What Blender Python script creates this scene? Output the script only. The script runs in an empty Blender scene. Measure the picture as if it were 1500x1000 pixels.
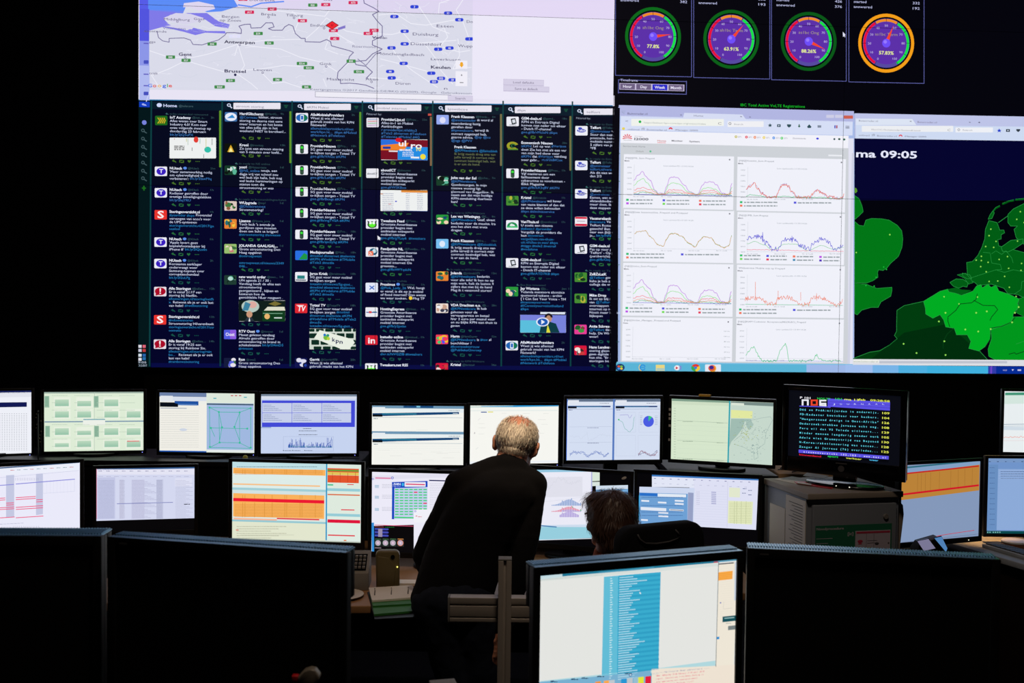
import bpy, math, random
from mathutils import Vector, Matrix
from mathutils.geometry import tessellate_polygon
random.seed(11)
S = bpy.context.scene
COL = S.collection
PI = math.pi

# ------------------------------------------------------------------ camera
F = 1500.0
CAM = Vector((0.0, 0.0, 1.9))
PITCH, ROLL = math.radians(1.68), 0.0115
RM = Matrix.Rotation(PI/2 - PITCH, 3, 'X') @ Matrix.Rotation(ROLL, 3, 'Z')
def ray(px, py):
    return RM @ Vector(((px-750)/F, -(py-500)/F, -1.0))
def P(px, py, y):
    d = ray(px, py); return CAM + d*(y/d.y)
def onZ(px, py, z):
    d = ray(px, py); return CAM + d*((z-CAM.z)/d.z)
cd = bpy.data.cameras.new('camera'); cam = bpy.data.objects.new('camera', cd); COL.objects.link(cam)
cam.matrix_world = Matrix.Translation(CAM) @ RM.to_4x4()
cd.lens = 36.0; cd.sensor_width = 36.0; cd.sensor_fit = 'HORIZONTAL'; cd.clip_start = 0.05; cd.clip_end = 100
cd.dof.use_dof = True; cd.dof.focus_distance = 4.6; cd.dof.aperture_fstop = 6.3
S.camera = cam

# ------------------------------------------------------------------ materials
def lin(c):
    if isinstance(c, str):
        c = tuple(int(c[i:i+2], 16) for i in (1, 3, 5))
    out = []
    for v in c[:3]:
        v = max(0.0, v)/255.0
        out.append(v/12.92 if v <= 0.04045 else ((v+0.055)/1.055)**2.4)
    return tuple(out)
def mat(name, col, rough=0.6, metal=0.0, spec=0.5, bump=0.0, bscale=60.0, var=0.0, vscale=8.0, stretch=None):
    m = bpy.data.materials.new(name); m.use_nodes = True
    nt = m.node_tree; b = nt.nodes['Principled BSDF']; c = lin(col)
    b.inputs['Base Color'].default_value = (*c, 1); b.inputs['Roughness'].default_value = rough
    b.inputs['Metallic'].default_value = metal; b.inputs['Specular IOR Level'].default_value = spec
    tc = nt.nodes.new('ShaderNodeTexCoord')
    src = tc.outputs['Object']
    if stretch:
        mp = nt.nodes.new('ShaderNodeMapping'); mp.inputs['Scale'].default_value = stretch
        nt.links.new(src, mp.inputs['Vector']); src = mp.outputs['Vector']
    if var > 0:
        n = nt.nodes.new('ShaderNodeTexNoise'); n.inputs['Scale'].default_value = vscale; n.inputs['Detail'].default_value = 4
        nt.links.new(src, n.inputs['Vector'])
        r = nt.nodes.new('ShaderNodeValToRGB')
        r.color_ramp.elements[0].position = .3; r.color_ramp.elements[1].position = .7
        r.color_ramp.elements[0].color = (*[x*(1-var) for x in c], 1)
        r.color_ramp.elements[1].color = (*[min(1, x*(1+var)) for x in c], 1)
        nt.links.new(n.outputs['Fac'], r.inputs['Fac']); nt.links.new(r.outputs['Color'], b.inputs['Base Color'])
    if bump > 0:
        n = nt.nodes.new('ShaderNodeTexNoise'); n.inputs['Scale'].default_value = bscale; n.inputs['Detail'].default_value = 3
        nt.links.new(src, n.inputs['Vector'])
        bp = nt.nodes.new('ShaderNodeBump'); bp.inputs['Strength'].default_value = bump; bp.inputs['Distance'].default_value = .004
        nt.links.new(n.outputs['Fac'], bp.inputs['Height']); nt.links.new(bp.outputs['Normal'], b.inputs['Normal'])
    return m
def screen_mat(name, sampled):
    m = bpy.data.materials.new(name); m.use_nodes = True
    nt = m.node_tree; b = nt.nodes['Principled BSDF']
    b.inputs['Base Color'].default_value = (0.004, 0.004, 0.005, 1); b.inputs['Roughness'].default_value = .55
    b.inputs['Specular IOR Level'].default_value = .25
    a = nt.nodes.new('ShaderNodeVertexColor'); a.layer_name = 'Col'
    nt.links.new(a.outputs['Color'], b.inputs['Emission Color']); b.inputs['Emission Strength'].default_value = 1.0
    m.cycles.emission_sampling = 'FRONT' if sampled else 'NONE'
    return m
def led_mat(name, col, s):
    m = bpy.data.materials.new(name); m.use_nodes = True; b = m.node_tree.nodes['Principled BSDF']
    b.inputs['Emission Color'].default_value = (*lin(col), 1); b.inputs['Emission Strength'].default_value = s
    m.cycles.emission_sampling = 'NONE'
    return m
M = dict(
    scr_big=screen_mat('lit_screen_large', True), scr=screen_mat('lit_screen_detail', False),
    wall=mat('dark_wall_paint', (14, 15, 22), .95, bump=.2, spec=.1), carpet=mat('dark_carpet', (38, 36, 40), .98, bump=1, bscale=400, var=.35, vscale=120, spec=.1),
    ceil=mat('dark_ceiling', (18, 18, 22), .95, bump=.2, spec=.1),
    black=mat('black_plastic', (9, 9, 11), .48, bump=.08, bscale=300, spec=.4), gloss=mat('gloss_black', (5, 5, 7), .18),
    matt=mat('matt_black', (6, 6, 8), .85, bump=.1, spec=.2),
    hous=mat('blue_sheen_housing', (150, 192, 212), .32, metal=1.0, bump=.02, bscale=300),  # pale blue metal puts the video wall's reflected sheen into the colour
    silver=mat('silver_lit_edge', (150, 155, 170), .35, metal=.8, bump=.05),
    alu=mat('brushed_aluminium', (178, 168, 158), .5, metal=.35, bump=.15, bscale=40, stretch=(1, 1, 30)),
    desk=mat('desk_laminate', (150, 112, 74), .5, var=.12, vscale=6, bump=.05),
    deskg=mat('grey_desk_laminate', (150, 152, 150), .55, var=.06, vscale=20, bump=.05),
    panel=mat('brown_panel', (30, 22, 18), .95, spec=.03, var=.15, vscale=5),
    cab=mat('grey_cabinet_metal', (122, 128, 138), .5, bump=.06, bscale=200),
    cabtop=mat('cabinet_top', (150, 140, 130), .6, var=.05),
    paper=mat('paper', (225, 220, 212), .85, bump=.05), green=mat('green_card', (44, 116, 44), .6, bump=.05),
    red=mat('red_plastic', (190, 20, 30), .45, bump=.03), clear=mat('cloudy_plastic', (128, 120, 108), .35, bump=.05),
    putty=mat('putty_plastic', (98, 88, 56), .55, bump=.06, bscale=300), key=mat('key_grey', (70, 70, 68), .6, bump=.03),
    keyl=mat('key_light', (122, 120, 116), .6, bump=.03), chrome=mat('chrome', (210, 205, 200), .25, metal=1, bump=.02),
    yellow=mat('yellow_note', (235, 180, 60), .8, bump=.02), ball=mat('ball_yellow_green', (205, 200, 80), .6, bump=.1),
    sweater=mat('black_knit', (13, 13, 16), .95, bump=.8, bscale=500, spec=.15), jeans=mat('dark_denim', (28, 34, 48), .9, bump=.6, bscale=600, var=.2, vscale=40, spec=.2),
    skin=mat('skin', (205, 140, 112), .5, bump=.15, bscale=120, var=.08, vscale=18), skin2=mat('skin_fair', (190, 130, 108), .55, bump=.12, bscale=120),
    whair=mat('white_hair', (240, 226, 208), .55, var=.2, vscale=60), bhair=mat('brown_hair', (76, 50, 38), .45, var=.3, vscale=50),
    orange=mat('orange_knit', (200, 95, 35), .9, bump=.5, bscale=300), chair=mat('black_chair_fabric', (14, 14, 17), .9, bump=.5, bscale=700, spec=.2),
    piping=mat('grey_piping', (70, 68, 70), .6), shoe=mat('black_leather', (16, 14, 14), .4, bump=.1),
    cable=mat('cable_black', (16, 16, 18), .5), cardb=mat('cardboard', (176, 140, 96), .8, var=.08, bump=.1),
    pgreen=mat('poster_green', (30, 110, 80), .6), pwhite=mat('poster_white', (190, 180, 195), .7), pred=mat('poster_red', (190, 50, 80), .7),
    pyel=mat('poster_yellow', (180, 160, 90), .7), ink=mat('printed_ink', (70, 66, 70), .8), led_b=led_mat('blue_led', (120, 130, 255), 2.0),
    led_y=led_mat('yellow_led', (255, 240, 110), 2.0), led_w=led_mat('white_led_and_glint', (255, 250, 230), 1.2), brown=mat('brown_tin', (130, 80, 50), .5),
    white=mat('white_plastic', (220, 215, 210), .5, bump=.03),
)

# ------------------------------------------------------------------ mesh helpers
class MB:
    def __init__(s): s.v, s.f = [], []
    def add(s, vs, fs):
        o = len(s.v); s.v += [tuple(x) for x in vs]; s.f += [tuple(i+o for i in f) for f in fs]; return s
    def box(s, x0, x1, y0, y1, z0, z1, m=None):
        vs = [Vector((x, y, z)) for x in (x0, x1) for y in (y0, y1) for z in (z0, z1)]
        if m is not None: vs = [m @ v for v in vs]
        return s.add(vs, [(0, 1, 3, 2), (4, 6, 7, 5), (0, 4, 5, 1), (2, 3, 7, 6), (0, 2, 6, 4), (1, 5, 7, 3)])
    def frame(s, x0, x1, z0, z1, X0, X1, Z0, Z1, y0, y1):
        s.box(X0, x0, y0, y1, Z0, Z1); s.box(x1, X1, y0, y1, Z0, Z1); s.box(x0, x1, y0, y1, z1, Z1); return s.box(x0, x1, y0, y1, Z0, z0)
    def prism(s, pts, z0, z1):
        n = len(pts); vs = [(p[0], p[1], z0) for p in pts]+[(p[0], p[1], z1) for p in pts]
        return s.add(vs, [tuple(range(n))[::-1], tuple(range(n, 2*n))]+[(i, (i+1) % n, n+(i+1) % n, n+i) for i in range(n)])
    def prism_y(s, pts, y0, y1):            # outline in x,z extruded in y
        n = len(pts); vs = [(p[0], y0, p[1]) for p in pts]+[(p[0], y1, p[1]) for p in pts]
        return s.add(vs, [tuple(range(n)), tuple(range(n, 2*n))[::-1]]+[(i, n+i, n+(i+1) % n, (i+1) % n) for i in range(n)])
    def tube(s, pts, r, n=8, r1=None):
        pts = [Vector(p) for p in pts]; k = len(pts); vs = []; up = Vector((0, 0, 1))
        for i, p in enumerate(pts):
            t = (pts[min(i+1, k-1)]-pts[max(i-1, 0)]).normalized()
            a = t.cross(up if abs(t.z) < .95 else Vector((1, 0, 0))).normalized(); b = t.cross(a)
            rr = r if r1 is None else r+(r1-r)*i/(k-1)
            vs += [p+(a*math.cos(2*PI*j/n)+b*math.sin(2*PI*j/n))*rr for j in range(n)]
        fs = [(i*n+j, i*n+(j+1) % n, (i+1)*n+(j+1) % n, (i+1)*n+j) for i in range(k-1) for j in range(n)]
        fs += [tuple(range(n))[::-1], tuple(range((k-1)*n, k*n))]
        return s.add(vs, fs)
    def lathe(s, prof, n=24, m=None):       # (r, z) profile
        vs = [Vector((r*math.cos(2*PI*j/n), r*math.sin(2*PI*j/n), z)) for r, z in prof for j in range(n)]
        if m is not None: vs = [m @ v for v in vs]
        k = len(prof)
        fs = [(i*n+j, i*n+(j+1) % n, (i+1)*n+(j+1) % n, (i+1)*n+j) for i in range(k-1) for j in range(n)]
        return s.add(vs, fs+[tuple(range(n))[::-1], tuple(range((k-1)*n, k*n))])
    def ball(s, c, r, n=12, m=None):        # r scalar or 3-vector
        r = (r, r, r) if not hasattr(r, '__len__') else r
        vs = []; c = Vector(c)
        k = n//2+1
        for i in range(1, k):
            th = PI*i/k
            for j in range(n):
                a = 2*PI*j/n; q = Vector((r[0]*math.sin(th)*math.cos(a), r[1]*math.sin(th)*math.sin(a), r[2]*math.cos(th)))
                vs.append(c+(m @ q if m is not None else q))
        q0, q1 = Vector((0, 0, r[2])), Vector((0, 0, -r[2]))
        vs.append(c+(m @ q0 if m is not None else q0)); vs.append(c+(m @ q1 if m is not None else q1))
        rows = k-1
        fs = [(i*n+j, (i+1)*n+j, (i+1)*n+(j+1) % n, i*n+(j+1) % n) for i in range(rows-1) for j in range(n)]
        fs += [(rows*n, j, (j+1) % n) for j in range(n)]+[(rows*n+1, (rows-1)*n+(j+1) % n, (rows-1)*n+j) for j in range(n)]
        return s.add(vs, fs)
    def limb(s, p0, r0, p1, r1, k=9):
        p0, p1 = Vector(p0), Vector(p1)
        for i in range(k+1):
            t = i/k; s.ball(p0.lerp(p1, t), r0+(r1-r0)*t, 12)
        return s
def obj(name, mb, m, parent=None, bevel=0, smooth=False, loc=None):
    me = bpy.data.meshes.new(name); me.from_pydata(mb.v, [], mb.f); me.validate(); me.update()
    o = bpy.data.objects.new(name, me); COL.objects.link(o); me.materials.append(m if not isinstance(m, str) else M[m])
    if smooth:
        for p in me.polygons: p.use_smooth = True
    if bevel:
        b = o.modifiers.new('bevel', 'BEVEL'); b.width = bevel; b.segments = 3; b.limit_method = 'ANGLE'
        for p in me.polygons: p.use_smooth = True
        b.harden_normals = False
    if parent is not None: o.parent = parent
    if loc is not None: o.location = loc
    return o
def tag(o, label, cat, group=None, kind=None):
    o['label'] = label; o['category'] = cat
    if group: o['group'] = group
    if kind: o['kind'] = kind
    return o
def thing(name, label, cat, loc=(0, 0, 0), rz=0, group=None):
    o = bpy.data.objects.new(name, None); COL.objects.link(o); o.location = loc; o.rotation_euler = (0, 0, rz); o.empty_display_size = .1
    return tag(o, label, cat, group)
def struct(name, mb, m, label=None):
    o = obj(name, mb, m); o['kind'] = 'structure'
    return o
def blob(name, mb, m, parent, voxel=.008, smooth=6, disp=0, dscale=.1):
    me = bpy.data.meshes.new(name); me.from_pydata(mb.v, [], mb.f); me.update()
    t = bpy.data.objects.new('tmp', me); COL.objects.link(t)
    r = t.modifiers.new('r', 'REMESH'); r.mode = 'VOXEL'; r.voxel_size = voxel
    if smooth:
        q = t.modifiers.new('s', 'SMOOTH'); q.factor = .5; q.iterations = smooth
    if disp:
        tx = bpy.data.textures.new('folds', 'CLOUDS'); tx.noise_scale = dscale; tx.noise_depth = 2
        d = t.modifiers.new('d', 'DISPLACE'); d.texture = tx; d.strength = disp; d.texture_coords = 'GLOBAL'
    dg = bpy.context.evaluated_depsgraph_get(); ev = t.evaluated_get(dg)
    nm = bpy.data.meshes.new_from_object(ev, depsgraph=dg); bpy.data.objects.remove(t)
    nm.name = name; nm.materials.clear(); nm.materials.append(M[m])
    for p in nm.polygons: p.use_smooth = True
    o = bpy.data.objects.new(name, nm); COL.objects.link(o)
    if parent is not None: o.parent = parent
    return o

# ------------------------------------------------------------------ drawing what a lit screen shows, in the plane of the screen
_tc = {}
def glyphs(t, bold):
    k = (t, bold)
    if k not in _tc:
        cu = bpy.data.curves.new('t', 'FONT'); cu.body = t; cu.size = 1; cu.resolution_u = 2; cu.fill_mode = 'FRONT'
        if bold: cu.offset = .022
        ob = bpy.data.objects.new('t', cu); me = bpy.data.meshes.new_from_object(ob)
        vs = [(v.co.x, v.co.y) for v in me.vertices]; fs = [tuple(p.vertices) for p in me.polygons]
        bpy.data.meshes.remove(me); bpy.data.objects.remove(ob); bpy.data.curves.remove(cu)
        x0 = min((v[0] for v in vs), default=0); x1 = max((v[0] for v in vs), default=0)
        _tc[k] = (vs, fs, x0, x1)
    return _tc[k]
def advance(t, bold=False):
    a = glyphs('x'+t+'x', bold); b = glyphs('xx', bold); return (a[3]-a[2])-(b[3]-b[2])
y_mid = 200
CAPH = max(v[1] for v in glyphs('H', False)[0])

class Canvas:
    """origin: 3D point of local (0,0); X: unit vector to the right; cells: list of (s0,t0,s1,t1) pieces of screen"""
    def __init__(s, origin, X, cells, step=.0002):
        s.o, s.X, s.Z = Vector(origin), Vector(X).normalized(), Vector((0, 0, 1))
        s.N = s.X.cross(s.Z)            # towards the viewer
        s.cells = cells; s.data = [([], [], [], []) for _ in cells]; s.step = step
        s.v = (0, 0, 1)
        s.tz = 4
    def view(s, x0, y0, k): s.v = (x0, y0, k); return s
    def map(s, x, y):
        d = ray(s.v[0]+x/s.v[2], s.v[1]+y/s.v[2]); t = (s.o-CAM).dot(s.N)/d.dot(s.N); p = CAM+d*t-s.o
        return p.dot(s.X), p.dot(s.Z)
    def _emit(s, ci, vs, fs, col, z, big):
        V, Fc, Cc, Mi = s.data[ci]; o = len(V); V += [(a, b, z) for a, b in vs]; Fc += [tuple(i+o for i in f) for f in fs]
        Cc += ([col]*len(vs)) if not isinstance(col, list) else col
        Mi += [0 if big else 1]*len(fs)
    def poly(s, vs, col, z=1, big=False):
        c = lin(col); x0 = min(v[0] for v in vs); x1 = max(v[0] for v in vs); y0 = min(v[1] for v in vs); y1 = max(v[1] for v in vs)
        for ci, (a, b, cc, d) in enumerate(s.cells):
            if x1 <= a or x0 >= cc or y1 <= b or y0 >= d: continue
            q = vs
            if x0 < a or x1 > cc or y0 < b or y1 > d:
                for ax, lim, sg in ((0, a, 1), (0, cc, -1), (1, b, 1), (1, d, -1)):
                    out = []
                    for i in range(len(q)):
                        p, n = q[i-1], q[i]; dp, dn = (p[ax]-lim)*sg, (n[ax]-lim)*sg
                        if (dp >= 0) != (dn >= 0):
                            t = dp/(dp-dn); out.append((p[0]+(n[0]-p[0])*t, p[1]+(n[1]-p[1])*t))
                        if dn >= 0: out.append(n)
                    q = out
                    if len(q) < 3: break
                if len(q) < 3: continue
            s._emit(ci, q, [tuple(range(len(q)))], c, z, big)
    def rect(s, x0, y0, x1, y1, col, z=1):
        q = [s.map(*p) for p in ((x0, y0), (x1, y0), (x1, y1), (x0, y1))]
        a, b = (q[0][0]+q[3][0])/2, (q[1][0]+q[2][0])/2; d, c = (q[0][1]+q[1][1])/2, (q[2][1]+q[3][1])/2
        s.poly([(a, c), (b, c), (b, d), (a, d)], col, z, (b-a)*(d-c) > .015); return s
    def slab(s, x0, x1, t0, t1, col, z=1):   # between two pixel columns, heights in plane metres
        a, b = s.map(x0, y_mid)[0], s.map(x1, y_mid)[0]; s.poly([(a, t0), (b, t0), (b, t1), (a, t1)], col, z, True)
    def scale(s, x, y):
        a = s.map(x, y); b = s.map(x+10, y); c = s.map(x, y+10); return a, (b[0]-a[0])/10, (a[1]-c[1])/10
    def shape(s, pts, col, z=1):            # any outline, in view units
        q = [s.map(*p) for p in pts]
        for t in tessellate_polygon([[Vector((a, b, 0)) for a, b in q]]):
            s.poly([q[i] for i in t], col, z)
    def rrect(s, x0, y0, x1, y1, r, col, z=1):
        pts = []
        for cx, cy, a0 in ((x1-r, y0+r, -90), (x1-r, y1-r, 0), (x0+r, y1-r, 90), (x0+r, y0+r, 180)):
            for k in range(4):
                a = math.radians(a0+30*k); pts.append((cx+r*math.cos(a), cy+r*math.sin(a)))
        s.poly([s.map(*p) for p in pts], col, z)
    def circle(s, x, y, r, col, z=1, ry=None, n=20):
        (a, b), kx, ky = s.scale(x, y); ry = ry or r
        s.poly([(a+r*kx*math.cos(2*PI*i/n), b+ry*ky*math.sin(2*PI*i/n)) for i in range(n)], col, z)
    def arc(s, x, y, r0, r1, a0, a1, col, z=1, q=1.0, n=None):  # degrees, counterclockwise from +x; q: y radius / x radius
        (a, b), kx, ky = s.scale(x, y); n = n or max(2, int(abs(a1-a0)/8))
        pt = lambda r, t: (a+r*kx*math.cos(math.radians(t)), b+r*q*ky*math.sin(math.radians(t)))
        for i in range(n):
            u, w = a0+(a1-a0)*i/n, a0+(a1-a0)*(i+1)/n
            s.poly([pt(r0, u), pt(r1, u), pt(r1, w), pt(r0, w)], col, z)
    def line(s, pts, w, col, z=3):
        q = [s.map(*p) for p in pts]; _, kx, ky = s.scale(*pts[0]); h = w*ky/2
        for (a, b), (c, d) in zip(q, q[1:]):
            L = math.hypot(c-a, d-b)
            if L < 1e-9: continue
            nx, ny = -(d-b)/L*h, (c-a)/L*h; ex, ey = (c-a)/L*h*.3, (d-b)/L*h*.3
            s.poly([(a+nx-ex, b+ny-ey), (a-nx-ex, b-ny-ey), (c-nx+ex, d-ny+ey), (c+nx+ex, d+ny+ey)], col, z)
    def curve(s, pts, w, col, amp=0, n=80, z=3, seed=1):
        r = random.Random(seed); xs = [p[0] for p in pts]; out = []
        for i in range(n+1):
            x = xs[0]+(xs[-1]-xs[0])*i/n
            for (a, b), (c, d) in zip(pts, pts[1:]):
                if x <= c+1e-6:
                    t = (x-a)/(c-a) if c > a else 0; t = t*t*(3-2*t); y = b+(d-b)*t; break
            out.append((x, y+r.uniform(-amp, amp)))
        s.line(out, w, col, z)
    def spikes(s, x0, x1, y, hs, w, col, z=3, seed=1, n=60):
        r = random.Random(seed)
        for i in range(n):
            x = x0+(x1-x0)*i/n; h = hs(i/n)*r.random()**2; s.line([(x, y), (x, y-h)], w, col, z)
    def text(s, x, y, h, t, col, w=None, bold=False, z=None, hx=None, center=False, slant=0):
        """x,y: start of the baseline; h: capital height; w: full width (view units) or hx: capital height used for the widths"""
        if not t.strip(): return 0
        z = s.tz if z is None else z
        vs, fs, x0, x1 = glyphs(t, bold)
        if not fs: return 0
        (a, b), kx, ky = s.scale(x, y); sy = h*ky/CAPH; sx = (w*kx/(x1-x0)) if w else (hx or h)*kx/CAPH
        off = -x0 if w or center else 0
        if center: off = -(x0+x1)/2

        q = [(a+(u+off)*sx+v*slant*sy, b+v*sy) for u, v in vs]
        X0 = min(p[0] for p in q); X1 = max(p[0] for p in q); Y0 = min(p[1] for p in q); Y1 = max(p[1] for p in q)
        for ci, (c0, d0, c1, d1) in enumerate(s.cells):
            if X0 >= c0 and X1 <= c1 and Y0 >= d0 and Y1 <= d1:
                s._emit(ci, q, fs, lin(col), z, False); return
        for f in fs: s.poly([q[i] for i in f], col, z)
    def scribble(s, x, y, w, h, col, seed=0, z=3, gap=.25, word=7):   # unreadably small print: word-like dashes
        r = random.Random(seed*977+int(x*13+y*7)); e = x+w
        while x < e:
            L = min(word*h*.35*r.uniform(.4, 1.6), e-x)
            s.rect(x, y-h*.8, x+L, y, col, z); x += L+h*gap*2
    def build(s, base=None, names='screen', parent=None, local=None):
        """one mesh for every cell; local: function (s,t,z) -> coordinates in the parent's frame"""
        outs = []
        for ci, (c, (V, Fc, Cc, Mi)) in enumerate(zip(s.cells, s.data)):
            bc = lin(base[ci] if isinstance(base, list) else base)
            V = [(c[0], c[1], 0), (c[2], c[1], 0), (c[2], c[3], 0), (c[0], c[3], 0)]+V
            Fc = [(0, 1, 2, 3)]+[tuple(i+4 for i in f) for f in Fc]; Cc = [bc]*4+Cc; Mi = [0 if sum(bc) > .01 else 1]+Mi
            me = bpy.data.meshes.new(names)
            me.from_pydata([local(a, b, z*s.step) for a, b, z in V], [], Fc); me.update()
            at = me.color_attributes.new('Col', 'FLOAT_COLOR', 'POINT'); flat = []
            for q in Cc: flat += [q[0], q[1], q[2], 1.0]
            at.data.foreach_set('color', flat)
            me.materials.append(M['scr_big']); me.materials.append(M['scr']); me.polygons.foreach_set('material_index', Mi)
            o = bpy.data.objects.new(names, me); COL.objects.link(o); o.parent = parent; outs.append(o)
        return outs

# ------------------------------------------------------------------ monitors
def monitor(label, group, cor, H=None, dL=None, dR=None, base=0.78, bez=.014, top=.014, bot=.02, depth=.045, name='computer_monitor',
            front='black', vents=False, led=None, topcol=None, cat='monitor', stand=True, backh='black', sb=(0, 1)):
    (ax, ay), (bx, by), (cx, cy), (ex, ey) = cor
    dL = dL or F*H/(ey-ay); dR = dR or F*H/(cy-by)
    pL = P((ax+ex)/2, (ay+ey)/2, dL); pR = P((bx+cx)/2, (by+cy)/2, dR)
    X = Vector((pR.x-pL.x, pR.y-pL.y, 0)); wd = X.length; X.normalize()
    Hh = ((P(ax, ay, dL)-P(ex, ey, dL)).length+(P(bx, by, dR)-P(cx, cy, dR)).length)/2
    c = (pL+pR)/2; rz = math.atan2(X.y, X.x); hc = c.z-base
    print('MON %-46s W %.3f H %.3f dL %.2f dR %.2f yaw %.0f zbot %.3f' % (label[:46], wd, Hh, dL, dR, math.degrees(rz), c.z-Hh/2))
    r = thing(name, label, cat, (c.x, c.y, base), rz, group)
    w, h = wd/2, Hh/2
    cv = Canvas(c, X, [(-w, -h, w, h)], .00012)
    cv.loc = lambda a, b, z: (a, -.0008-z, b+hc)
    cv.root, cv.w, cv.h, cv.hc = r, w, h, hc
    obj('bezel', MB().frame(-w, w, hc-h, hc+h, -w-bez, w+bez, hc-h-bot, hc+h+top, -.007, .010), front, r, bevel=.0015)
    b = MB().box(-w-bez+.003, w+bez-.003, .0101, depth*.55, hc-h-bot+.003, hc+h+top-.003)
    b.box(-w*.7, w*.7, depth*.55, depth, hc-h*.8, hc+h*.75)
    if vents: b.box(-w-bez+.0035, w+bez-.0035, depth*.55, depth-.002, hc+h*.5, hc+h+top-.0035)
    obj('back_housing', b, backh, r, bevel=.004)
    if topcol:
        obj('top_edge', MB().box(-w-bez+.002, w+bez-.002, -.006, .009, hc+h+top+.0002, hc+h+top+.004), topcol, r)  # bright strip puts the light along the bezel top into the colour
    if vents:
        g = MB(); n = 84; Wt = 2*(w+bez)
        g.box(-w-bez+.0035, w+bez-.0035, -.0065, depth-.002, hc+h+top-.0025, hc+h+top+.0006)
        for i in range(n):
            x = -w-bez+.008+(Wt-.016)*i/(n-1)
            g.box(x-.0016, x+.0016, .012, depth-.006, hc+h+top+.0005, hc+h+top+.003)
        obj('vent_grille', g, 'hous', r)
    if stand:
        zb = hc-h-bot
        obj('stand_neck', MB().box(-.035, .035, depth+sb[0], depth+sb[0]+.022, .012, max(zb+.12, .1)), 'black', r, bevel=.004)
        obj('stand_base', MB().prism([(.115*sb[1]*math.cos(a*PI/12), sb[0]+depth*.5+.01+.085*sb[1]*math.sin(a*PI/12)) for a in range(24)], 0, .014), 'black', r, bevel=.003)
    if led:
        lx, c_ = led; obj('power_light', MB().ball((w*lx, -.008, hc-h-bot*.55), .0022, 8), c_, r)
    return cv
def finish(cv, base): return cv.build(base, 'screen', cv.root, cv.loc)
# ------------------------------------------------------------------ the video wall
VX = Vector((math.cos(math.radians(4)), math.sin(math.radians(4)), 0))
VO = P(720, 290, 7.2)
vw = Canvas(VO, VX, [], .0002)
# seams between the panels, read off the photograph and regularised in the plane
sx = [vw.map(x, y)[0] for x, y in ((203, 290), (551, 290), (897, 290), (1233, 293))]
tz = [vw.map(720, 23)[1], vw.map(720, 281)[1], vw.map(720, 541.5)[1]]
CW, CH = (sx[3]-sx[0])/3, (tz[0]-tz[2])/2
print('WALL cell', CW, CH, [round(v, 3) for v in sx], [round(v, 3) for v in tz])
xs = [sx[0], sx[1], sx[2], sx[3], sx[3]+CW]
zs = [tz[2], tz[1], tz[0], tz[0]+CH]
G = .0013
cells = [(xs[i]+(G if i else 0), zs[j]+(G if j else 0), xs[i+1]-G, zs[j+1]-G) for j in range(3) for i in range(4)]
vw.cells = cells; vw.data = [([], [], [], []) for _ in cells]
NAVY, NAVY2, MAPC, WHITE = (3, 4, 40), (4, 8, 30), (226, 222, 238), (236, 232, 248)

# --- left: the map page
V = vw.view(0, 0, 1)
tA, tB, tC = vw.map(870, 146)[1], tz[0], tz[1]
V.slab(190, 897.3, tB, 2.6, (226, 214, 244), 1); V.slab(190, 897.3, tA+.012, tB, (232, 228, 244), 1); V.shape([(190, 124), (900, 140), (900, 155.4), (190, 146.4)], (232, 228, 244), 1.5)
V.slab(218, 690.5, tB, 2.6, (222, 214, 240), 2); V.slab(218, 690.5, vw.map(222, 127)[1], tB, (218, 219, 234), 2); V.shape([(218, 120), (690.5, 120), (690.5, 135.6), (218, 131.4)], (218, 219, 234), 2)
V.view(200, 0, 4.1667)
sea, sea2 = (92, 140, 246), (128, 122, 232)
V.shape([(30, -300), (620, -300), (620, -20), (560, -60), (620, 40), (520, 70), (430, 75), (330, 40), (290, 20), (300, 45), (285, 80), (30, 60)], sea, 3)
V.shape([(70, 60), (290, 66), (280, 90), (210, 90), (165, 115), (200, 150), (260, 175), (310, 185), (350, 170), (430, 190), (540, 190), (545, 205), (420, 200), (360, 215), (290, 195), (230, 160), (160, 165), (70, 190)], sea2, 3)
V.shape([(430, 80), (500, 130), (570, 150), (560, 175), (480, 160), (420, 120), (300, 80)], sea2, 3)
V.line([(620, 30), (700, 42), (760, 20), (900, 10)], 8, sea, 3)
V.shape([(290, 20), (380, 10), (470, 30), (480, 55), (400, 75), (330, 45), (285, 45)], (222, 214, 240), 4)
V.shape([(165, 110), (240, 80), (330, 85), (410, 110), (400, 130), (300, 150), (220, 135)], (216, 212, 236), 4)
V.shape([(170, 160), (260, 150), (350, 160), (340, 180), (260, 175)], (216, 212, 236), 4)
V.rect(18, -300, 72, 55, (86, 92, 232), 4); V.rect(18, 55, 78, 250, (82, 84, 222), 4); V.rect(18, 250, 78, 400, (140, 150, 232), 4); V.rect(18, 400, 80, 612, (176, 186, 240), 4)
for y in (368, 560): V.rrect(44, y, 74, y+22, 5, (70, 80, 190), 5)
for y in (190, 262, 450, 520): V.rect(44, y, 74, y+7, (96, 92, 190), 5)
rd = (240, 240, 250)
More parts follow.
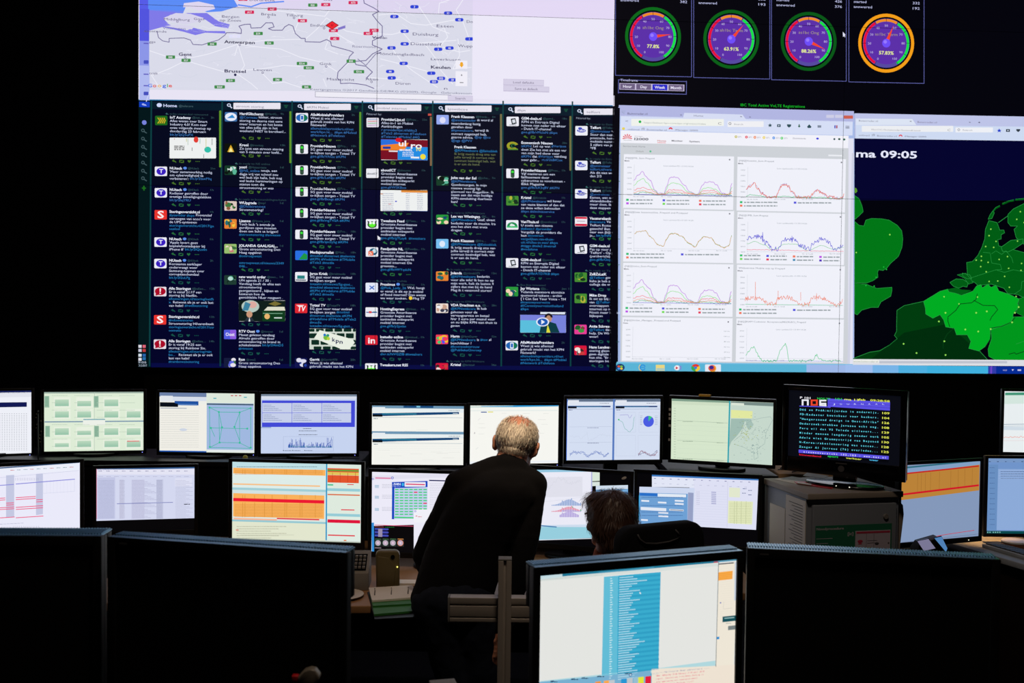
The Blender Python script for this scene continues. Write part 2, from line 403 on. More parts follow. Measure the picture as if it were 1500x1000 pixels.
for p in ([(80, 310), (200, 350), (350, 350), (440, 330), (620, 270)], [(620, 270), (720, 285), (880, 300), (1000, 350), (1130, 380)], [(620, 275), (640, 340), (660, 400), (640, 430)], [(620, 275), (600, 340)],
          [(100, 460), (200, 420), (300, 370), (400, 400), (540, 440)], [(80, 440), (130, 520), (170, 545)], [(600, 440), (700, 510), (740, 545)], [(640, 430), (770, 420), (900, 400), (1000, 405)],
          [(620, 265), (800, 245), (1000, 240)], [(1030, 240), (1100, 180), (1160, 110), (1280, 190), (1380, 210)], [(950, 70), (1000, 110), (960, 200)], [(800, 60), (980, 80), (1150, 100), (1180, 60)],
          [(1200, 190), (1260, 230), (1330, 270)], [(1180, 220), (1150, 300), (1230, 330)], [(80, 560), (60, 620)], [(760, 440), (830, 510), (900, 500), (1020, 540)], [(1130, 380), (1230, 440), (1300, 380)], [(1140, 480), (1160, 530)]):
    V.line(p, 4, rd, 4)
r_ = random.Random(3)
for i in range(70):
    x, y = r_.uniform(90, 1480), r_.uniform(60, 530); p = [(x, y)]
    for k in range(3): x += r_.uniform(-60, 60); y += r_.uniform(-18, 18); p.append((x, y))
    V.line(p, 1.6, (236, 236, 248) if i % 3 else (205, 210, 226), 3)
bd = (112, 104, 150)
V.line([(125, 190), (135, 230), (160, 250), (200, 258), (200, 235), (290, 232), (330, 245), (345, 272), (400, 275), (440, 262), (500, 245), (540, 215), (550, 200)], 4.5, bd, 5)
V.line([(550, 200), (600, 200), (640, 205), (640, 180), (625, 160), (660, 150), (695, 148), (700, 172), (760, 170), (790, 140), (830, 140), (840, 165), (805, 175), (830, 185), (890, 185), (905, 165), (930, 150), (955, 160), (970, 205), (1005, 235), (1030, 235), (1030, 255), (1120, 258), (1160, 242), (1185, 255), (1190, 280), (1300, 310), (1325, 320), (1300, 345), (1290, 380), (1230, 440), (1225, 480), (1245, 490), (1245, 510), (1300, 508), (1350, 512), (1400, 520), (1450, 540)], 5, bd, 5)
V.line([(1380, -40), (1390, 20), (1450, 50), (1480, 70), (1440, 90), (1470, 130), (1500, 160), (1500, 220), (1440, 250), (1440, 275), (1500, 300), (1440, 330), (1400, 370), (1330, 375), (1340, 395), (1400, 405), (1440, 440), (1400, 480)], 5, bd, 5)
V.line([(1350, 360), (1400, 400), (1460, 330), (1490, 320)], 4, bd, 5)
def lab(x, y, h, t, c=(84, 78, 116), w=None, b=False): V.text(x, y, h, t, c, w, b, 6)
lab(168, 124, 14, 'Middelburg', w=158); lab(350, 122, 14, 'Goes', w=65); lab(160, 178, 13, 'Vlissingen', w=140, c=(120, 120, 170)); lab(50, 196, 13, 'Oostende', w=134)
lab(522, 108, 15, 'Bergen', w=105); lab(508, 130, 15, 'op Zoom', w=130); lab(762, 94, 15, 'Breda', w=90); lab(912, 100, 15, 'Tilburg', w=104); lab(1062, 162, 15, 'Eindhoven', w=120)
lab(535, 264, 18, 'Antwerpen', (44, 40, 74), 188, True); lab(258, 340, 18, 'Gent', (56, 50, 88), 80, True); lab(538, 442, 18, 'Brussel', (50, 46, 84), 130, True)
lab(714, 432, 14, 'Leuven', w=112); lab(1118, 396, 15, 'Genk', w=74); lab(1162, 490, 15, 'Maastricht', w=168); lab(1398, 490, 15, 'Aken', w=76); lab(78, 262, 14, 'gge', w=38); lab(78, 454, 14, 'trijk', w=54)
lab(1318, 290, 14, 'Roermond', w=140, c=(120, 116, 150)); lab(1440, 236, 15, 'Venlo', w=90); lab(690, 6, 16, 'Dordrecht', w=155); lab(1140, 4, 14, 'Oss', w=55); lab(1060, 550, 11, 'Kaartgegevens ©2017 GeoBasis-DE/BKG (©2009), Google   Gebruiksvoorwaarden', (110, 110, 140), 1100)
for t, c, x, w in (('G', (90, 120, 230), 70, 26), ('o', (226, 80, 70), 100, 22), ('o', (236, 180, 60), 130, 22), ('g', (70, 110, 220), 158, 24), ('l', (60, 170, 90), 187, 5), ('e', (226, 80, 70), 196, 22)): V.text(x, 532, 20, t, c, w, True, 6)
def badge(x, y, t, c, w=56, h=20, rr=4): V.rrect(x-w/2, y-h/2, x+w/2, y+h/2, rr, c, 6); V.text(x, y+6, 11, t, (235, 230, 240), None, True, 7, hx=11, center=True)
for x, y, t in ((690, 75, 'A17'), (828, 56, 'A27'), (1155, 29, 'A59'), (1322, 17, 'A73'), (1013, 127, 'A58'), (1202, 187, 'A67'), (1210, 236, 'A2'), (1414, 205, 'A67'), (1450, 186, 'A73'), (650, -4, 'A29')): badge(x, y, t, (214, 40, 90))
for x, y, t in ((1076, 32, 'E25'), (743, 205, 'E19'), (810, 263, 'E34'), (462, 269, 'E34'), (208, 349, 'E40'), (303, 369, 'E17'), (1010, 388, 'E314'), (1052, 414, 'E313'), (1310, 374, 'E25'), (1358, 438, 'E314'), (861, 486, 'E40'), (574, 492, 'E19'), (508, 531, 'E429'), (1038, 531, 'E42')): badge(x, y, t, (66, 140, 76), 64 if len(t) > 3 else 56)
badge(600, 222, 'A12', (224, 224, 250), 70)
V.shape([(1230, 170), (1275, 155), (1275, 172), (1230, 185)], (130, 120, 200), 6)
V.shape([(1153, 155), (1194, 128), (1236, 155), (1194, 182)], (130, 10, 30), 7); V.shape([(1160, 155), (1194, 133), (1229, 155), (1194, 178)], (240, 40, 50), 8); V.text(1194, 161, 13, 'U', (100, 10, 30), None, True, 9, center=True)
V.circle(603, 457, 8, (40, 40, 80), 6)
for x, y in ((630, 274), (298, 352), (806, 105), (962, 110), (1158, 406), (770, 444), (1434, 500), (1145, 172), (250, 132), (385, 130)): V.arc(x, y, 4, 7, 0, 360, (110, 104, 140), 6)
V.rect(1090, 568, 1920, 604, (150, 150, 170), 3); V.rect(1093, 571, 1917, 601, (238, 236, 246), 4)
V.line([(14, 609), (2905, 645)], 6, (40, 120, 170), 2)
V.view(540, 0, 4.054)
for p in ([(480, 0), (420, 20), (415, 80)], [(300, 40), (340, 100), (380, 160), (480, 200)], [(60, 90), (160, 80), (250, 140), (340, 150), (560, 110)], [(0, 200), (140, 205), (200, 190), (260, 260), (390, 250), (520, 240)], [(140, 290), (200, 370), (260, 420), (410, 520)], [(340, 270), (400, 350), (430, 420), (500, 500)], [(440, 280), (540, 310), (600, 300)], [(70, 350), (190, 380), (370, 430)], [(0, 460), (130, 470), (200, 475)], [(530, 230), (540, 330), (500, 410), (610, 400)], [(440, 150), (470, 220), (420, 280)], [(560, 0), (520, 60), (560, 130), (600, 240)]):
    V.line(p, 4, rd, 4)
for i in range(40):
    x, y = r_.uniform(80, 560), r_.uniform(10, 520); p = [(x, y)]
    for k in range(3): x = min(600, x+r_.uniform(-50, 50)); y += r_.uniform(-25, 25); p.append((x, y))
    V.line(p, 1.6, (238, 238, 250) if i % 2 else (204, 210, 228), 3)
lab(404, 162, 16, 'Essen', w=100); lab(262, 210, 16, 'Duisburg', w=152); lab(250, 268, 16, 'Düsseldorf', w=184); lab(530, 280, 16, 'Wuppertal', w=150); lab(582, 136, 15, 'Dortmund', w=130); lab(50, 326, 15, 'Mönchengladbach', w=280); lab(370, 358, 14, 'Leverkusen', w=175)
lab(370, 407, 17, 'Keulen', (50, 46, 84), 116, True); lab(160, 502, 15, 'Düren', w=88); lab(448, 532, 14, 'n', w=20); lab(20, 230, 14, 'Venlo', w=80)
for x, y, t in ((272, 41, '3'), (153, 99, '57'), (472, 79, '52'), (538, 118, '43'), (214, 186, '40'), (214, 261, '44'), (136, 285, '52'), (413, 293, '3'), (480, 286, '46'), (208, 377, '61'), (128, 425, '44'), (137, 463, '4'), (372, 435, '1'), (430, 466, '555'), (388, 486, '553'), (498, 475, '59'), (598, 232, '1')): badge(x, y, t, (44, 66, 214), 50, 20, 9)
V.view(0, 0, 1); V.slab(691, 897.3, vw.map(897, 150)[1], tB, (236, 232, 248), 8); V.slab(691, 897.3, tB, 2.6, (228, 217, 245), 8); V.view(540, 0, 4.054)
V.rect(516, 360, 586, 408, (240, 238, 248), 9); V.rect(516, 424, 586, 512, (240, 238, 248), 9)
V.circle(552, 378, 9, (240, 170, 40), 10); V.shape([(538, 384), (566, 384), (552, 402)], (240, 170, 40), 10); V.text(552, 454, 14, '+', (70, 70, 80), None, True, 10, center=True); V.rect(541, 489, 563, 493, (90, 90, 100), 10)
def button(x0, y0, x1, y1, t): V.rect(x0, y0, x1, y1, (196, 188, 214), 9); V.rect(x0+2, y0+2, x1-2, y1-5, (214, 208, 230), 10); V.text((x0+x1)/2, (y0+y1)/2+6, 13, t, (110, 100, 130), None, False, 11, hx=16, center=True)
button(470, 568, 618, 602, 'Search'); button(800, 472, 1040, 510, 'Load defaults'); button(800, 512, 1072, 546, 'Save as default')
# --- lower left: seven columns of messages
V.view(0, 0, 1)
V.slab(190, 897.3, tC, tA+.012, NAVY2, 1); V.slab(190, 897.3, -1.4, tC, NAVY, 1); V.slab(222, 897.3, -1.3, tz[2]+.03, (6, 10, 66), 2)
V.rect(200, 147.4, 221, 540, (2, 22, 26), 2); V.rect(204, 149, 219.5, 157, (20, 60, 190), 3); V.text(208, 155, 3.5, '✎', (200, 210, 255), 7, True, 5)
V.circle(211.5, 179.5, 3.4, (120, 130, 220), 3)
for y in (191, 203, 215, 226, 238, 250, 261): V.arc(209.5, y, 1.4, 2.5, 0, 360, (66, 90, 96), 3); V.line([(211, y+1.5), (215, y+4)], 1.4, (66, 90, 96), 3)
V.rect(210, 272, 212, 279, (30, 110, 30), 3); V.rect(208, 274.6, 214, 276.4, (30, 110, 30), 3)
for x, y, c in ((203, 505, (220, 220, 230)), (209, 505, (220, 100, 120)), (203, 511, (200, 200, 220)), (209, 511, (190, 60, 60)), (203, 518, (210, 220, 230)), (209, 518, (40, 100, 170)), (209, 523, (40, 110, 170)), (203, 524, (220, 220, 230))): V.rect(x, y, x+4.6, y+4.2, c, 3)
V.text(202.5, 532, 3, '9:05', (190, 200, 220), 12); V.text(202.5, 536.5, 3, '13-2-2017', (190, 200, 220), 13)
colx = [222, 325.6, 428, 531, 634, 737, 838.5, 900]
for i, x in enumerate(colx[:7]):
    V.rect(x+1.2, 150+ (x-203)*.013, colx[i+1]-1, 160.5+(x-203)*.015, (5, 26, 42), 2)
    V.line([(x, 148), (x-1.0, 250), (x-2.8, 536)], 2.2, (10, 62, 66), 3)
hx_c, hx_n = (196, 206, 245), (235, 240, 255)
V.circle(233.5, 154, 3.8, (205, 215, 250), 4, 3); V.text(239.5, 156.6, 4.2, 'Home', (205, 215, 250), 20, True); V.text(262, 156.6, 3, '@telecom', (70, 100, 110), 21)
for i, (t, y, x0, x1) in enumerate((('stroom storing', 150.6, 342, 411), ('#KPN Mobiel', 152, 445.5, 514), ('mobiel internet', 153.2, 548.7, 617), ('kpnwebcare', 154.6, 652, 720), ('#kpn', 156.4, 754, 821), ('telfort', 159, 855, 905))):
    V.rrect(x0, y, x1, y+9.3, 1, (232, 228, 240), 3); V.text(x0+4, y+6.6, 3.2, t, (120, 120, 140), len(t)*2.9)
    V.arc(x0-6.5, y+3.4, 1.5, 2.9, 0, 360, (205, 215, 240), 3, .85); V.line([(x0-4.8, y+5), (x0-2.4, y+7.6)], 1.7, (205, 215, 240), 3)
    for k in range(3): V.rect(x1+5+k*.8, y+3.4+k*1.6, x1+11-k*.8, y+4.1+k*1.6, (30, 100, 70), 3)
for x, y0, y1, c in ((321.2, 162, 245, (96, 150, 40)), (424, 163, 239, (96, 150, 40)), (526.3, 164, 259, (90, 150, 44)), (629.8, 171, 243, (128, 100, 70)), (732.4, 167, 243, (118, 112, 74)), (834, 170, 250, (112, 112, 66))): V.rrect(x, y0, x+2.9, y1, 1, c, 4)
V.text(537, 168.3, 2.8, 'Filtered by:', (150, 160, 180), 22); V.rect(627, 166.5, 632, 169.5, (200, 80, 70), 4); V.text(844, 174.3, 2.8, 'Filtered by:', (150, 160, 180), 21)
KX = 55/advance('Alles weten over Smart')*CAPH       # view px of capital height that gives the photographed width
LINK, LINK2, TXT, DIM = (38, 128, 192), (60, 120, 190), (214, 222, 250), (52, 86, 92)
def xcol(c, y):
    a = (249, 351, 455, 558.6, 661, 763.6, 864.4)[c]; b = (247.0, 349.7, 453.6, 556.7, 660, 762.2, 862.8)[c]
    return a+(b-a)*(y-165)/345
def tline(x, y, t, c=TXT, lk=LINK, bold=False, sc=1.0):
    segs = t.split('|'); link = False; xx = x
    for i, sg in enumerate(segs):
        if sg: V.text(xx, y, 3.35, sg, lk if link else c, None, bold, 4, hx=KX*sc); xx += advance(sg, bold)*KX*sc/CAPH
        link = not link
def icons(x, y, c):
    V.shape([(x+3, y-1), (x+6, y-3), (x+6, y-1.8), (x+9, y+.2), (x+9.5, y+2), (x+6, y+.2), (x+6, y+1)], c, 4)
    V.line([(x+14.5, y+1.5), (x+14.5, y-1.6), (x+18.5, y-1.6)], 1.2, c, 4); V.line([(x+20, y-1.5), (x+20, y+1.5), (x+16, y+1.5)], 1.2, c, 4)
    V.shape([(x+26, y-1.4), (x+27.3, y-2), (x+28.5, y-1), (x+29.7, y-2), (x+31, y-1.4), (x+30.8, y), (x+28.5, y+2), (x+26.2, y)], c, 4)
    for k in range(3): V.rect(x+37.6+k*2.4, y-.4, x+39+k*2.4, y+.6, c, 4)
def avatar(x, y, k):
    W, H, b = 18, 13.8, (236, 236, 246)
    def bg(c): V.rrect(x, y, x+W, y+H, 1.4, c, 3)
    def blobs(cols, seed):
        r = random.Random(seed)
        for i in range(9):
            c = cols[i % len(cols)]; px, py = r.uniform(x+2.5, x+W-2.5), r.uniform(y+2.5, y+H-2.5)
            V.circle(px, py, min(r.uniform(1.5, 5), px-x, x+W-px), c, 4+i, min(r.uniform(1.5, 4), py-y, y+H-py), 10)
    if k == 'T': bg(b); V.circle(x+9.4, y+7, 7, (58, 30, 190), 4, 5.4); V.text(x+9.4, y+9.4, 5.6, 'T', (240, 240, 255), None, True, 6, hx=6.5, center=True)
    elif k == 'S': bg((232, 52, 46)); V.text(x+9, y+11.6, 10, 'S', (250, 240, 240), 9.5, True, 6, center=True)
    elif k == '!': bg((230, 220, 230)); V.circle(x+9, y+6.6, 8, (170, 10, 40), 4, 5.6); V.text(x+9, y+10.2, 8, '!', (250, 235, 235), None, True, 6, hx=10, center=True); V.shape([(x+2.6, y+8), (x+2, y+13), (x+8, y+11.4)], (170, 10, 40), 4)
    elif k == 'iot': bg((30, 104, 28)); [V.line([(x+4+i*3, y+3), (x+7+i*2.6, y+7), (x+4+i*3, y+11)], 1.3, (214, 180, 40), 4) for i in range(4)]
    elif k == 'eye': bg(b); V.circle(x+9, y+7, 8.6, (30, 100, 180), 4, 5.6); V.shape([(x+9, y+1.4), (x+14, y+3), (x+17.6, y+7), (x+14, y+11), (x+9, y+12.6)], (20, 120, 80), 5); V.rrect(x+6.6, y+2.4, x+11.8, y+11.6, 1, (225, 235, 250), 6); V.rect(x+7.6, y+4, x+10.8, y+9.6, (30, 100, 190), 7)
    elif k == 'phone': bg(b); V.rrect(x+6.4, y+.6, x+12, y+13.4, 2.2, (24, 56, 40), 4); V.rect(x+7.4, y+3, x+11, y+6.4, (60, 220, 60), 5); [V.rect(x+7.4+i*1.3, y+8+j*1.5, x+8.2+i*1.3, y+8.8+j*1.5, (90, 120, 100), 5) for i in range(3) for j in range(3)]
    elif k == 'telfort': bg(b); V.circle(x+9, y+6.8, 6.6, (60, 70, 190), 4, 2.6); V.text(x+9, y+8, 3, 'Telfort', (240, 240, 255), 11, True, 6, center=True); V.circle(x+7, y+3.4, 3, (60, 70, 190), 4, 1.6)
    elif k == 'gsm': bg(b); V.shape([(x+6, y+3), (x+13, y+2), (x+15, y+10), (x+8, y+11.5)], (20, 34, 40), 4); V.shape([(x+8, y+4.4), (x+12, y+3.8), (x+13.4, y+8.6), (x+9, y+9.4)], (220, 225, 235), 5); V.line([(x+4, y+12), (x+14, y+12)], .7, (90, 100, 110), 5)
    elif k == 'triangle': bg((60, 110, 170)); V.circle(x+9, y+7, 8.6, (232, 236, 250), 4, 6); V.shape([(x+3, y+9), (x+11, y+3.6), (x+15, y+8.6)], (50, 140, 210), 5)
    elif k == 'fire': bg((10, 16, 10)); V.shape([(x+4, y+12.6), (x+9, y+2), (x+14, y+12.6)], (220, 170, 40), 4); V.shape([(x+6, y+12.6), (x+9, y+6), (x+12, y+12.6)], (252, 240, 150), 5)
    elif k == 'oost': bg((80, 90, 220)); V.rect(x+9, y+.4, x+17.6, y+13.4, (140, 90, 220), 4); V.text(x+9, y+9, 4.6, 'Oost', (240, 235, 250), 13, True, 6, center=True)
    elif k == 'tv': bg((222, 40, 50)); V.text(x+9, y+11, 7.6, 'TV', (250, 240, 245), 11.6, True, 6, slant=.15, center=True); V.rect(x+2.4, y+2, x+13, y+3, (250, 220, 225), 6)
    elif k == 'flag': bg((40, 110, 225)); V.shape([(x+5, y+13), (x+13, y+3.4), (x+17.6, y+6), (x+17.6, y+13)], (30, 150, 70), 4)
    elif k == 'net': bg(b); V.rect(x+3, y+5, x+14, y+10, (40, 130, 130), 4); V.rect(x+1, y+11, x+16, y+12.6, (60, 80, 90), 4)
    elif k == 'prov': bg((226, 222, 232)); [V.line([(x+2, y+2.6+i*2.8), (x+15.6, y+2+i*2.8)], .9, c, 4) for i, c in enumerate(((120, 150, 190), (220, 100, 90), (120, 190, 120), (190, 150, 200)))]
    elif k == 'word': bg((234, 234, 242)); V.text(x+1.4, y+8.6, 2.6, 'aboutICT', (60, 70, 90), 15, True, 6)
    elif k == 'tweak': bg(b); V.circle(x+9, y+8, 6.8, (18, 30, 24), 4, 5); V.circle(x+9, y+8, 5, (96, 240, 50), 5, 3.8); V.circle(x+6.6, y+5.4, 2, (240, 245, 240), 6); V.circle(x+11.4, y+5.4, 2, (240, 245, 240), 6); V.shape([(x+2, y+2), (x+7, y+4.6), (x+3, y+6)], (18, 30, 24), 5); V.shape([(x+16, y+2), (x+11, y+4.6), (x+15, y+6)], (18, 30, 24), 5)
    elif k == 'feed': bg(b); V.circle(x+11, y+6.6, 6, (20, 90, 120), 4, 5.2); V.circle(x+12.6, y+5.6, 3, (200, 230, 240), 5); V.rrect(x+3.6, y+5.6, x+11, y+12.4, 1, (236, 120, 90), 6); V.arc(x+5.4, y+10.8, 2.4, 3.4, 0, 90, (250, 235, 230), 7); V.circle(x+5.6, y+10.8, .9, (250, 235, 230), 7)
    elif k == 'x': bg((226, 232, 248)); V.line([(x+6, y+4.6), (x+12.4, y+9.6)], 1.6, (60, 110, 200), 4); V.line([(x+12.4, y+4.6), (x+6, y+9.6)], 1.6, (60, 110, 200), 5)
    elif k == 'host': bg((234, 234, 242)); V.rect(x+1, y+6.6, x+17, y+8, (60, 90, 160), 4); V.rect(x+5, y+5.6, x+9, y+8.6, (220, 60, 60), 5); V.rect(x+11, y+6, x+16, y+6.8, (40, 150, 140), 5)
    elif k == 'in': bg((214, 30, 50)); V.text(x+4, y+11.6, 8.4, 'in', (250, 240, 245), 10.6, True, 6)
    elif k == 'egg': bg((150, 170, 240)); V.circle(x+9, y+7.6, 4.4, (222, 222, 248), 4, 4.6)
    elif k == 'eggb': bg((120, 190, 240)); V.circle(x+9, y+7.2, 4.2, (220, 232, 250), 4, 4.6)
    elif k == 'swirl': V.arc(x+9, y+7, 4.4, 8.6, 20, 320, (160, 160, 40), 3, .7); V.arc(x+10, y+7, 2, 3.6, 0, 300, (40, 110, 60), 4, .8); V.rect(x+2, y+11, x+17, y+13, (90, 140, 50), 4)
    elif k == 'car': bg(b); V.arc(x+9, y+9, 4, 7.6, 0, 200, (30, 140, 80), 4, .8); V.rect(x+1, y+8.6, x+17, y+11, (60, 190, 110), 5); V.circle(x+8, y+7, 2, (220, 235, 228), 6)
    elif k == 'bars': bg((236, 232, 240)); V.rect(x+.4, y+.4, x+17.6, y+3, (214, 20, 60), 4); V.rect(x+.4, y+10.4, x+17.6, y+13.4, (214, 20, 60), 4); V.rect(x+3, y+6.2, x+15, y+7, (150, 120, 140), 4)
    else:
        sets = dict(people=[(220, 200, 190), (140, 90, 60), (20, 30, 26), (60, 120, 60)], dark=[(20, 60, 40), (90, 180, 150), (210, 225, 220), (10, 20, 16)], sunset=[(230, 130, 50), (40, 90, 60), (240, 200, 70), (30, 110, 120)], leaf=[(150, 190, 110), (230, 215, 190), (60, 110, 60), (200, 120, 120)],
                    screen=[(30, 60, 50), (180, 220, 210), (10, 24, 20), (60, 160, 130)], dog=[(20, 26, 60), (230, 225, 235), (60, 120, 60), (90, 100, 220)], night=[(16, 20, 80), (220, 220, 240), (10, 12, 40), (30, 60, 160)], field=[(70, 140, 50), (30, 100, 40), (180, 180, 60), (20, 50, 30)], man=[(236, 220, 210), (60, 60, 80), (200, 160, 140), (240, 240, 245)],
                    rainbow=[(240, 60, 90), (240, 190, 50), (60, 200, 110), (90, 80, 230)], red=[(214, 20, 60), (240, 225, 220), (60, 40, 40), (200, 60, 60)], pink=[(230, 60, 150), (60, 150, 60), (120, 60, 60), (30, 90, 40)], child=[(40, 150, 60), (240, 210, 180), (20, 60, 120), (30, 110, 60)])
        cs = sets[k]; bg(cs[0]); blobs(cs[1:]+cs[:1], hash_of(k)+int(y))
def hash_of(t): return sum(ord(q)*(i+3) for i, q in enumerate(t))
def picture(kind, x0, y0, x1, y1):
    v = V.v; k = (x1-x0)/100; V.rrect(x0, y0, x1, y1, 1.2, (238, 240, 240), 3); X = lambda a: x0+a*k; Y = lambda a: y0+a*(y1-y0)/50
    if kind == 'poster':
        for a, h, c in ((10, 3, (220, 60, 50)), (36, 8, (190, 190, 60)), (39, 16, (160, 190, 170)), (65, 12, (40, 170, 150)), (78, 24, (190, 190, 60)), (91, 16, (90, 90, 90)), (48, 30, (40, 60, 60))): V.rect(X(a), Y(2 if a != 48 else 24), X(a+1), Y(h+2), c, 4)
        V.circle(X(57), Y(5), 4.2*k*1.2, (226, 60, 50), 4, 4.4); V.circle(X(82), Y(29), 5, (50, 190, 170), 4, 4.4); V.rect(X(73), Y(40), X(74), Y(49), (30, 60, 60), 4)
        for i in range(3): V.scribble(X(10), Y(22+i*4), 22*k, 2, (120, 120, 120), i, 4)
    elif kind == 'ads':
        V.rect(X(0), Y(0), X(100), Y(50), (120, 12, 34), 4); V.rect(X(36), Y(18), X(100), Y(50), (34, 140, 226), 5); V.rect(X(0), Y(0), X(40), Y(16), (40, 110, 220), 5); V.shape([(X(0), Y(14)), (X(60), Y(8)), (X(50), Y(26)), (X(0), Y(26))], (240, 130, 40), 6); V.rrect(X(4), Y(17), X(21), Y(23), 1, (30, 60, 160), 7)
        V.circle(X(38), Y(1), 5, (214, 20, 40), 7, 3); V.text(X(38), Y(16), 8, 'ul', (245, 240, 245), 16*k, True, 8); V.text(X(64), Y(22), 9, 'ro', (245, 240, 245), 24*k, True, 7); V.text(X(76), Y(28), 5, '10', (240, 230, 60), 10*k, True, 8); V.text(X(40), Y(28), 3, 'MOBIEL', (245, 245, 250), 28*k, True, 8)
        V.rect(X(17), Y(27), X(36), Y(30), (240, 235, 240), 7); V.rect(X(64), Y(42), X(82), Y(46), (240, 240, 245), 7); V.circle(X(90), Y(42), 4, (240, 220, 60), 8)
        for i in range(3): V.scribble(X(46), Y(33+i*4), 24*k, 1.4, (220, 230, 250), i, 7)
    elif kind == 'site':
        V.rect(X(44), Y(0), X(100), Y(6), (226, 140, 60), 4); V.rect(X(0), Y(8), X(6), Y(10), (200, 120, 60), 4); V.circle(X(33), Y(27), 1.6, (60, 70, 200), 4, .9); V.rect(X(17), Y(33), X(23), Y(34), (220, 60, 60), 4)
        for i in range(9):
            for a, w in ((4, 24), (54, 8), (78, 12)):
                if (i*a) % 4 != 1: V.scribble(X(a), Y(9+i*4.6), w*k, 1.1, (170, 175, 195), i+a, 4)
        V.rect(X(4), Y(49), X(100), Y(50), (60, 90, 160), 4)
    elif kind == 'four':
        V.rect(X(0), Y(0), X(100), Y(50), (14, 30, 26), 4); V.circle(X(25), Y(14), 13, (180, 200, 190), 5, 9); V.circle(X(30), Y(10), 6, (220, 170, 160), 6, 5); V.shape([(X(8), Y(24)), (X(14), Y(3)), (X(26), Y(8)), (X(20), Y(24))], (60, 130, 160), 7)
        V.shape([(X(54), Y(24)), (X(62), Y(15)), (X(98), Y(15)), (X(100), Y(24))], (220, 220, 200), 5); V.shape([(X(64), Y(8)), (X(78), Y(2)), (X(92), Y(8)), (X(78), Y(13))], (120, 110, 50), 6)
        V.circle(X(23), Y(33), 4.4, (200, 150, 120), 6, 4.8); V.shape([(X(12), Y(50)), (X(18), Y(40)), (X(28), Y(40)), (X(34), Y(50))], (40, 50, 60), 5); V.shape([(X(21), Y(50)), (X(23), Y(40)), (X(25), Y(50))], (230, 235, 240), 7)
        V.rect(X(51), Y(25), X(99), Y(50), (14, 60, 30), 5); V.circle(X(61), Y(38), 4, (230, 180, 110), 6); V.rect(X(76), Y(40), X(93), Y(43), (200, 215, 210), 6); V.rect(X(52), Y(30), X(94), Y(31.6), (120, 170, 140), 6)
    elif kind == 'kpn':
        V.rect(X(0), Y(0), X(100), Y(50), (205, 215, 205), 4)
        for j in range(4):
            for i in range(6):
                a, b = i*20-6+j*5, j*16-8; V.rrect(max(X(0), X(a)), max(Y(0), Y(b+3)), min(X(100), X(a+17)), min(Y(50), Y(b+15)), 1, (12, 44, 34), 5) if a < 96 and a > -14 else None
        V.shape([(X(10), Y(23)), (X(22), Y(3)), (X(94), Y(26)), (X(98), Y(34)), (X(86), Y(50)), (X(70), Y(50))], (232, 238, 226), 6)
        V.circle(X(36), Y(21), 4, (120, 190, 60), 7, 4); V.circle(X(33), Y(15), 2, (40, 120, 200), 8); V.circle(X(40), Y(16), 2, (40, 150, 120), 8); V.circle(X(41), Y(24), 2.4, (190, 210, 60), 8)
        for i, ch in enumerate('kpn'): V.text(X(49+i*8), Y(31+i*2.6), 5.6, ch, (20, 30, 80), 7*k, True, 8)
    elif kind == 'video':
        V.rect(X(0), Y(0), X(100), Y(50), (120, 130, 220), 4); V.rect(X(0), Y(20), X(60), Y(50), (90, 190, 220), 5); V.rect(X(0), Y(0), X(100), Y(7), (8, 12, 40), 6); V.rect(X(44), Y(0), X(98), Y(5), (220, 228, 240), 7)
        V.circle(X(62), Y(15), 5, (190, 140, 110), 7, 6); V.arc(X(62), Y(13), 3, 6, 0, 180, (24, 20, 30), 8); V.shape([(X(42), Y(50)), (X(46), Y(28)), (X(60), Y(22)), (X(78), Y(28)), (X(86), Y(50))], (10, 60, 70), 8); V.shape([(X(57), Y(50)), (X(60), Y(30)), (X(66), Y(50))], (220, 220, 60), 9)
        V.circle(X(49), Y(24), 9.6, (230, 235, 250), 10, 6.6); V.circle(X(49), Y(24), 7.6, (30, 90, 180), 11, 5.2); V.shape([(X(46), Y(18)), (X(46), Y(30)), (X(54), Y(24))], (235, 240, 250), 12)
def tweet(c, y, name, hd, tm, lines, av=None, iy=None, pic=None, rep=None, w=None):
    x = xcol(c, y); up = y < 300
    ic = (74, 116, 40) if y < 250 else (40, 110, 60) if y < 370 else (22, 84, 74)
    V.text(x, y, 3.6, name, hx_n, None, True, 4, hx=KX*.98)
    nx = x+advance(name, True)*KX*.98/CAPH+2
    if hd.startswith('*'): V.circle(nx+2.4, y-1.8, 2.6, (90, 140, 230), 4, 2); nx += 7; hd = hd[1:]
    if hd and nx < x+54: V.text(nx, y, 2.9, hd, DIM, min(len(hd)*2.2, x+58-nx), False, 4)
    if tm: V.text(x+60, y, 2.7, tm, DIM, len(tm)*2.3, False, 4)
    for i, t in enumerate(lines): tline(x, y+5*(i+1), t, TXT, LINK if y > 300 else LINK2)
    if av: avatar(x-21.6, y-4, av)
    if rep:
        V.text(x, y-5.6, 2.6, rep, (46, 76, 82), len(rep)*2.15, False, 4); V.shape([(x-6.5, y-6.8), (x-4, y-8.6), (x-4, y-7.4), (x-1.5, y-5.6), (x-4, y-6.2), (x-4, y-5.4)], (60, 110, 110), 4)
    if iy is None: iy = y+5*len(lines)+6
    icons(x, iy, ic)
T = tweet
T(0, 173.6, 'IoT Academy', '@iot_a...', '2h', ['Alles weten over Smart', 'Industry 4.0? Kom naar', 'onze volgende meetup op', 'donderdag 23 februari:', '|bit.ly/2jQ5uPX'], 'iot', 236.4, rep='erika veenendaal retweeted'); picture('poster', 248.5, 201.6, 316.6, 232)
T(0, 248, 'NUtech', '*@NUtech', '21m', ["'Meer samenwerking nodig", 'om cyberveiligheid te', "verbeteren': |bit.ly/2lawF9q"], 'T')
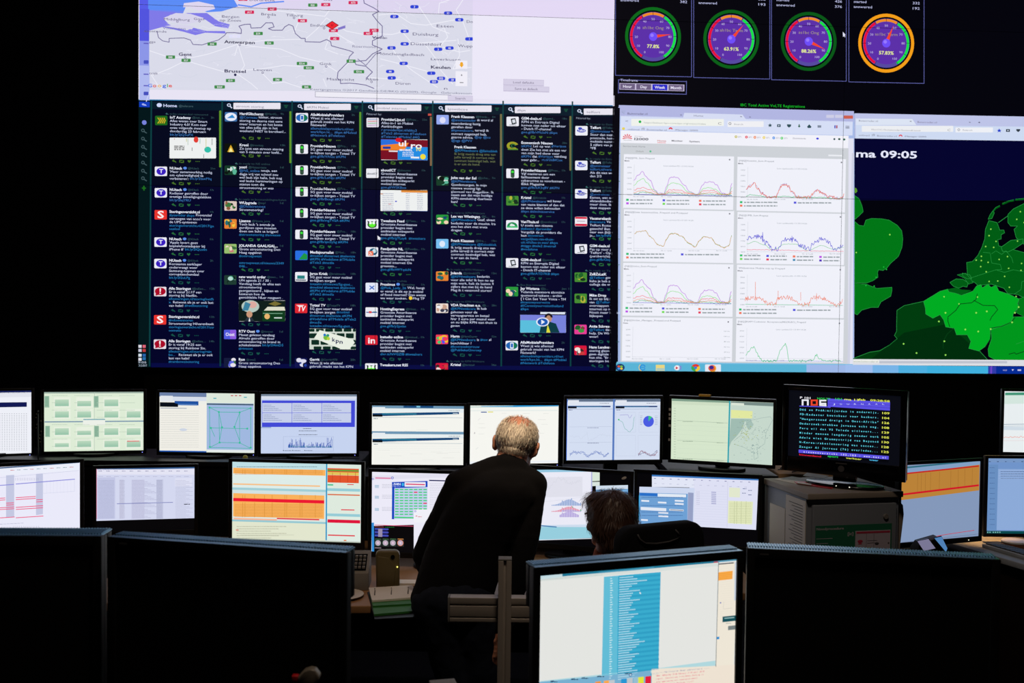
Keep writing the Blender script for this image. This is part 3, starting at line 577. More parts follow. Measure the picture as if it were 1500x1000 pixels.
T(0, 279.4, 'NUtech', '*@NUtech', '1h', ['Kadaster getroffen door', 'ernstige beveiligingslekken', '|bit.ly/2lajYRU'], 'T')
T(0, 311.6, 'Storingsoverzicht.nl', '', '1h', ['|#yzernder #ups| Preventief', "vervangen van accu's voor", 'de UPS-systemen', '|storingsoverzicht.nl/2017/gx', '|uuslosl'], 'S')
T(0, 351.6, 'NUtech', '*@NUtech', '1h', ["'Apple levert geen", 'koptelefoonadapter bij', "iPhone 8' |bit.ly/2lQus6n"], 'T')
T(0, 383, 'NUtech', '*@NUtech', '2h', ['Koreaanse aanklager', 'ondervraagt weer', 'Samsung-topman over', 'corruptieschandaal', '|bit.ly/2l2uLPg'], 'T')
T(0, 424, 'Alle Storingen', '@alles...', '12h', ['Er is vanaf 21:17 een', 'storing bij Netflix.', '|allestoringen.nl/storing/netfli', '|x.| Retweet als je er ook last', 'van hebt! |#netflixstoring'], '!')
T(0, 465.3, 'Storingsoverzicht.nl', '', '13h', ['|#nduwennoren', 'Stroomstoring Hilvarenbeek', '|storingsoverzicht.nl/2017/str', '|oomsto'], 'S')
T(0, 501, 'Alle Storingen', '@alles...', '14h', ['Er is vanaf 19:25 een', 'storing bij Rainbow Six.', '|allestoringen.nl/storing/rain', '|bo...|   Retweet als je er ook', 'last van hebt!', '|#rainbowsixstoring'], '!', 545)
T(1, 168.2, 'HardGlitcherzz', '@HardG...', '9h', ['|@Corneau| lekker, stroom', 'storing en daarna niet eens', 'meer internet en het beste', 'van alles jullie zijn in het', 'weekend NIET te bereiken!...', ' '], 'triangle', 202.6)
T(1, 214, 'Krool', '@kroonmay', '13h', ['Zo juist een stroom storing', 'van 5 minuten over leefd...'], 'fire', 228.4)
T(1, 246.4, 'yosri', '@Hasserratio', '1d', ['|@NS_online| nouja, een', 'dagje vrij van school zou', 'wel leuk zijn haha. heb nog', 'wel leuke herinneringen op', 'station toen die', 'stroomstoring er was'], 'dark', 281.4, rep='In reply to NS online')
T(1, 298.6, 'WUpgrade', '@wup1', '1d', ['|@Declairencvez', 'Stroomstoring?'], 'people', 313.4, rep='In reply to boswandelingverhalen')
T(1, 325, 'Lisanne', '@Nonna_janna', '1d', ["Toch leuk 's avonds je", 'gordijnen open moeten', 'doen om licht te krijgen!', '|#stroomstoring #anvexxe'], 'sunset')
T(1, 361.3, 'JOLANDA GAAL/GAL...', '', '1d', ['Grote stroomstoring Den', 'Haag opgelost', '|#omroepwest', ' ', '|omroepwest.nl/nieuws/3349', '|046...'], 'leaf', 395.6)
T(1, 407, 'new world order', '@nwo...', '1d', ['UN agenda 21 / 30 :', 'Vandaag heeft de elite een', 'stroomstoring', 'georganiseerd , kijken en', 'luisteren hoe de', 'gemiddelde NLer reageert .'], 'screen', 475.4); picture('four', 349.8, 440, 418, 470.6)
T(1, 486.8, 'RTV Oost', '*@rtvoost', '1d', ['Meest gelezen vandaag', 'Almelo getroffen door', 'stroomstoring na brand in', 'schakelstation |bit.ly/2l4mD5', '|#rtvoost'], 'oost')
T(1, 528, 'Ron', '@ronw2', '1d', ['Grote stroomstoring Den', 'Haag opgelost'], 'dog', 545)
T(2, 169.6, 'AlleMobieleProviders', '', '2h', ['Weet jij wie allemaal', 'gebruik maakt van het KPN', 'Netwerk?', '|allemobieleproviders.nl/net', '|werk/kpn.ht...  #kpn #Mobiel', '|#Netwerk #Telefoon'], 'eye')
for y, k in ((215.4, 'VAGu'), (246.4, 'LeNju'), (277.8, 'Bexgt'), (309, 'mgTVSA'), (340.4, 'qoi3y5g')):
    T(2, y, 'ProviderNieuws', '@Pro...', '18h', ['5G gaat voor meer mobiel', 'tv-kijken zorgen - Totaal TV', '|goo.gl/fb/%s #KPN' % k], 'phone')
T(2, 371, 'Mediajournalist', '@Med...', '18h', ['|#mobiel #internet #televisie', '|#KPN #Vodafone #TMobile', '|#Tele2 #media'], 'flag')
T(2, 402.3, 'Jarco Kriek', '@kriekmedia', '18h', ['5G gaat voor meer mobiel', 'tv-kijken zorgen', '|totaaltv.nl/nieuws/5g-gaat...', '|#mobiel #internet #televisie', '|#KPN #Vodafone #TMobile', '|#Tele2 #media'], 'net')
T(2, 448.6, 'Totaal TV', '@TotaalTV', '18h', ['5G gaat voor meer mobiel', 'tv-kijken zorgen |#mobiel', '|#internet #televisie #KPN', '|#Vodafone #TMobile #Tele2', '|#media', '|totaaltv.nl/nieuws/5g-gaat...'], 'tv', 516); picture('kpn', 453.4, 481.4, 521, 511.4)
T(2, 528, 'Gerrit', '@Gerrit1970', '20h', ['Weet jij wie allemaal', 'gebruik maakt van het KPN'], 'night', 545)
T(3, 176.6, 'ProviderLijst.nl', '@Prov...', '23m', ['Alles-in-1 en Mobiel', 'Aanbiedingen', '|r.providerlijst.nl/abku3', '|#Tele2 #Internet #Telefoon', '|#Televisie #Mobiel #4G'], 'prov', 238.8); picture('ads', 558, 204.4, 626.4, 234.4)
T(3, 250.8, 'aboutICT', '@aboutict', '1h', ['Grootste Amerikaanse', 'provider begint met', 'aanbieden onbeperkt', 'mobiel internet', '|goo.gl/WSKBxo'], 'word', 313.4); picture('site', 557.4, 278.4, 626.2, 309)
T(3, 325, 'Tweakers Feed', '@Twea...', '1h', ['Grootste Amerikaanse', 'provider begint met', 'aanbieden onbeperkt', 'mobiel internet', '|goo.gl/fb/gTLzy6  #tweakers'], 'tweak')
V.shape([(553, 345), (553.4, 351.6), (555, 350.4), (556.4, 352), (557.4, 351), (556.2, 349.6), (558.4, 349)], (235, 235, 245), 8)
T(3, 366, 'Feedjunkie NL', '@Feedju...', '1h', ['Grootste Amerikaanse', 'provider begint met', 'aanbieden onbeperkt', 'mobiel internet: De', 'grootste...', '|goo.gl/fb/iWYqdcN'], 'feed')
T(3, 418, 'Proximus', '*@proximus', '1h', ['|@Pink_Lady_26| Wel, hangt', 'er vanaf, is dit op je mobiel', 'of fixed internet? Dan weten', 'we waar zoeken.     Mvg TP'], 'x', 442.4, rep='In reply to Vadide'); V.circle(601.5, 436.4, 2.6, (240, 200, 50), 6)
T(3, 454, 'HostingExpress', '@Host...', '1h', ['Grootste Amerikaanse', 'provider begint met', 'aanbieden onbeperkt', 'mobiel internet', '|goo.gl/fb/y2pnkn'], 'host')
T(3, 495, 'Instudio online', '@instud...', '1h', ['Grootste Amerikaanse', 'provider begint met', 'aanbieden onbeperkt', 'mobiel internet', '|divr.it/NVGZfB #tweakers'], 'in')
T(3, 536, 'Tweakers.net RSS', '', '1h', [], 'tweak', 548)
T(4, 172.4, 'Frank Klaassen', '@frank...', '6m', ['|@annikesnader| ik word al', 'maandenlang lastig', 'gevallen door', '|#kpnwebcare|, terwijl ik', 'correct opgezegd heb,', 'gaarne advies. |@sp @cu', '|@sgp @PVV'], 'egg', 250.4)
x_ = 665.4
V.text(x_, 216.8, 3.4, 'Frank Klaassen', hx_n, None, True, 4, hx=KX*.93); tline(x_, 221.8, '|@KPNwebcare @Eelcoblok', sc=.95)
for i, t in enumerate(('Ik krijg steeds dreig sms van', 'jullie terwijl ik correct mijn', 'contract beëindigd heb, wat', 'is er aan de hand.')): tline(x_, 226.8+5*i, t, (112, 124, 84), sc=.93)
T(4, 262, 'John van der Sol', '@john...', '7m', ['|@KPNwebcare', 'Goedemorgen. In mijn', 'nieuwe woning ligt', 'glasvezel van Reggefiber. Ik', 'neem aan dat mijn huidige', 'KPN-aansluiting daarheen', 'kan?'], 'dark', 300.8)
T(4, 318.4, 'Lex van Wietingen', '@L...', '8m', ['|@KPNwebcare| Gaaf, alvast', 'bedankt voor de moeite. Ira', 'zou het shirt met trots', 'dragen.'], 'child', 342.6, rep='In reply to KPN Webcare')
T(4, 354, 'Frank Klaassen', '@fra...', '10m', ['|@KPNwebcare @Eelcoblok', 'Ik krijg steeds dreig sms van', 'jullie terwijl ik correct mijn', 'contract beeindigd heb, wat', 'is er aan de hand.'], 'eggb')
T(4, 401.4, 'Jolanda', '@jolanda373', '12m', ['|@KPNwebcare| bedankt', 'voor alle info! Ik ben nu op', 'mijn werk, heb de laatste 4', 'cijfers dus niet bij de hand', 'Mag ik t vanavond sturen?'], 'sunset', rep='In reply to KPN Webcare')
T(4, 448.4, 'VDA Drachten e.o.', '@...', '28m', ['|@KPNwebcare| Ik heb', 'gekozen voor de', 'vervangservice en betaal', 'hier 3 euro per maand voor', 'en nu blijkt KPN niet thuis te', 'geven'], 'man', rep='In reply to KPN Webcare')
T(4, 494, 'Harm', '@HarmDuyver', '32m', ['|@KPNwebcare| is |#tov| al', 'beschikbaar ?', '|#boerzoektvrouw', '|@PubliekeOmroep'], 'rainbow')
T(4, 535.6, 'Kristel', '@kristel', '34m', [], 'red', 548, rep='In reply to KPN Webcare')
T(5, 175, 'GSM-deals.nl', '@gsmd...', '18m', ['KPN en Entropia Digital', 'komen niet nader tot elkaar', '- Dutch IT-channel', '|goo.gl/fb/rMcloN #kpn'], 'gsm')
T(5, 210.6, 'Economisch Nieuws', '', '20m', ['|#KPN|: Let op wat |#Verizon', 'doet Zie het niet als een ver', 'van mijn bed show voor', '|#KPN| dat |#Verizon| vandaag', 'voor gebr...  |rt.tl/2kBfCux'], 'swirl')
T(5, 251, 'ProviderNieuws', '@Prov...', '1h', ['Vijf manieren om een', 'faillissement door', 'cybercrime te voorkomen -', 'Blikk Magazine', '|goo.gl/fb/kX3q8V #KPN'], 'phone')
T(5, 291, 'Kristel', '@Kristele', '1h', ['|@KPNwebcare| wil liever', 'van vaste klanten af dan dat', 'ze deze willen behouden', '|#kpn #slechteservice'], 'field')
T(5, 326.4, 'VanThuis.nl', '@vanthuisnl', '1h', ['U zoekt een nieuwe', '|#allesin1 #provider', 'Vergelijk de providers die', 'hun |#contract|', '|vergelijken.van-thuis-', '|uit.nl/alles-in-een/ #kpn', '|#ziggo #tele2 #netrail', '|#vodafone'], 'car')
T(5, 382, 'GSM-deals.nl', '@gsmdeals', '1h', ['KPN en Entropia Digital', 'komen niet nader tot elkaar', '- Dutch IT-channel', '|goo.gl/fb/ATD7KB #kpn'], 'gsm')
T(5, 424, 'Jay Wattana', '@j...', 'Jan 11', ['Yolanda menmore alsonitca', 'sponsored tokens - archiv', '[ I Can See Your Voice - TH', '|#icanseeyourvoice', '|#ICanseeyourvoicethailand', '|#kpn'], 'child', 491.6, rep='Bua Boa retweeted'); picture('video', 762, 457, 829, 487)
T(5, 503, 'AlleMobieleProviders', '', '2h', ['Weet jij wie allemaal', 'gebruik maakt van het KPN', 'Netwerk?', '|allemobieleproviders.nl/net', '|werk/kpn.ht...  #kpn #Mobiel', '|#Netwerk #Telefoon'], 'eye', 548)
T(6, 188.6, 'Telfort', '@Telfort', '', ['|@amiruisser| wa', 'Stuur dan meteen', 'postcode, huisnr', 'mobiele nummer', '5 cijfers van je', '^FB'], 'telfort', rep='In reply to Esmee')
T(6, 239.4, 'Telfort', '@Telfort', '', ['|@amiruisser', '|telfort.nl/verzoek', 'Als dit niet werkt', 'dan 2/3'], 'telfort', rep='In reply to Esmee')
T(6, 280.8, 'Telfort', '@Telfort', '', ['|@amiruisser| Da', 'Esmee, wat ook', 'afstandsbedien', 'meer doet. Ik ra', 'deze stappen te'], 'telfort', rep='In reply to Esmee')
T(6, 321.4, 'Vacaturebank', '', '', ['|#vacature| Verk', 'Telfort Rotterdam', 'gezocht! Ben jij', 'naar een (bij)b', 'je... |bit.ly/HAR'], 'bars', 350)
T(6, 361.6, 'GSM-deals.nl', '', '', ['Pas op voor ph', "'Telfort' - Opgel", '(persbericht)', '|goo.gl/fb/Onjqy'], 'gsm')
T(6, 403, 'ZsBZsLaiK', '', '', ['|@Telfort| goede', 'haha je heb zo', 'collega die vrij'], 'field', rep='In reply to Telfort')
T(6, 434, 'Mike Drop', '', '', ['Ik zat zo blij zijn', 'van |@Telfort| ka', 'overstappen naar', 'internet op mijn', 'Nooit meer bundel', 'bijkopen'], 'field')
T(6, 479.4, 'Anita Schreurs', '', '', ['|@Telfort| dankje', 'hulp. De Wi-Fi', 'weer!'], 'pink')
T(6, 510, 'Hans Landman', '', '', ['storing glasvezel', 'geen digitale tv', 'hun site. "Er zijn', 'storingen beke'], 'red')
V.rect(894.5, 158, 905, 545, (3, 3, 14), 20)
# --- right: gauges on black
BK = (4, 4, 12)
V.slab(897.3, 1600, -1.4, 2.7, BK, 1)
V.view(890, 0, 3.125)
fr = (96, 100, 170)
tops = ((36, 384, 348, 0), (394, 742, 358, 12), (750, 1092, 368, 22), (1104, 1448, 378, 30))
for (x0, x1, yb, dy), (cx, cy), val, nm, pc, ring, a_, s_, b_ in zip(tops, ((208, 168), (566, 180), (920, 190), (1275, 198)), (77.8, 63.9, 88.3, 57.8), ('ah1bc Ong', 'ah1bc Term', 'as1bc Ong', 'as1bc Term'), ('77.8%', '63.91%', '88.26%', '57.83%'), ((8, 104, 26), (8, 96, 24), (8, 88, 24), (244, 158, 26)), ('382', '193', '376', '192'), ('402', '352', '426', '332'), (3, 3, 3, 3)):
    for p in ([(x0, -300), (x0, yb-3)], [(x1, -300), (x1, yb+4)], [(x0, yb-3), (x1, yb+4)]): V.line(p, 2.6, fr, 2)
    V.text(x0+22, 6+dy, 11, 'answered', (196, 200, 240), 84); V.text(x1-52, 14+dy, 11, a_, (196, 200, 240), 32); V.text(x0+22, -17+dy, 11, 'started', (196, 200, 240), 58); V.text(x1-52, -10+dy, 11, s_, (196, 200, 240), 32)
    q = 135/128
    V.arc(cx, cy, 114, 128, 0, 360, ring, 3, q, 48); V.arc(cx, cy, 0.1, 107, 0, 360, (86, 74, 160), 3, q, 48); V.arc(cx, cy, .1, 92, 0, 360, (92, 48, 168), 4, q, 40)
    for a0, a1, c in ((240, 121, (232, 14, 60)), (119, 61, (240, 140, 40)), (59, -60, (20, 226, 70))): V.arc(cx, cy, 94, 105, a0, a1, c, 5, q, 22)
    for v in range(0, 101, 10):
        t = math.radians(240-3*v); ca, sa = math.cos(t), math.sin(t)*q
        V.line([(cx+92*ca, cy-92*sa), (cx+107*ca, cy-107*sa)], 2, (20, 14, 40), 6)
        V.text(cx+77*ca, cy-77*sa+6, 10, str(v), (196, 180, 230), None, False, 7, hx=11, center=True)
    V.text(cx, cy-34, 13, nm, (170, 150, 120), None, False, 7, hx=15, center=True); V.text(cx, cy+52, 15, pc, (236, 240, 150), None, True, 8, hx=16, center=True)
    t = math.radians(240-3*val); ca, sa = math.cos(t), math.sin(t)*q
    V.shape([(cx-sa*9, cy-ca*9), (cx+ca*84, cy-sa*84), (cx+sa*9, cy+ca*9)], (244, 70, 40), 8); V.circle(cx, cy, 19, (110, 78, 250), 9, 20); V.circle(cx-5, cy-6, 8, (150, 120, 255), 10, 8)
V.rect(48, 368, 362, 371, fr, 2); V.rect(48, 426, 362, 429, fr, 2); V.rect(48, 366, 51, 428, fr, 2); V.rect(359, 370, 362, 430, fr, 2); V.text(58, 372, 11, 'Timeframe', (196, 196, 230), 80)
for i, (t, c) in enumerate((('Hour', (110, 96, 130)), ('Day', (110, 96, 130)), ('Week', (40, 40, 200)), ('Month', (110, 96, 130)))):
    x = 57+i*74; V.rect(x-3, 381+i*2, x+72, 411+i*2, (200, 190, 220), 3); V.rect(x, 383+i*2, x+68, 409+i*2, c, 4); V.text(x+34, 402+i*2, 12, t, (230, 225, 245), None, True, 5, hx=13, center=True)
V.text(608, 486, 12, 'IBC Total Active VoLTE Registrations', (20, 190, 40), 296)
V.shape([(1076, 146), (1077, 170), (1082, 165), (1086, 172), (1089, 170), (1085, 163), (1090, 161)], (225, 225, 245), 6)
# browser window with the charts
V.tz = 9
V.view(890, 150, 4.054)
V.shape([(64, 28), (1466, 66), (1462, 2400), (60, 2390)], (166, 186, 232), 2)
V.rect(66, 34, 1462, 100, (178, 182, 226), 3); V.shape([(455, 62), (800, 72), (822, 102), (445, 100)], (214, 220, 244), 4); V.rect(76, 96, 1455, 180, (214, 222, 246), 3)
V.text(118, 72, 12, 'Buienradar.nl', (90, 90, 120), 118); V.text(512, 84, 10, 'Home', (110, 110, 130), 56); V.text(430, 80, 10, '×', (60, 60, 80), 12); V.text(786, 90, 10, '×', (60, 60, 80), 12); V.text(838, 92, 10, '+', (60, 60, 80), 14)
V.rrect(140, 98, 690, 140, 4, (240, 242, 236), 4); V.rrect(712, 112, 926, 146, 4, (240, 240, 244), 4); V.text(750, 134, 9, 'Search', (150, 150, 160), 54); V.circle(192, 115, 8, (40, 180, 80), 5); V.text(215, 124, 9, 'https://beheer.kpn-core.kpn.org/unisso/index', (150, 160, 160), 370); V.text(655, 132, 14, 'C', (120, 120, 130), 20); V.text(104, 118, 14, '<', (120, 120, 150), 18)
V.arc(726, 126, 5, 8, 0, 360, (130, 130, 140), 5)
ic_ = (50, 80, 90)
V.shape([(964, 124), (968, 132), (977, 133), (970, 139), (972, 147), (964, 142), (956, 147), (958, 139), (951, 133), (960, 132)], ic_, 5); V.rect(1006, 130, 1027, 146, ic_, 5); V.circle(1016, 138, 4, (214, 222, 246), 6); V.shape([(1064, 130), (1090, 131), (1088, 142), (1077, 150), (1066, 142)], ic_, 5); V.rect(1134, 130, 1140, 142, (20, 90, 60), 5); V.shape([(1128, 140), (1146, 140), (1137, 150)], (20, 90, 60), 5); V.shape([(1184, 144), (1197, 130), (1210, 145), (1206, 152), (1188, 152)], ic_, 5); V.rect(1246, 136, 1268, 150, (130, 140, 160), 5)
V.rect(1346, 136, 1353, 154, (60, 60, 180), 5); V.rect(1357, 136, 1364, 154, (170, 20, 70), 5)
for i in range(3): V.rect(1412, 140+i*6, 1435, 143+i*6, (90, 100, 120), 5)
for x in (1298, 1350): V.rrect(x, 74, x+46, 92, 3, (206, 206, 230), 4)
V.rrect(1402, 78, 1456, 97, 3, (206, 96, 80), 4)
V.circle(94, 156, 9, (230, 210, 90), 5, 8); V.text(118, 164, 9, 'vnlined', (120, 120, 140), 70); V.text(200, 163, 11, '(ʘ', (60, 60, 70), 20); V.text(232, 166, 9, 'Buienradar.nl', (120, 120, 140), 118); V.arc(374, 160, 4, 12, 0, 180, (226, 50, 70), 5); V.text(400, 168, 9, 'iManager I2000', (110, 110, 130), 136)
V.rect(76, 182, 1430, 262, (242, 242, 250), 3)
for i in range(7):
    a = math.radians(-6+32*i); V.shape([(117, 214), (117+26*math.cos(a-.14), 212-22*math.sin(a-.14)), (117+30*math.cos(a), 212-26*math.sin(a)), (117+26*math.cos(a+.14), 212-22*math.sin(a+.14))], (226, 50, 70), 5)
V.text(160, 203, 5, 'iManager', (120, 120, 130), 50); V.text(158, 224, 14, 'I2000', (70, 70, 90), 84, True); V.text(96, 226, 4, 'HUAWEI', (80, 80, 90), 46)
V.text(295, 232, 9, 'Home', (200, 110, 110), 52, True); V.text(380, 232, 9, 'Monitor', (90, 90, 100), 66, True); V.text(484, 236, 9, 'System', (90, 90, 100), 62, True); V.rect(295, 238, 345, 241, (226, 90, 90), 5)
for x, c in ((762, (200, 190, 80)), (824, (230, 60, 80)), (874, (240, 130, 60)), (928, (240, 210, 50)), (986, (60, 140, 230)), (1034, (60, 210, 90))): V.arc(x, 204+(x-762)*.03, 3, 8, 0, 360, c, 5); V.text(x+12, 209+(x-762)*.03, 8, '371', (120, 120, 140), 20)
V.text(1100, 217, 8, 'Dashboards', (110, 110, 130), 76); V.circle(1246, 215, 8, (60, 60, 220), 5, 6); V.circle(1346, 218, 6, ic_, 5); V.circle(1375, 218, 7, (30, 80, 60), 5, 6); V.circle(1404, 220, 7, (20, 90, 70), 5, 6)
PG = (206, 210, 216)
V.shape([(76, 240), (1430, 272), (1424, 2370), (76, 2360)], PG, 4); V.shape([(1430, 214), (1460, 214), (1452, 2380), (1424, 2380)], (226, 226, 242), 5); V.rect(1434, 300, 1448, 1800, (208, 210, 228), 6)
V.text(92, 264, 8, 'Service level: Home', (120, 120, 130), 132); V.text(168, 294, 8, 'Default', (130, 130, 130), 46); V.circle(254, 291, 6, (80, 190, 140), 6); V.rect(1310, 311, 1392, 320, (236, 238, 244), 6)
CRD = (240, 241, 250)
lg = ((40, 190, 110), (80, 80, 220), (240, 120, 90), (190, 80, 230), (120, 220, 90), (230, 60, 90))
def legend(x0, y0, cols, dx, n, rows=2):
    k = 0
    for j in range(rows):
        for i in range(cols):
            if k >= n: return
            x, y = x0+i*dx, y0+j*21+i*3; V.rect(x, y-6, x+15, y+6, (lg+((60, 140, 180), (80, 40, 190)))[k], 6); V.scribble(x+24, y+5, dx*.62, 9, (150, 160, 165), k, 6); k += 1
def card(x0, y0, x1, y1, ttl, ylab=6, yr=None, upd=True, u='Mbit/s', xl=4):
    V.rect(x0, y0, x1, y1, CRD, 5); V.text(x0+12, y0+20, 9, ttl, (110, 120, 130), len(ttl)*8.6); V.rect(x1-28, y0+22, x1-20, y0+30, (120, 120, 130), 6)
    V.text(x0+6, y0+36, 7, u, (90, 90, 100), 30, True)
    if upd: V.text(x0+238, y0+66, 7, 'Last update:02-13 09:14:26', (140, 150, 160), 178)
    for i in range(ylab): V.text(x0+22, y0+74+i*32.5, 6, '%d00' % (5*(ylab-1-i)), (130, 140, 150), 26)
    V.rect(x0+62, y0+54, x0+63.4, y0+237, (200, 204, 214), 6); V.rect(x0+58, y0+235, x1-6, y0+236.6, (200, 204, 214), 6)
    for i in range(xl): V.text(x0+58+i*164, y0+248, 6, '02-1%d 12:00' % i, (130, 140, 150), 64)
def waves(x0, y0, k=1.0):       # the double chart of service use over three days
    for pts, c, a in (([(0, 465), (25, 432), (55, 408), (66, 436), (98, 462), (125, 522), (150, 541), (180, 541), (195, 500), (215, 446), (235, 443), (260, 448), (300, 490), (335, 533), (380, 546), (410, 490), (425, 474), (465, 471), (490, 488), (525, 540), (565, 548), (583, 480)], (180, 70, 220), 3),
                      ([(0, 492), (30, 466), (55, 451), (80, 478), (110, 515), (150, 542), (180, 542), (210, 488), (225, 478), (270, 484), (325, 533), (380, 547), (415, 510), (450, 506), (480, 515), (525, 544), (565, 549), (583, 505)], (120, 226, 100), 2.4),
                      ([(0, 522), (30, 510), (55, 507), (95, 518), (150, 544), (180, 544), (215, 518), (270, 520), (325, 538), (380, 548), (415, 526), (470, 523), (525, 545), (565, 550), (583, 528)], (238, 70, 90), 3.4),
                      ([(0, 536), (30, 526), (55, 524), (95, 534), (150, 546), (180, 546), (215, 532), (270, 534), (325, 544), (380, 549), (415, 540), (470, 536), (525, 547), (583, 540)], (240, 140, 70), 3),
                      ([(0, 544), (55, 534), (150, 548), (215, 538), (325, 547), (415, 545), (583, 548)], (40, 180, 110), 5), ([(0, 546), (300, 550), (583, 554)], (60, 60, 210), .6)):
        V.curve([(x0+a_, y0+(b-465)) for a_, b in pts], 2.6, c, a, 110, 7, seed=int(pts[0][1]))
card(94, 314, 748, 634, '[NJQ]IMS_Som-Prepaid'); waves(155, 465); legend(110, 578, 3, 216, 6)
card(768, 330, 1412, 648, '[NJQ]Vouchin_Som-Prepaid')
V.curve([(822, 522), (840, 500), (855, 492), (872, 482), (890, 510), (915, 540), (945, 560), (1000, 562), (1020, 520), (1030, 495), (1060, 490), (1075, 500), (1090, 530), (1130, 562), (1200, 564), (1220, 540), (1245, 525), (1270, 535), (1310, 560), (1385, 570), (1402, 545)], 3.2, (236, 110, 80), 9, 150, 8, seed=4)
V.curve([(822, 516), (840, 496), (872, 478), (890, 508), (915, 538), (945, 560), (1000, 562), (1030, 490), (1060, 486), (1090, 528), (1130, 562), (1200, 564), (1245, 521), (1310, 558), (1385, 570), (1400, 560)], 1.6, (110, 60, 180), 7, 150, 7, seed=5)
V.curve([(822, 555), (850, 549), (900, 553), (940, 562), (1010, 560), (1060, 556), (1100, 561), (1200, 566), (1250, 564), (1400, 571)], 3, (60, 190, 120), 3, 90, 7, seed=6); legend(785, 592, 2, 320, 3)
card(94, 634+1, 748, 954, '[NJQ]Data Sessions(Ga)_Prepaid and Postpaid')
V.rect(94, 632, 748, 640, PG, 6); V.rect(768, 648, 1412, 656, PG, 6)
for a, c, sd in ((0, (70, 170, 70), 8), (1.5, (240, 150, 90), 9)):
    V.curve([(160, 780+a), (175, 768), (225, 762), (250, 795), (265, 808), (300, 846), (330, 854), (350, 812), (370, 780+a), (400, 778), (440, 795), (480, 835), (520, 858+a), (545, 820), (570, 798), (610, 802), (650, 845), (690, 862+a), (720, 850), (736, 792)], 2.6, c, 3, 90, 8, seed=sd)
legend(110, 899, 2, 325, 3)
card(768, 654, 1406, 964, '[NJQ]UMB_Som-Prepaid')
V.curve([(826, 812), (860, 800), (900, 796), (940, 832), (980, 875), (1010, 868), (1050, 815), (1100, 815), (1150, 850), (1190, 872), (1230, 830), (1270, 806), (1310, 828), (1350, 868), (1380, 862), (1398, 836)], 3, (76, 66, 214), 15, 150, 8, seed=12)
V.line([(918, 820), (920, 770), (922, 820)], 2.6, (76, 66, 214), 8); V.line([(1092, 830), (1094, 792), (1096, 830)], 2.2, (76, 66, 214), 8)
V.curve([(826, 840), (870, 826), (930, 846), (980, 878), (1050, 840), (1110, 840), (1190, 878), (1270, 850), (1340, 872), (1400, 858)], 2.4, (110, 200, 130), 2, 60, 7, seed=13); V.curve([(826, 874), (1400, 884)], 2.4, (236, 80, 110), 2, 60, 7, seed=14); legend(785, 908, 4, 157, 8)
V.view(890, 350, 4.054)
card(90, 145, 744, 458, '[NJQ]Voice_Som-Prepaid', upd=False); waves(151, 296); legend(106, 409, 3, 216, 6)
card(765, 156, 1405, 466, 'Webservice Mobile top up Prepaid')
V.rect(90, 138, 744, 146, PG, 6); V.rect(765, 150, 1405, 157, PG, 6)
V.curve([(816, 356), (850, 348), (920, 354), (945, 382), (995, 386), (1012, 350), (1070, 345), (1110, 362), (1128, 386), (1190, 388), (1210, 352), (1245, 345), (1300, 358), (1330, 384), (1370, 392), (1394, 366)], 2.6, (238, 120, 84), 13, 170, 8, seed=15)
for x, y in ((877, 254), (1012, 308), (1146, 316), (1240, 322)): V.line([(x, 365), (x, y)], 2.6, (238, 120, 84), 8)
V.line([(816, 387), (1394, 394)], 2.2, (60, 200, 130), 7); legend(780, 418, 2, 320, 3)
card(86, 466, 740, 725, '[NJQ]Order_Manager_Prepaid and Postpaid', upd=False, u='Number')
for i in range(6): V.text(690, 550+i*31, 6, '%d0 ms' % (12-2*i), (140, 150, 155), 34)
card(762, 474, 1400, 730, '[NJQ]IKAM Customer Acceptance(RE,DE,EC)_Prepaid')
V.rect(86, 458, 740, 467, PG, 6); V.rect(762, 466, 1400, 475, PG, 6)
V.curve([(820, 690), (830, 670), (855, 650), (868, 640), (882, 665), (900, 700), (918, 722), (1000, 724), (1012, 700), (1020, 665), (1040, 640), (1056, 622), (1062, 640), (1075, 722), (1190, 724), (1215, 718), (1240, 688), (1262, 716), (1290, 724), (1385, 722)], 2.8, (40, 200, 120), 7, 130, 8, seed=17)
V.line([(820, 722), (1396, 726)], 2, (80, 80, 200), 7)
V.shape([(54, 728), (1456, 742), (1456, 748), (54, 736)], (120, 190, 226), 9)
# taskbar
V.shape([(25, 734), (1456, 748), (3000, 770), (3000, 812), (25, 796)], (90, 180, 214), 8)
V.shape([(1180, 744), (3000, 770), (3000, 812), (1180, 806)], (158, 184, 232), 9)
V.circle(74, 762, 27, (24, 60, 110), 10, 22)
for i, c in enumerate(((230, 90, 60), (120, 190, 70), (60, 150, 230), (240, 200, 60))): V.circle(66+16*(i % 2), 756+13*(i//2), 8, c, 11, 6)
V.arc(208, 762, 12, 18, 20, 340, (40, 140, 220), 10); V.rect(196, 759, 222, 764, (40, 140, 220), 11); V.arc(208, 762, 20, 24, 130, 250, (240, 200, 80), 11)
V.shape([(286, 746), (338, 746), (338, 782), (286, 782)], (232, 214, 130), 10); V.rect(290, 766, 336, 780, (170, 200, 190), 11)
V.circle(412, 764, 17, (236, 236, 240), 10, 15); V.shape([(404, 756), (404, 774), (420, 765)], (210, 40, 60), 11); V.rect(424, 752, 438, 776, (120, 140, 210), 10)
V.arc(522, 764, 9, 26, 30, 150, (222, 60, 50), 10, .85); V.arc(522, 764, 9, 26, 150, 270, (60, 170, 80), 10, .85); V.arc(522, 764, 9, 26, -90, 30, (240, 200, 50), 10, .85); V.circle(522, 764, 9, (60, 120, 220), 11, 8)
V.rrect(578, 744, 672, 790, 4, (226, 232, 244), 10); V.circle(620, 766, 23, (226, 90, 50), 11, 19); V.circle(616, 762, 13, (60, 40, 140), 12, 11); V.arc(622, 768, 14, 22, -120, 60, (240, 160, 50), 12)
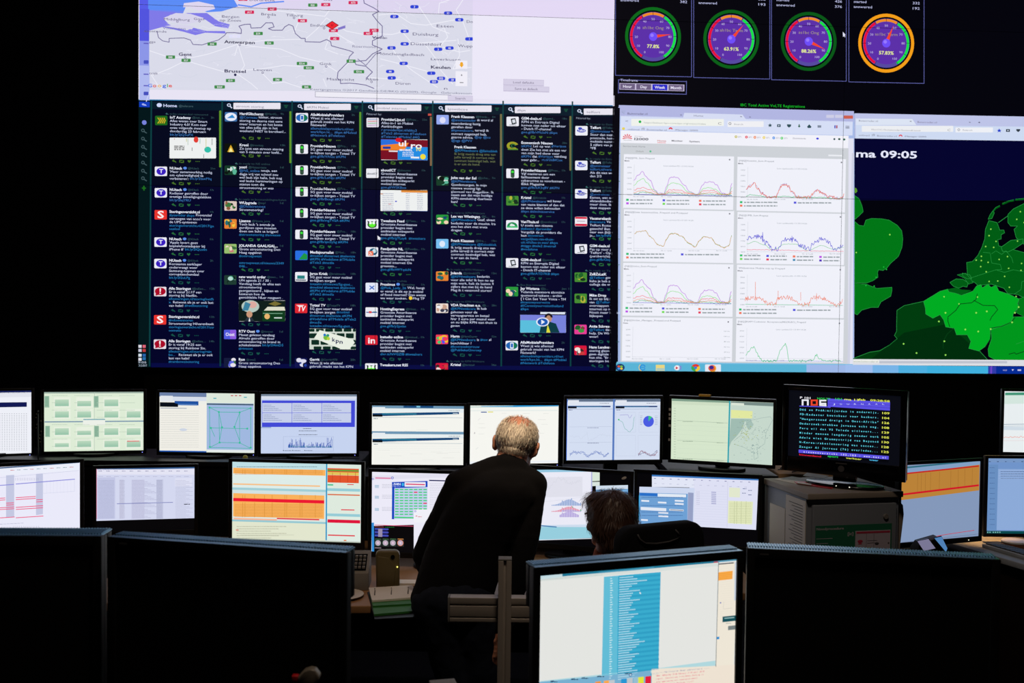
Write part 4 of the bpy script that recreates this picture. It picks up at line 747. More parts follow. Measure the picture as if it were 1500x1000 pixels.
# --- far right: the second browser and the weather map
V.view(1240, 150, 5)
V.shape([(58, 80), (1300, 104), (1300, 282), (58, 264)], (190, 196, 232), 10); V.shape([(66, 118), (480, 122), (510, 166), (66, 166)], (220, 228, 244), 11); V.shape([(66, 166), (1310, 178), (1310, 282), (66, 264)], (206, 218, 242), 11)
V.text(88, 140, 12, 'Buienradar.nl', (120, 120, 140), 140, z=13); V.text(518, 150, 12, 'Buienradar.nl', (120, 110, 140), 142, z=13); V.text(460, 146, 14, '×', (80, 80, 90), 15, z=13); V.text(894, 154, 14, '×', (80, 80, 90), 14, z=13); V.text(961, 154, 14, '+', (60, 60, 80), 18, True, z=13)
V.rrect(110, 172, 780, 216, 5, (236, 238, 242), 12); V.text(180, 204, 11, 'file:///C:/buienradar/buiendl.html', (150, 150, 160), 360, z=13); V.text(738, 210, 15, 'C', (120, 120, 130), 20, z=13); V.rrect(796, 184, 1070, 220, 5, (238, 240, 246), 12); V.arc(820, 201, 6, 9, 0, 360, (120, 120, 130), 13); V.text(848, 208, 11, 'Search', (140, 140, 150), 72, z=13)
V.shape([(1116, 190), (1121, 202), (1133, 203), (1124, 210), (1128, 220), (1116, 214), (1104, 220), (1108, 210), (1099, 203), (1111, 202)], (30, 60, 200), 13); V.rect(1166, 196, 1194, 216, (50, 60, 70), 13); V.circle(1180, 206, 5, (206, 218, 242), 14); V.shape([(1240, 196), (1270, 196), (1268, 208), (1255, 218), (1242, 208)], (50, 60, 70), 13)
V.text(86, 246, 11, 'vnlined', (120, 120, 140), 80, z=13); V.text(185, 246, 14, '(ʘ', (60, 60, 70), 20, z=13); V.text(222, 250, 11, 'Buienradar.nl', (110, 110, 130), 144, z=13); V.arc(394, 250, 6, 14, 0, 180, (226, 50, 60), 13); V.text(424, 254, 11, 'iManager I2000', (110, 110, 130), 158, z=13)
V.shape([(56, 265), (1900, 290), (1900, 718), (56, 718)], (4, 4, 46), 10); V.shape([(56, 716), (1900, 722), (1900, 2300), (56, 2300)], (1, 2, 10), 10)
V.text(68, 400, 50, 'ma 09:05', (232, 234, 255), 448, True, z=14)
g1, g2, g3, g4, g5, ol = (0, 118, 22), (0, 92, 20), (0, 60, 14), (0, 172, 34), (0, 150, 28), (40, 150, 66)
def land(pts, c, z=12, w=3, o=ol): V.shape(pts, c, z); V.line(pts+[pts[0]], w, o, z+1)
land([(58, 682), (90, 705), (112, 760), (120, 800), (90, 830), (58, 858)], g1)
V.shape([(58, 625), (72, 630), (78, 650), (66, 665), (58, 660)], (90, 150, 40), 12)
land([(58, 872), (90, 900), (125, 905), (140, 862), (180, 850), (250, 852), (310, 862), (370, 900), (402, 940), (410, 1000), (404, 1060), (385, 1110), (375, 1130), (318, 1180), (295, 1210), (265, 1230), (232, 1225), (225, 1245), (228, 1280), (190, 1305), (150, 1320), (100, 1322), (58, 1318)], g1)
land([(58, 1318), (110, 1330), (140, 1330), (220, 1362), (330, 1353), (330, 1380), (322, 1418), (250, 1460), (230, 1500), (180, 1500), (110, 1520), (76, 1555), (58, 1545)], g1)
V.line([(58, 1316), (100, 1328), (150, 1325)], 3, (10, 60, 20), 14)
land([(1040, 865), (1100, 880), (1120, 935), (1150, 935), (1155, 955), (1130, 968), (1130, 1000), (1105, 1004), (1112, 1050), (1300, 1100), (1700, 1200), (1700, 1500), (1420, 1500), (1250, 1405), (1180, 1400), (1150, 1360), (1060, 1330), (960, 1340), (940, 1320), (885, 1290), (878, 1172), (920, 1165), (960, 1120), (990, 1060), (1010, 1000), (1015, 930)], g2)
land([(1180, 820), (1220, 780), (1300, 740), (1700, 700), (1700, 1040), (1300, 1040), (1240, 990), (1225, 930), (1250, 905), (1200, 905), (1180, 880)], g2)
land([(1130, 1060), (1200, 1010), (1290, 1000), (1290, 1030), (1230, 1070), (1180, 1095), (1140, 1090)], g2, 14)
for p in ([(1140, 745), (1180, 728), (1222, 718)], [(1235, 714), (1320, 706)], [(1070, 800), (1090, 775), (1120, 760)]): V.line(p, 11, g2, 12); V.line([(a, b-6) for a, b in p], 2, ol, 13)
land([(1035, 855), (1050, 820), (1070, 795), (1080, 810), (1062, 850)], g2); V.line([(1110, 880), (1180, 830)], 4, ol, 13)
land([(755, 1318), (800, 1292), (850, 1295), (890, 1320), (880, 1352), (850, 1345), (820, 1360), (780, 1345)], g2, 13)
land([(845, 1250), (900, 1262), (915, 1290), (880, 1290), (850, 1272)], g2, 13); land([(808, 1262), (870, 1250), (905, 1290), (925, 1320), (890, 1330), (860, 1285)], g2, 14, 2)
# Belgium, France, Luxembourg, Germany (coordinates of the lower crop)
V.view(1240, 340, 4.7615)
land([(45, 880), (160, 836), (230, 826), (300, 785), (352, 742), (332, 720), (348, 690), (348, 640), (350, 545), (400, 512), (490, 492), (535, 482), (560, 470), (850, 470), (900, 800), (985, 892), (45, 892)], g3, 11)
V.shape([(400, 700), (700, 640), (860, 780), (985, 892), (160, 892)], (0, 44, 12), 12)
land([(535, 482), (650, 412), (705, 397), (710, 415), (760, 425), (800, 440), (880, 410), (905, 375), (935, 365), (945, 388), (985, 362), (1005, 385), (1040, 370), (1060, 410), (1130, 432), (1200, 465), (1190, 500), (1200, 520), (1160, 570), (1150, 640), (1060, 665), (1000, 680), (1000, 745), (960, 800), (920, 828), (850, 810), (865, 760), (840, 715), (765, 715), (750, 670), (690, 660), (675, 610), (650, 575), (600, 600), (550, 570), (548, 530)], g4, 13)
land([(1160, 590), (1240, 590), (1500, 560), (1500, 892), (1040, 892), (990, 865), (985, 815), (1010, 740), (1005, 680), (1140, 630)], g5, 14)
land([(1200, 465), (1260, 440), (1500, 400), (1500, 570), (1240, 590), (1180, 560), (1195, 520)], g1, 13, 2)
dk = (6, 60, 20)
for p in ([(910, 430), (900, 470), (870, 492), (790, 500), (760, 545), (705, 590), (705, 620), (718, 660)], [(885, 475), (950, 510), (1030, 512), (1052, 540), (1010, 590), (998, 615)], [(1000, 670), (1080, 655), (1150, 625), (1175, 590)], [(1005, 690), (1000, 745), (965, 800)], [(745, 670), (700, 710), (672, 760), (672, 810)], [(1130, 850), (1170, 840), (1180, 850), (1240, 830), (1300, 835)]): V.line(p, 5, dk, 15)
V.shape([(705, 397), (760, 386), (800, 400), (870, 405), (800, 440), (760, 425), (712, 415)], g2, 14)
for p in ([(1000, 150), (1010, 215), (1070, 225), (1080, 260), (1040, 262), (860, 320)], [(1010, 150), (1040, 130), (1080, 155), (1110, 130), (1150, 180), (1160, 215)], [(950, 140), (1000, 145)], [(1045, 265), (1100, 280), (1160, 262), (1230, 275)], [(1240, 340), (1220, 345), (1215, 400), (1170, 430)], [(1180, 780), (1220, 765), (1238, 760)]): V.line(p, 2.4, ol, 15)
yl = (150, 226, 90)
for x, y in ((66, 142), (300, 18), (678, 450), (688, 562), (642, 622), (396, 778), (486, 842), (680, 760), (688, 856), (902, 562), (976, 552), (826, 678), (916, 692), (782, 500), (1003, 675), (1152, 628), (1172, 562), (1198, 522), (911, 452), (992, 343), (1052, 340), (1133, 384), (1100, 308), (1180, 448), (972, 276), (933, 240), (902, 195), (938, 168), (938, 198), (985, 210), (1062, 190), (1120, 170), (968, 100), (1024, 106), (1040, 64), (992, 24), (1128, 252), (1214, 266), (1218, 218), (1190, 62)): V.circle(x, y, 6 if y > 500 else 5, yl, 17, n=10)
V.view(1240, 150, 5)
for x, y in ((315, 968), (1270, 800), (1244, 856), (1298, 880), (1054, 928), (1042, 976)): V.circle(x, y, 5.4, yl, 17, n=10)
for x, y in ((270, 1205), (290, 1222), (215, 1280), (140, 1340), (200, 1345)): V.circle(x, y, 5, (30, 190, 60), 17, n=8)
V.view(1240, 340, 4.7615)
V.shape([(42, 884), (1500, 892), (1500, 934), (42, 926)], (220, 222, 228), 18); V.rect(45, 888, 224, 908, (236, 238, 232), 19); V.text(46, 906, 11, 'www.buienradar.nl', (150, 160, 150), 170, z=20); V.rrect(226, 898, 1118, 914, 5, (190, 194, 206), 19)
V.rect(-2, 924, 52, 930, (160, 200, 236), 19)
V.shape([(-10, 923), (180, 925), (180, 990), (-10, 986)], (160, 190, 238), 19); V.shape([(180, 925), (360, 927), (360, 990), (180, 989)], (120, 180, 232), 19); V.shape([(360, 927), (560, 930), (560, 991), (360, 990)], (80, 176, 224), 19); V.shape([(560, 930), (985, 934), (985, 992), (560, 991)], (64, 176, 222), 19); V.shape([(1040, 934), (1500, 938), (1500, 994), (1040, 994)], (6, 44, 150), 20); V.rect(985, 934, 1042, 994, (50, 60, 170), 20); V.rect(1000, 934, 1012, 994, (110, 70, 200), 21)
V.text(1088, 966, 9, 'NLD', (190, 190, 230), 28, z=22); V.shape([(1148, 956), (1164, 956), (1156, 966)], (220, 220, 245), 22); V.rect(1190, 956, 1214, 966, (200, 200, 230), 22)

wr = thing('video_display', 'giant tiled video wall glowing above all the desks, showing maps, message columns, gauges and charts', 'video wall', (VO.x, VO.y, 0), math.atan2(VX.y, VX.x)); wr['kind'] = 'thing'
V.build([NAVY]*12, 'display_panel', wr, lambda a, b, z: (a, -.002-z, b+VO.z))
h = MB().box(xs[0]-.006, xs[4]+.006, .001, .5, zs[0]-.02+VO.z, zs[3]+.01+VO.z)
obj('cabinet_housing', h, 'matt', wr, bevel=.002)
obj('plinth', MB().box(xs[0]+.02, xs[4]-.02, .06, .48, 0, zs[0]-.022+VO.z), 'matt', wr)
# ------------------------------------------------------------------ shelf monitors (upper row)
DZ = 0.78
def qd(*a): return [(a[i], a[i+1]) for i in range(0, 8, 2)]
UP = 'upper row of desk monitors'
LO = 'lower row of desk monitors'
SH1, SH2, SH3, SH4 = 1.150, 1.095, 1.105, 1.14
def up(label, q, base, H=.296, **k): return monitor(label, UP, qd(*q), H=H, base=base, bez=.0135, top=.013, bot=.017, **k)
W1 = (236, 238, 246)
# 1 far left, partly outside
c = up('leftmost upper monitor at the photo edge, white page with navy banner', (-100, 571, 45, 574.6, 47, 664, -99, 667), SH1, led=(.97, 'led_b'), dL=4.99, dR=5.14)
c.view(0, 550, 3.947); c.rect(-500, 80, 190, 104, (20, 30, 90), 1); c.shape([(-500, 160), (155, 153), (155, 180), (-500, 192)], (16, 24, 84), 2); c.rect(-500, 100, 186, 128, (226, 228, 238), 1)
for i in range(14):
    for j in range(22): c.rect(i*-14+150, 218+j*10, i*-14+156, 221+j*10, (170, 172, 180), 2)
finish(c, (238, 240, 248))
# 2
c = up('upper monitor showing four quarters of pale green bar charts', (63.8, 573.6, 209.8, 573.8, 210.8, 659.4, 65.9, 660.7), SH1, led=(.98, 'led_b'))
c.view(0, 550, 3.947); GB = (222, 236, 214)
c.rect(252, 92, 830, 102, (150, 170, 160), 1); c.rect(258, 262, 832, 268, (110, 140, 170), 2); c.rect(545, 92, 548, 436, (190, 205, 190), 1); c.rect(480, 252, 608, 286, (236, 240, 232), 3); c.rect(482, 250, 608, 256, (120, 170, 180), 4)
for x, y in ((258, 118), (543, 118), (262, 290), (545, 290)): c.rect(x, y, x+27, y+(66 if y < 200 else 64), (150, 186, 164), 2); [c.rect(x+3, y+5+i*8, x+22, y+8+i*8, (110, 160, 130), 3) for i in range(7)]
for r0, hh in ((132, 44), (200, 42), (304, 38), (376, 36)):
    for i, x in enumerate((318, 447, 604, 733)):
        if r0 == 132 and i == 3: continue
        low = (i == 1 and r0 == 132) or (i == 1 and r0 == 304) or (i == 0 and r0 == 376)
        c.rect(x-6, r0-8, x+90, r0+hh+10, (232, 240, 224), 2); y0 = r0+(14 if low else 6 if r0 < 300 else 0)
        for k in range(6): c.rect(x, y0+(r0+hh-y0)*k/6, x+80, y0+(r0+hh-y0)*(k+1)/6, (186-k*7, 216-k*4, 190-k*4), 3)
c.rect(735, 376, 805, 381, (226, 110, 110), 5); c.rect(735, 376, 750, 378, (220, 80, 90), 6)
for i in range(30): c.scribble(300+(i % 4)*130, 116+(i//4)*42, 90, 3, (180, 200, 180), i)
finish(c, GB)
# 3
c = up('monitor with a blue wireframe cube diagram on its right half, upper row', (233.6, 574.8, 372.9, 576.1, 373.2, 663, 234.1, 661.5), SH1, led=(.985, 'led_b'))
c.view(0, 550, 3.947); c.rect(920, 98, 1194, 122, (110, 130, 170), 1); c.rect(928, 116, 1000, 150, (226, 230, 236), 2); c.rect(1000, 124, 1194, 146, (214, 222, 236), 2)
c.rect(925, 154, 1030, 180, (8, 14, 26), 3); c.shape([(1010, 146), (1148, 148), (1148, 172), (1050, 168), (1010, 158)], (30, 80, 160), 4); c.rect(1150, 150, 1190, 166, (236, 238, 232), 4); c.rect(1030, 164, 1140, 172, (90, 130, 190), 5)
c.rect(922, 434, 1194, 442, (20, 80, 170), 3)
for i in range(17): c.scribble(930, 206+i*13, 220, 2.4, (200, 202, 196), i)
c.rect(928, 186, 1080, 190, (150, 160, 180), 3); c.circle(1060, 312, 22, (206, 214, 230), 3, 8)
c.rect(1194, 100, 1474, 446, (222, 232, 220), 2); c.rect(1196, 160, 1466, 428, (160, 184, 224), 3); c.rect(1196, 162, 1466, 170, (70, 90, 110), 4); c.rect(1200, 430, 1470, 440, (228, 234, 236), 4)
for x in (1335, 1358, 1382): c.rect(x, 113, x+14, 118, (200, 60, 70), 4)
for x, y in ((1242, 130), (1418, 124)): c.rect(x-8, y-2, x+10, y+4, (90, 180, 190), 4)
tl = (60, 180, 160)
for p in ([(1212, 184), (1450, 188)], [(1450, 188), (1450, 420)], [(1450, 420), (1214, 415)], [(1212, 184), (1214, 415)], [(1266, 210), (1386, 212)], [(1266, 210), (1270, 386)], [(1386, 212), (1386, 388)], [(1270, 386), (1386, 388)], [(1212, 184), (1266, 210)], [(1450, 188), (1386, 212)], [(1450, 420), (1386, 388)], [(1214, 415), (1270, 386)], [(1220, 302), (1430, 306)], [(1220, 302), (1242, 352)], [(1266, 210), (1284, 298)], [(1386, 215), (1356, 296)], [(1356, 296), (1390, 386)], [(1284, 298), (1268, 386)]): c.line(p, 3, tl, 5)
for x, y in ((1212, 184), (1450, 188), (1450, 416), (1214, 412), (1266, 210), (1386, 212), (1270, 386), (1386, 388), (1220, 302), (1430, 306), (1284, 298), (1356, 296)): c.circle(x, y, 6, (50, 190, 150), 6, n=8)
finish(c, (240, 238, 230))
# 4
c = up('monitor with a wide royal blue block above a small spiky chart, upper row', (382.4, 577.2, 522.7, 577.4, 521.9, 663.4, 382.4, 664), SH1, led=(.97, 'led_b'))
c.view(330, 550, 3.57); c.rect(187, 96, 690, 108, (120, 136, 156), 1); c.rect(190, 108, 685, 122, (216, 222, 236), 1); c.rect(192, 130, 678, 268, (66, 74, 214), 2)
for i in range(3):
    for j in range(2):
        c.rect(194+i*156, 143+j*52, 348+i*156 if i < 2 else 658, 193+j*52, (198, 207, 234), 3)
        for k in range(4): c.scribble(200+i*156, 182+j*52-k*9, 96-k*18, 2.6, (100, 116, 160), i+j+k, 4)
c.rect(187, 268, 240, 274, (150, 170, 210), 2)
c.scribble(406, 278, 44, 3.5, (70, 76, 96), 2); c.scribble(384, 290, 96, 3.5, (90, 96, 116), 3); c.scribble(384, 310, 98, 3.5, (90, 96, 116), 4)
c.line([(304, 318), (566, 318), (566, 394), (304, 394), (304, 318)], 1, (150, 165, 200), 3)
c.spikes(330, 560, 376, lambda t: 52 if (.05 < t < .3 or t > .88) else 30, 2.2, (60, 90, 180), seed=5, n=110); c.curve([(330, 370), (560, 372)], 2, (60, 140, 150), 4, 60, 4, seed=3); c.curve([(520, 374), (545, 352), (558, 326)], 2, (60, 90, 180), 3, 20, 4)
for x in (302, 350, 414): c.rect(x, 389, x+5, 393, (40, 60, 90), 4); c.scribble(x+9, 393, 34, 3.5, (110, 120, 150), x)
finish(c, (198, 211, 240))
# 5
c = up('upper monitor with two white windows, each topped by a thin navy stripe', (544.8, 594.3, 679.3, 594, 678.7, 680.2, 544.8, 680.8), SH2)
c.view(330, 550, 3.57)
for y in (158, 292):
    c.rect(767, y, 1250, y+14, (110, 150, 180), 1); c.rect(770, y+6, 836, y+20, (230, 236, 240), 2); c.rect(770, y+16, 1246, y+34, (230, 238, 240), 1); c.scribble(1168, y+26, 60, 4, (150, 160, 170), 5)
    c.shape([(770, y+38), (1222, y+32), (1222, y+43), (820, y+53), (770, y+54)], (14, 66, 116), 3); c.rect(770, y+45, 822, y+56, (6, 10, 16), 4); c.rect(820, y+38, 1000, y+46, (40, 120, 150), 4); c.rect(1190, y+38, 1216, y+41, (200, 220, 230), 5); c.rect(772, y+60, 1240, y+62, (170, 186, 196), 3); c.scribble(776, y+68, 22, 4, (90, 120, 140), 4)
c.rect(932, 158, 1088, 168, (20, 70, 120), 3); c.rect(1000, 158, 1020, 166, (120, 190, 220), 4)
for i in range(10): c.line([(780, 360+i*10), (1230, 360+i*10)], .8, (226, 230, 226), 2)
for i in range(12): c.scribble(800+(i*137 % 380), 262+(i*29 % 180) if i % 2 else 390+i*5, 60, 2, (216, 218, 214), i)
finish(c, (244, 244, 238))
# 6
c = up('nearly blank bright white upper monitor behind the standing person\'s head', (688.7, 594.2, 817.8, 592.8, 817.5, 677.5, 688.2, 680), SH2, led=(.98, 'led_b'))
c.view(680, 590, 7.694); c.shape([(68, 33), (1062, 22), (1062, 44), (68, 56)], (214, 226, 220), 1); c.shape([(190, 34), (1062, 22), (1062, 36), (550, 46), (190, 42)], (90, 170, 214), 2); c.shape([(555, 28), (1060, 22), (1060, 35), (555, 44)], (40, 150, 214), 3)
c.rect(188, 98, 254, 108, (60, 90, 150), 3); c.rect(266, 96, 326, 106, (228, 220, 100), 3); c.rect(76, 78, 1050, 92, (232, 238, 234), 1)
for x, y, w in ((160, 232, 70), (160, 280, 80), (160, 348, 70), (660, 118, 80), (890, 118, 60), (830, 188, 90), (870, 240, 70), (840, 340, 60), (420, 116, 60)): c.line([(x, y), (x+w, y)], 2.4, (206, 208, 204), 2)
c.line([(112, 350), (118, 330), (122, 345)], 3, (120, 110, 130), 2); c.line([(155, 195), (180, 172)], 2.4, (190, 180, 200), 2); c.line([(160, 500), (130, 520)], 2.4, (190, 200, 200), 2)
c.shape([(60, 660), (1060, 646), (1060, 668), (60, 690)], (236, 240, 244), 1)
finish(c, (246, 246, 240))
# 7
c = up('monitor split in two windows with a small blue and green pie chart, upper row', (830, 584.1, 967.8, 583.9, 965.3, 672.6, 829.5, 674), SH3, topcol='silver')
c.view(600, 550, 3.5725)
for x0, x1 in ((822, 1067), (1072, 1312)):
    c.rect(x0, 122, x1, 136, (96, 112, 136), 1); c.rect(x0+6, 128, x0+64, 142, (226, 230, 240), 2); c.rect(x0, 140, x1, 154, (222, 228, 240), 1); c.scribble(x1-72, 146, 50, 4, (150, 156, 176), 2)
    c.rect(x0+6, 158, x1-16, 165, (20, 60, 120), 3); c.rect(x0+6, 162, x0+52, 171, (8, 12, 22), 4); c.rect(x0+52, 161, x1-60, 164, (60, 130, 180), 4); c.rect(x0+4, 174, x1-4, 176, (150, 160, 190), 2); c.scribble(x0+10, 181, 20, 4, (90, 100, 140), 3)
c.rect(1062, 122, 1072, 442, (84, 120, 190), 4); c.rect(818, 122, 824, 446, (40, 110, 230), 5)
for y in (268, 350): c.line([(836, y), (1058, y-2)], 1.2, (176, 186, 210), 2)
c.scribble(930, 354, 60, 3.5, (120, 130, 160), 9); c.scribble(930, 274, 60, 3.5, (140, 150, 180), 8)
for k, sd in ((0, 1), (4, 2)): c.curve([(838, 410+k), (858, 398+k), (880, 402+k), (905, 400+k), (932, 418+k), (955, 405+k), (975, 396+k), (1000, 404+k), (1018, 418+k), (1042, 404+k)], 2, (120, 140, 200), 6, 90, 3, seed=sd)
c.curve([(838, 320), (870, 318), (900, 326), (930, 300), (935, 340), (1000, 310), (1055, 315)], 1, (196, 204, 224), 6, 60, 2, seed=4)
for x, y, w_, h_ in ((1080, 192, 102, 104), (1200, 192, 104, 104), (1080, 312, 102, 108), (1196, 312, 108, 108)): c.line([(x, y), (x+w_, y), (x+w_, y+h_), (x, y+h_), (x, y)], 1, (190, 198, 220), 2)
c.curve([(1095, 232), (1110, 240), (1130, 280), (1150, 294), (1166, 280), (1176, 216)], 1.6, (70, 170, 150), 1, 30, 3); c.curve([(1100, 206), (1140, 204), (1152, 222), (1164, 206)], 1.8, (150, 140, 210), 1, 30, 3); c.circle(1094, 230, 4, (60, 190, 110), 4)
c.circle(1250, 239, 28, (74, 92, 226), 4, 29, 28); c.arc(1250, 239, .5, 28, 50, 92, (60, 200, 130), 5, 1.03)
for i in range(6): c.scribble(1206, 212+i*9, 12, 3, (150, 160, 190), i); c.scribble(1284, 212+i*9, 14, 3, (150, 160, 190), i)
c.curve([(1196, 412), (1215, 396), (1230, 400), (1245, 410), (1262, 416), (1285, 414), (1298, 396)], 2, (150, 110, 130), 6, 60, 4, seed=7); c.curve([(1196, 414), (1225, 404), (1260, 418), (1298, 392)], 1.6, (110, 110, 140), 5, 50, 3, seed=8)
finish(c, (212, 222, 242))
# 8
c = up('pale green upper monitor with a country map and a yellow note on top', (985, 583.8, 1134.3, 589.5, 1130, 680.8, 982, 672), SH4, topcol='silver')
c.view(900, 550, 4); c.shape([(338, 134), (674, 148), (674, 160), (338, 148)], (130, 160, 140), 1); c.shape([(340, 150), (674, 162), (674, 178), (340, 168)], (206, 222, 196), 1); c.shape([(672, 148), (680, 148), (670, 510), (662, 510)], (30, 160, 176), 6)
for i in range(9): c.line([(350, 262+i*27), (664, 276+i*27)], 1, (200, 216, 196), 2)
for y in (262, 378, 482): c.line([(368, y), (664, y+16)], 1.4, (150, 170, 150), 3); c.scribble(400, y+8, 60, 3, (130, 150, 130), y); c.scribble(600, y+16, 40, 3, (130, 150, 130), y)
for i in range(20): c.rect(348, 190+i*15, 360, 193+i*15, (176, 192, 170), 2)
c.shape([(680, 150), (937, 160), (920, 523), (668, 508)], (198, 216, 204), 3); c.shape([(682, 150), (937, 160), (936, 180), (682, 168)], (120, 140, 136), 4); c.shape([(684, 158), (760, 162), (760, 176), (684, 172)], (220, 230, 216), 5)
c.shape([(684, 200), (810, 208), (808, 250), (684, 248)], (226, 232, 160), 5)
c.shape([(684, 252), (808, 254), (790, 262), (764, 268), (750, 310), (720, 350), (686, 386), (672, 420), (676, 330)], (160, 188, 178), 4); c.shape([(770, 268), (800, 256), (815, 290), (790, 320), (775, 300)], (166, 192, 182), 5)
r2 = random.Random(5)
for i in range(150): x, y = r2.gauss(800, 55), r2.gauss(350, 65); (690 < x < 915 and 215 < y < 500 and (x > 720 or y > 300)) and c.rect(x, y, x+r2.uniform(2, 8), y+2, (128, 150, 150), 6)
for i in range(40): x, y = r2.gauss(772, 30), r2.gauss(330, 45); (690 < x < 860 and 262 < y < 440) and c.circle(x, y, 2.4, (170, 180, 90), 7, n=6)
for i in range(26): x, y = r2.uniform(800, 840), r2.uniform(400, 490); c.rect(x, y, x+6, y+2, (120, 150, 150), 6)
c.line([(700, 382), (740, 350), (762, 290), (800, 262), (860, 248), (915, 240), (926, 262), (890, 330), (880, 400), (836, 430), (842, 480), (820, 492), (816, 450), (760, 420), (700, 400)], 1.8, (150, 172, 168), 6)
finish(c, (214, 230, 204))
pn = c.root
obj('paper_note', MB().box(-.11, -.055, -.012, .02, c.hc+c.h+.0175, c.hc+c.h+.0265), 'yellow', pn)
for z, w_ in ((.09, .02), (.065, .016), (.045, .018), (.01, .02), (-.06, .014)): obj('bezel_sticker', MB().box(-c.w-.0125, -c.w-.0125+w_*.55, -.0085, -.0072, c.hc+z, c.hc+z+.012), 'paper', pn)
# 9 far right
c = up('rightmost upper monitor at the photo edge, white with a faint red line', (1473.2, 575.1, 1622, 573, 1618, 665, 1466.5, 661.3), SH4, dL=5.36, dR=5.32)
c.view(1120, 550, 3.703); c.shape([(1305, 92), (1900, 84), (1900, 110), (1303, 114)], (70, 150, 120), 1); c.shape([(1303, 106), (1900, 104), (1900, 140), (1300, 154)], (212, 230, 222), 2)
c.line([(1292, 264), (1900, 258)], 3, (140, 160, 180), 2); c.line([(1292, 274), (1900, 268)], 2, (160, 180, 200), 2); c.rect(1290, 282, 1900, 300, (208, 220, 230), 2); c.curve([(1290, 334), (1500, 330), (1900, 330)], 2, (236, 130, 110), 4, 120, 3); c.line([(1286, 352), (1900, 352)], 1.4, (230, 190, 190), 2)
finish(c, (232, 238, 240))

# ------------------------------------------------------------------ desk monitors (lower row)
def lo(label, q, **k):
    k.setdefault('base', DZ); k.setdefault('bez', .016); k.setdefault('bot', .024); return monitor(label, LO, qd(*q), **k)
LAV = (226, 228, 246)
c = lo('leftmost lower monitor at the photo edge, with rows of pink-red bars', (-95, 690, 115.3, 675.9, 118.4, 797, -95, 820), dL=4.02, dR=4.27)
c.view(0, 550, 3.947); c.shape([(-500, 566), (457, 497), (457, 504), (-500, 574)], (60, 90, 130), 1); c.shape([(-500, 574), (457, 504), (457, 545), (-500, 616)], (236, 238, 250), 1)
for x0, x1, y0, y1 in ((35, 82, 576, 822), (208, 248, 568, 806), (-90, -50, 580, 830)): c.shape([(x0, y0), (x1, y0-3), (x1, y1-6), (x0, y1)], (196, 200, 226), 2)
c.line([(-400, 655), (0, 634), (80, 628)], 5, (140, 140, 220), 4); c.line([(92, 626), (432, 598)], 5, (140, 140, 220), 4); c.line([(0, 590), (455, 548)], 1.6, (190, 196, 220), 3); c.line([(430, 600), (430, 668), (250, 680)], 1.4, (200, 204, 230), 3)
rc = (236, 90, 130)
for x0, x1, y in ((-300, 30, 713), (-300, 30, 724), (36, 80, 735), (36, 80, 746), (-300, 82, 766), (-300, 82, 776), (-300, 84, 824), (92, 206, 700), (92, 206, 711), (210, 246, 716), (210, 246, 728), (92, 248, 754), (92, 248, 766), (92, 250, 814)): c.line([(x0, y+(x1-x0)*.045), (x1, y-(x1-x0)*.02)], 4.5, rc, 5)
for i in range(14): c.line([(90+i*10, 590), (90+i*10, 606)], 1.2, (150, 150, 180), 3); c.line([(80+i*11, 868), (80+i*11, 894)], 1.2, (170, 170, 196), 3)
for i in range(10): c.scribble(-60+i*20, 862-i, 16, 3, (160, 160, 190), i); c.scribble(60+i*38, 548-i*2, 22, 4, (120, 150, 160) if i % 3 else (200, 90, 90), i, 4)
for i in range(9): c.line([(250+i*20, 600), (250+i*20, 680)], .8, (214, 216, 236), 2)
finish(c, (234, 234, 250))
c = lo('monitor with a pale lavender spreadsheet and deep black border below, lower row', (140.1, 684.8, 284.3, 685, 285.5, 776, 142.8, 777.5), H=.286, base=DZ)
c.view(0, 550, 3.947); c.rect(552, 530, 1128, 831, (212, 216, 240), 1); c.rect(552, 530, 1126, 541, (50, 90, 140), 2); c.shape([(554, 540), (1126, 541), (1126, 572), (556, 572)], (228, 228, 244), 2)
for i in range(12): c.scribble(570+i*45, 553, 20, 4, (120, 120, 160), i); c.scribble(570+i*45, 584, 26, 3, (170, 170, 200), i)
c.rect(562, 588, 666, 828, (196, 200, 230), 2); c.rect(760, 600, 836, 828, (204, 206, 232), 2); c.rect(904, 600, 944, 828, (196, 200, 226), 2); c.rect(690, 600, 716, 828, (204, 206, 230), 2); c.rect(1012, 592, 1110, 640, (222, 224, 244), 2)
for j in range(28):
    y = 606+j*8; c.scribble(568, y, 92, 2.4, (150, 154, 190), j, 3); c.scribble(692, y, 30, 2.4, (150, 150, 185), j, 3); c.scribble(764, y, 70+(j % 5)*20, 2.4, (160, 160, 195), j+9, 3); c.scribble(906, y, 32, 2.4, (130, 132, 170), j+3, 3); c.scribble(1015, y, 60+(j % 3)*20, 2.2, (170, 172, 200), j+5, 3)
c.rect(676, 734, 1000, 738, (130, 136, 190), 4); c.rect(556, 535, 561, 828, (240, 150, 180), 4); c.scribble(1064, 745, 34, 6, (60, 60, 80), 3, 5)
finish(c, (4, 4, 6))
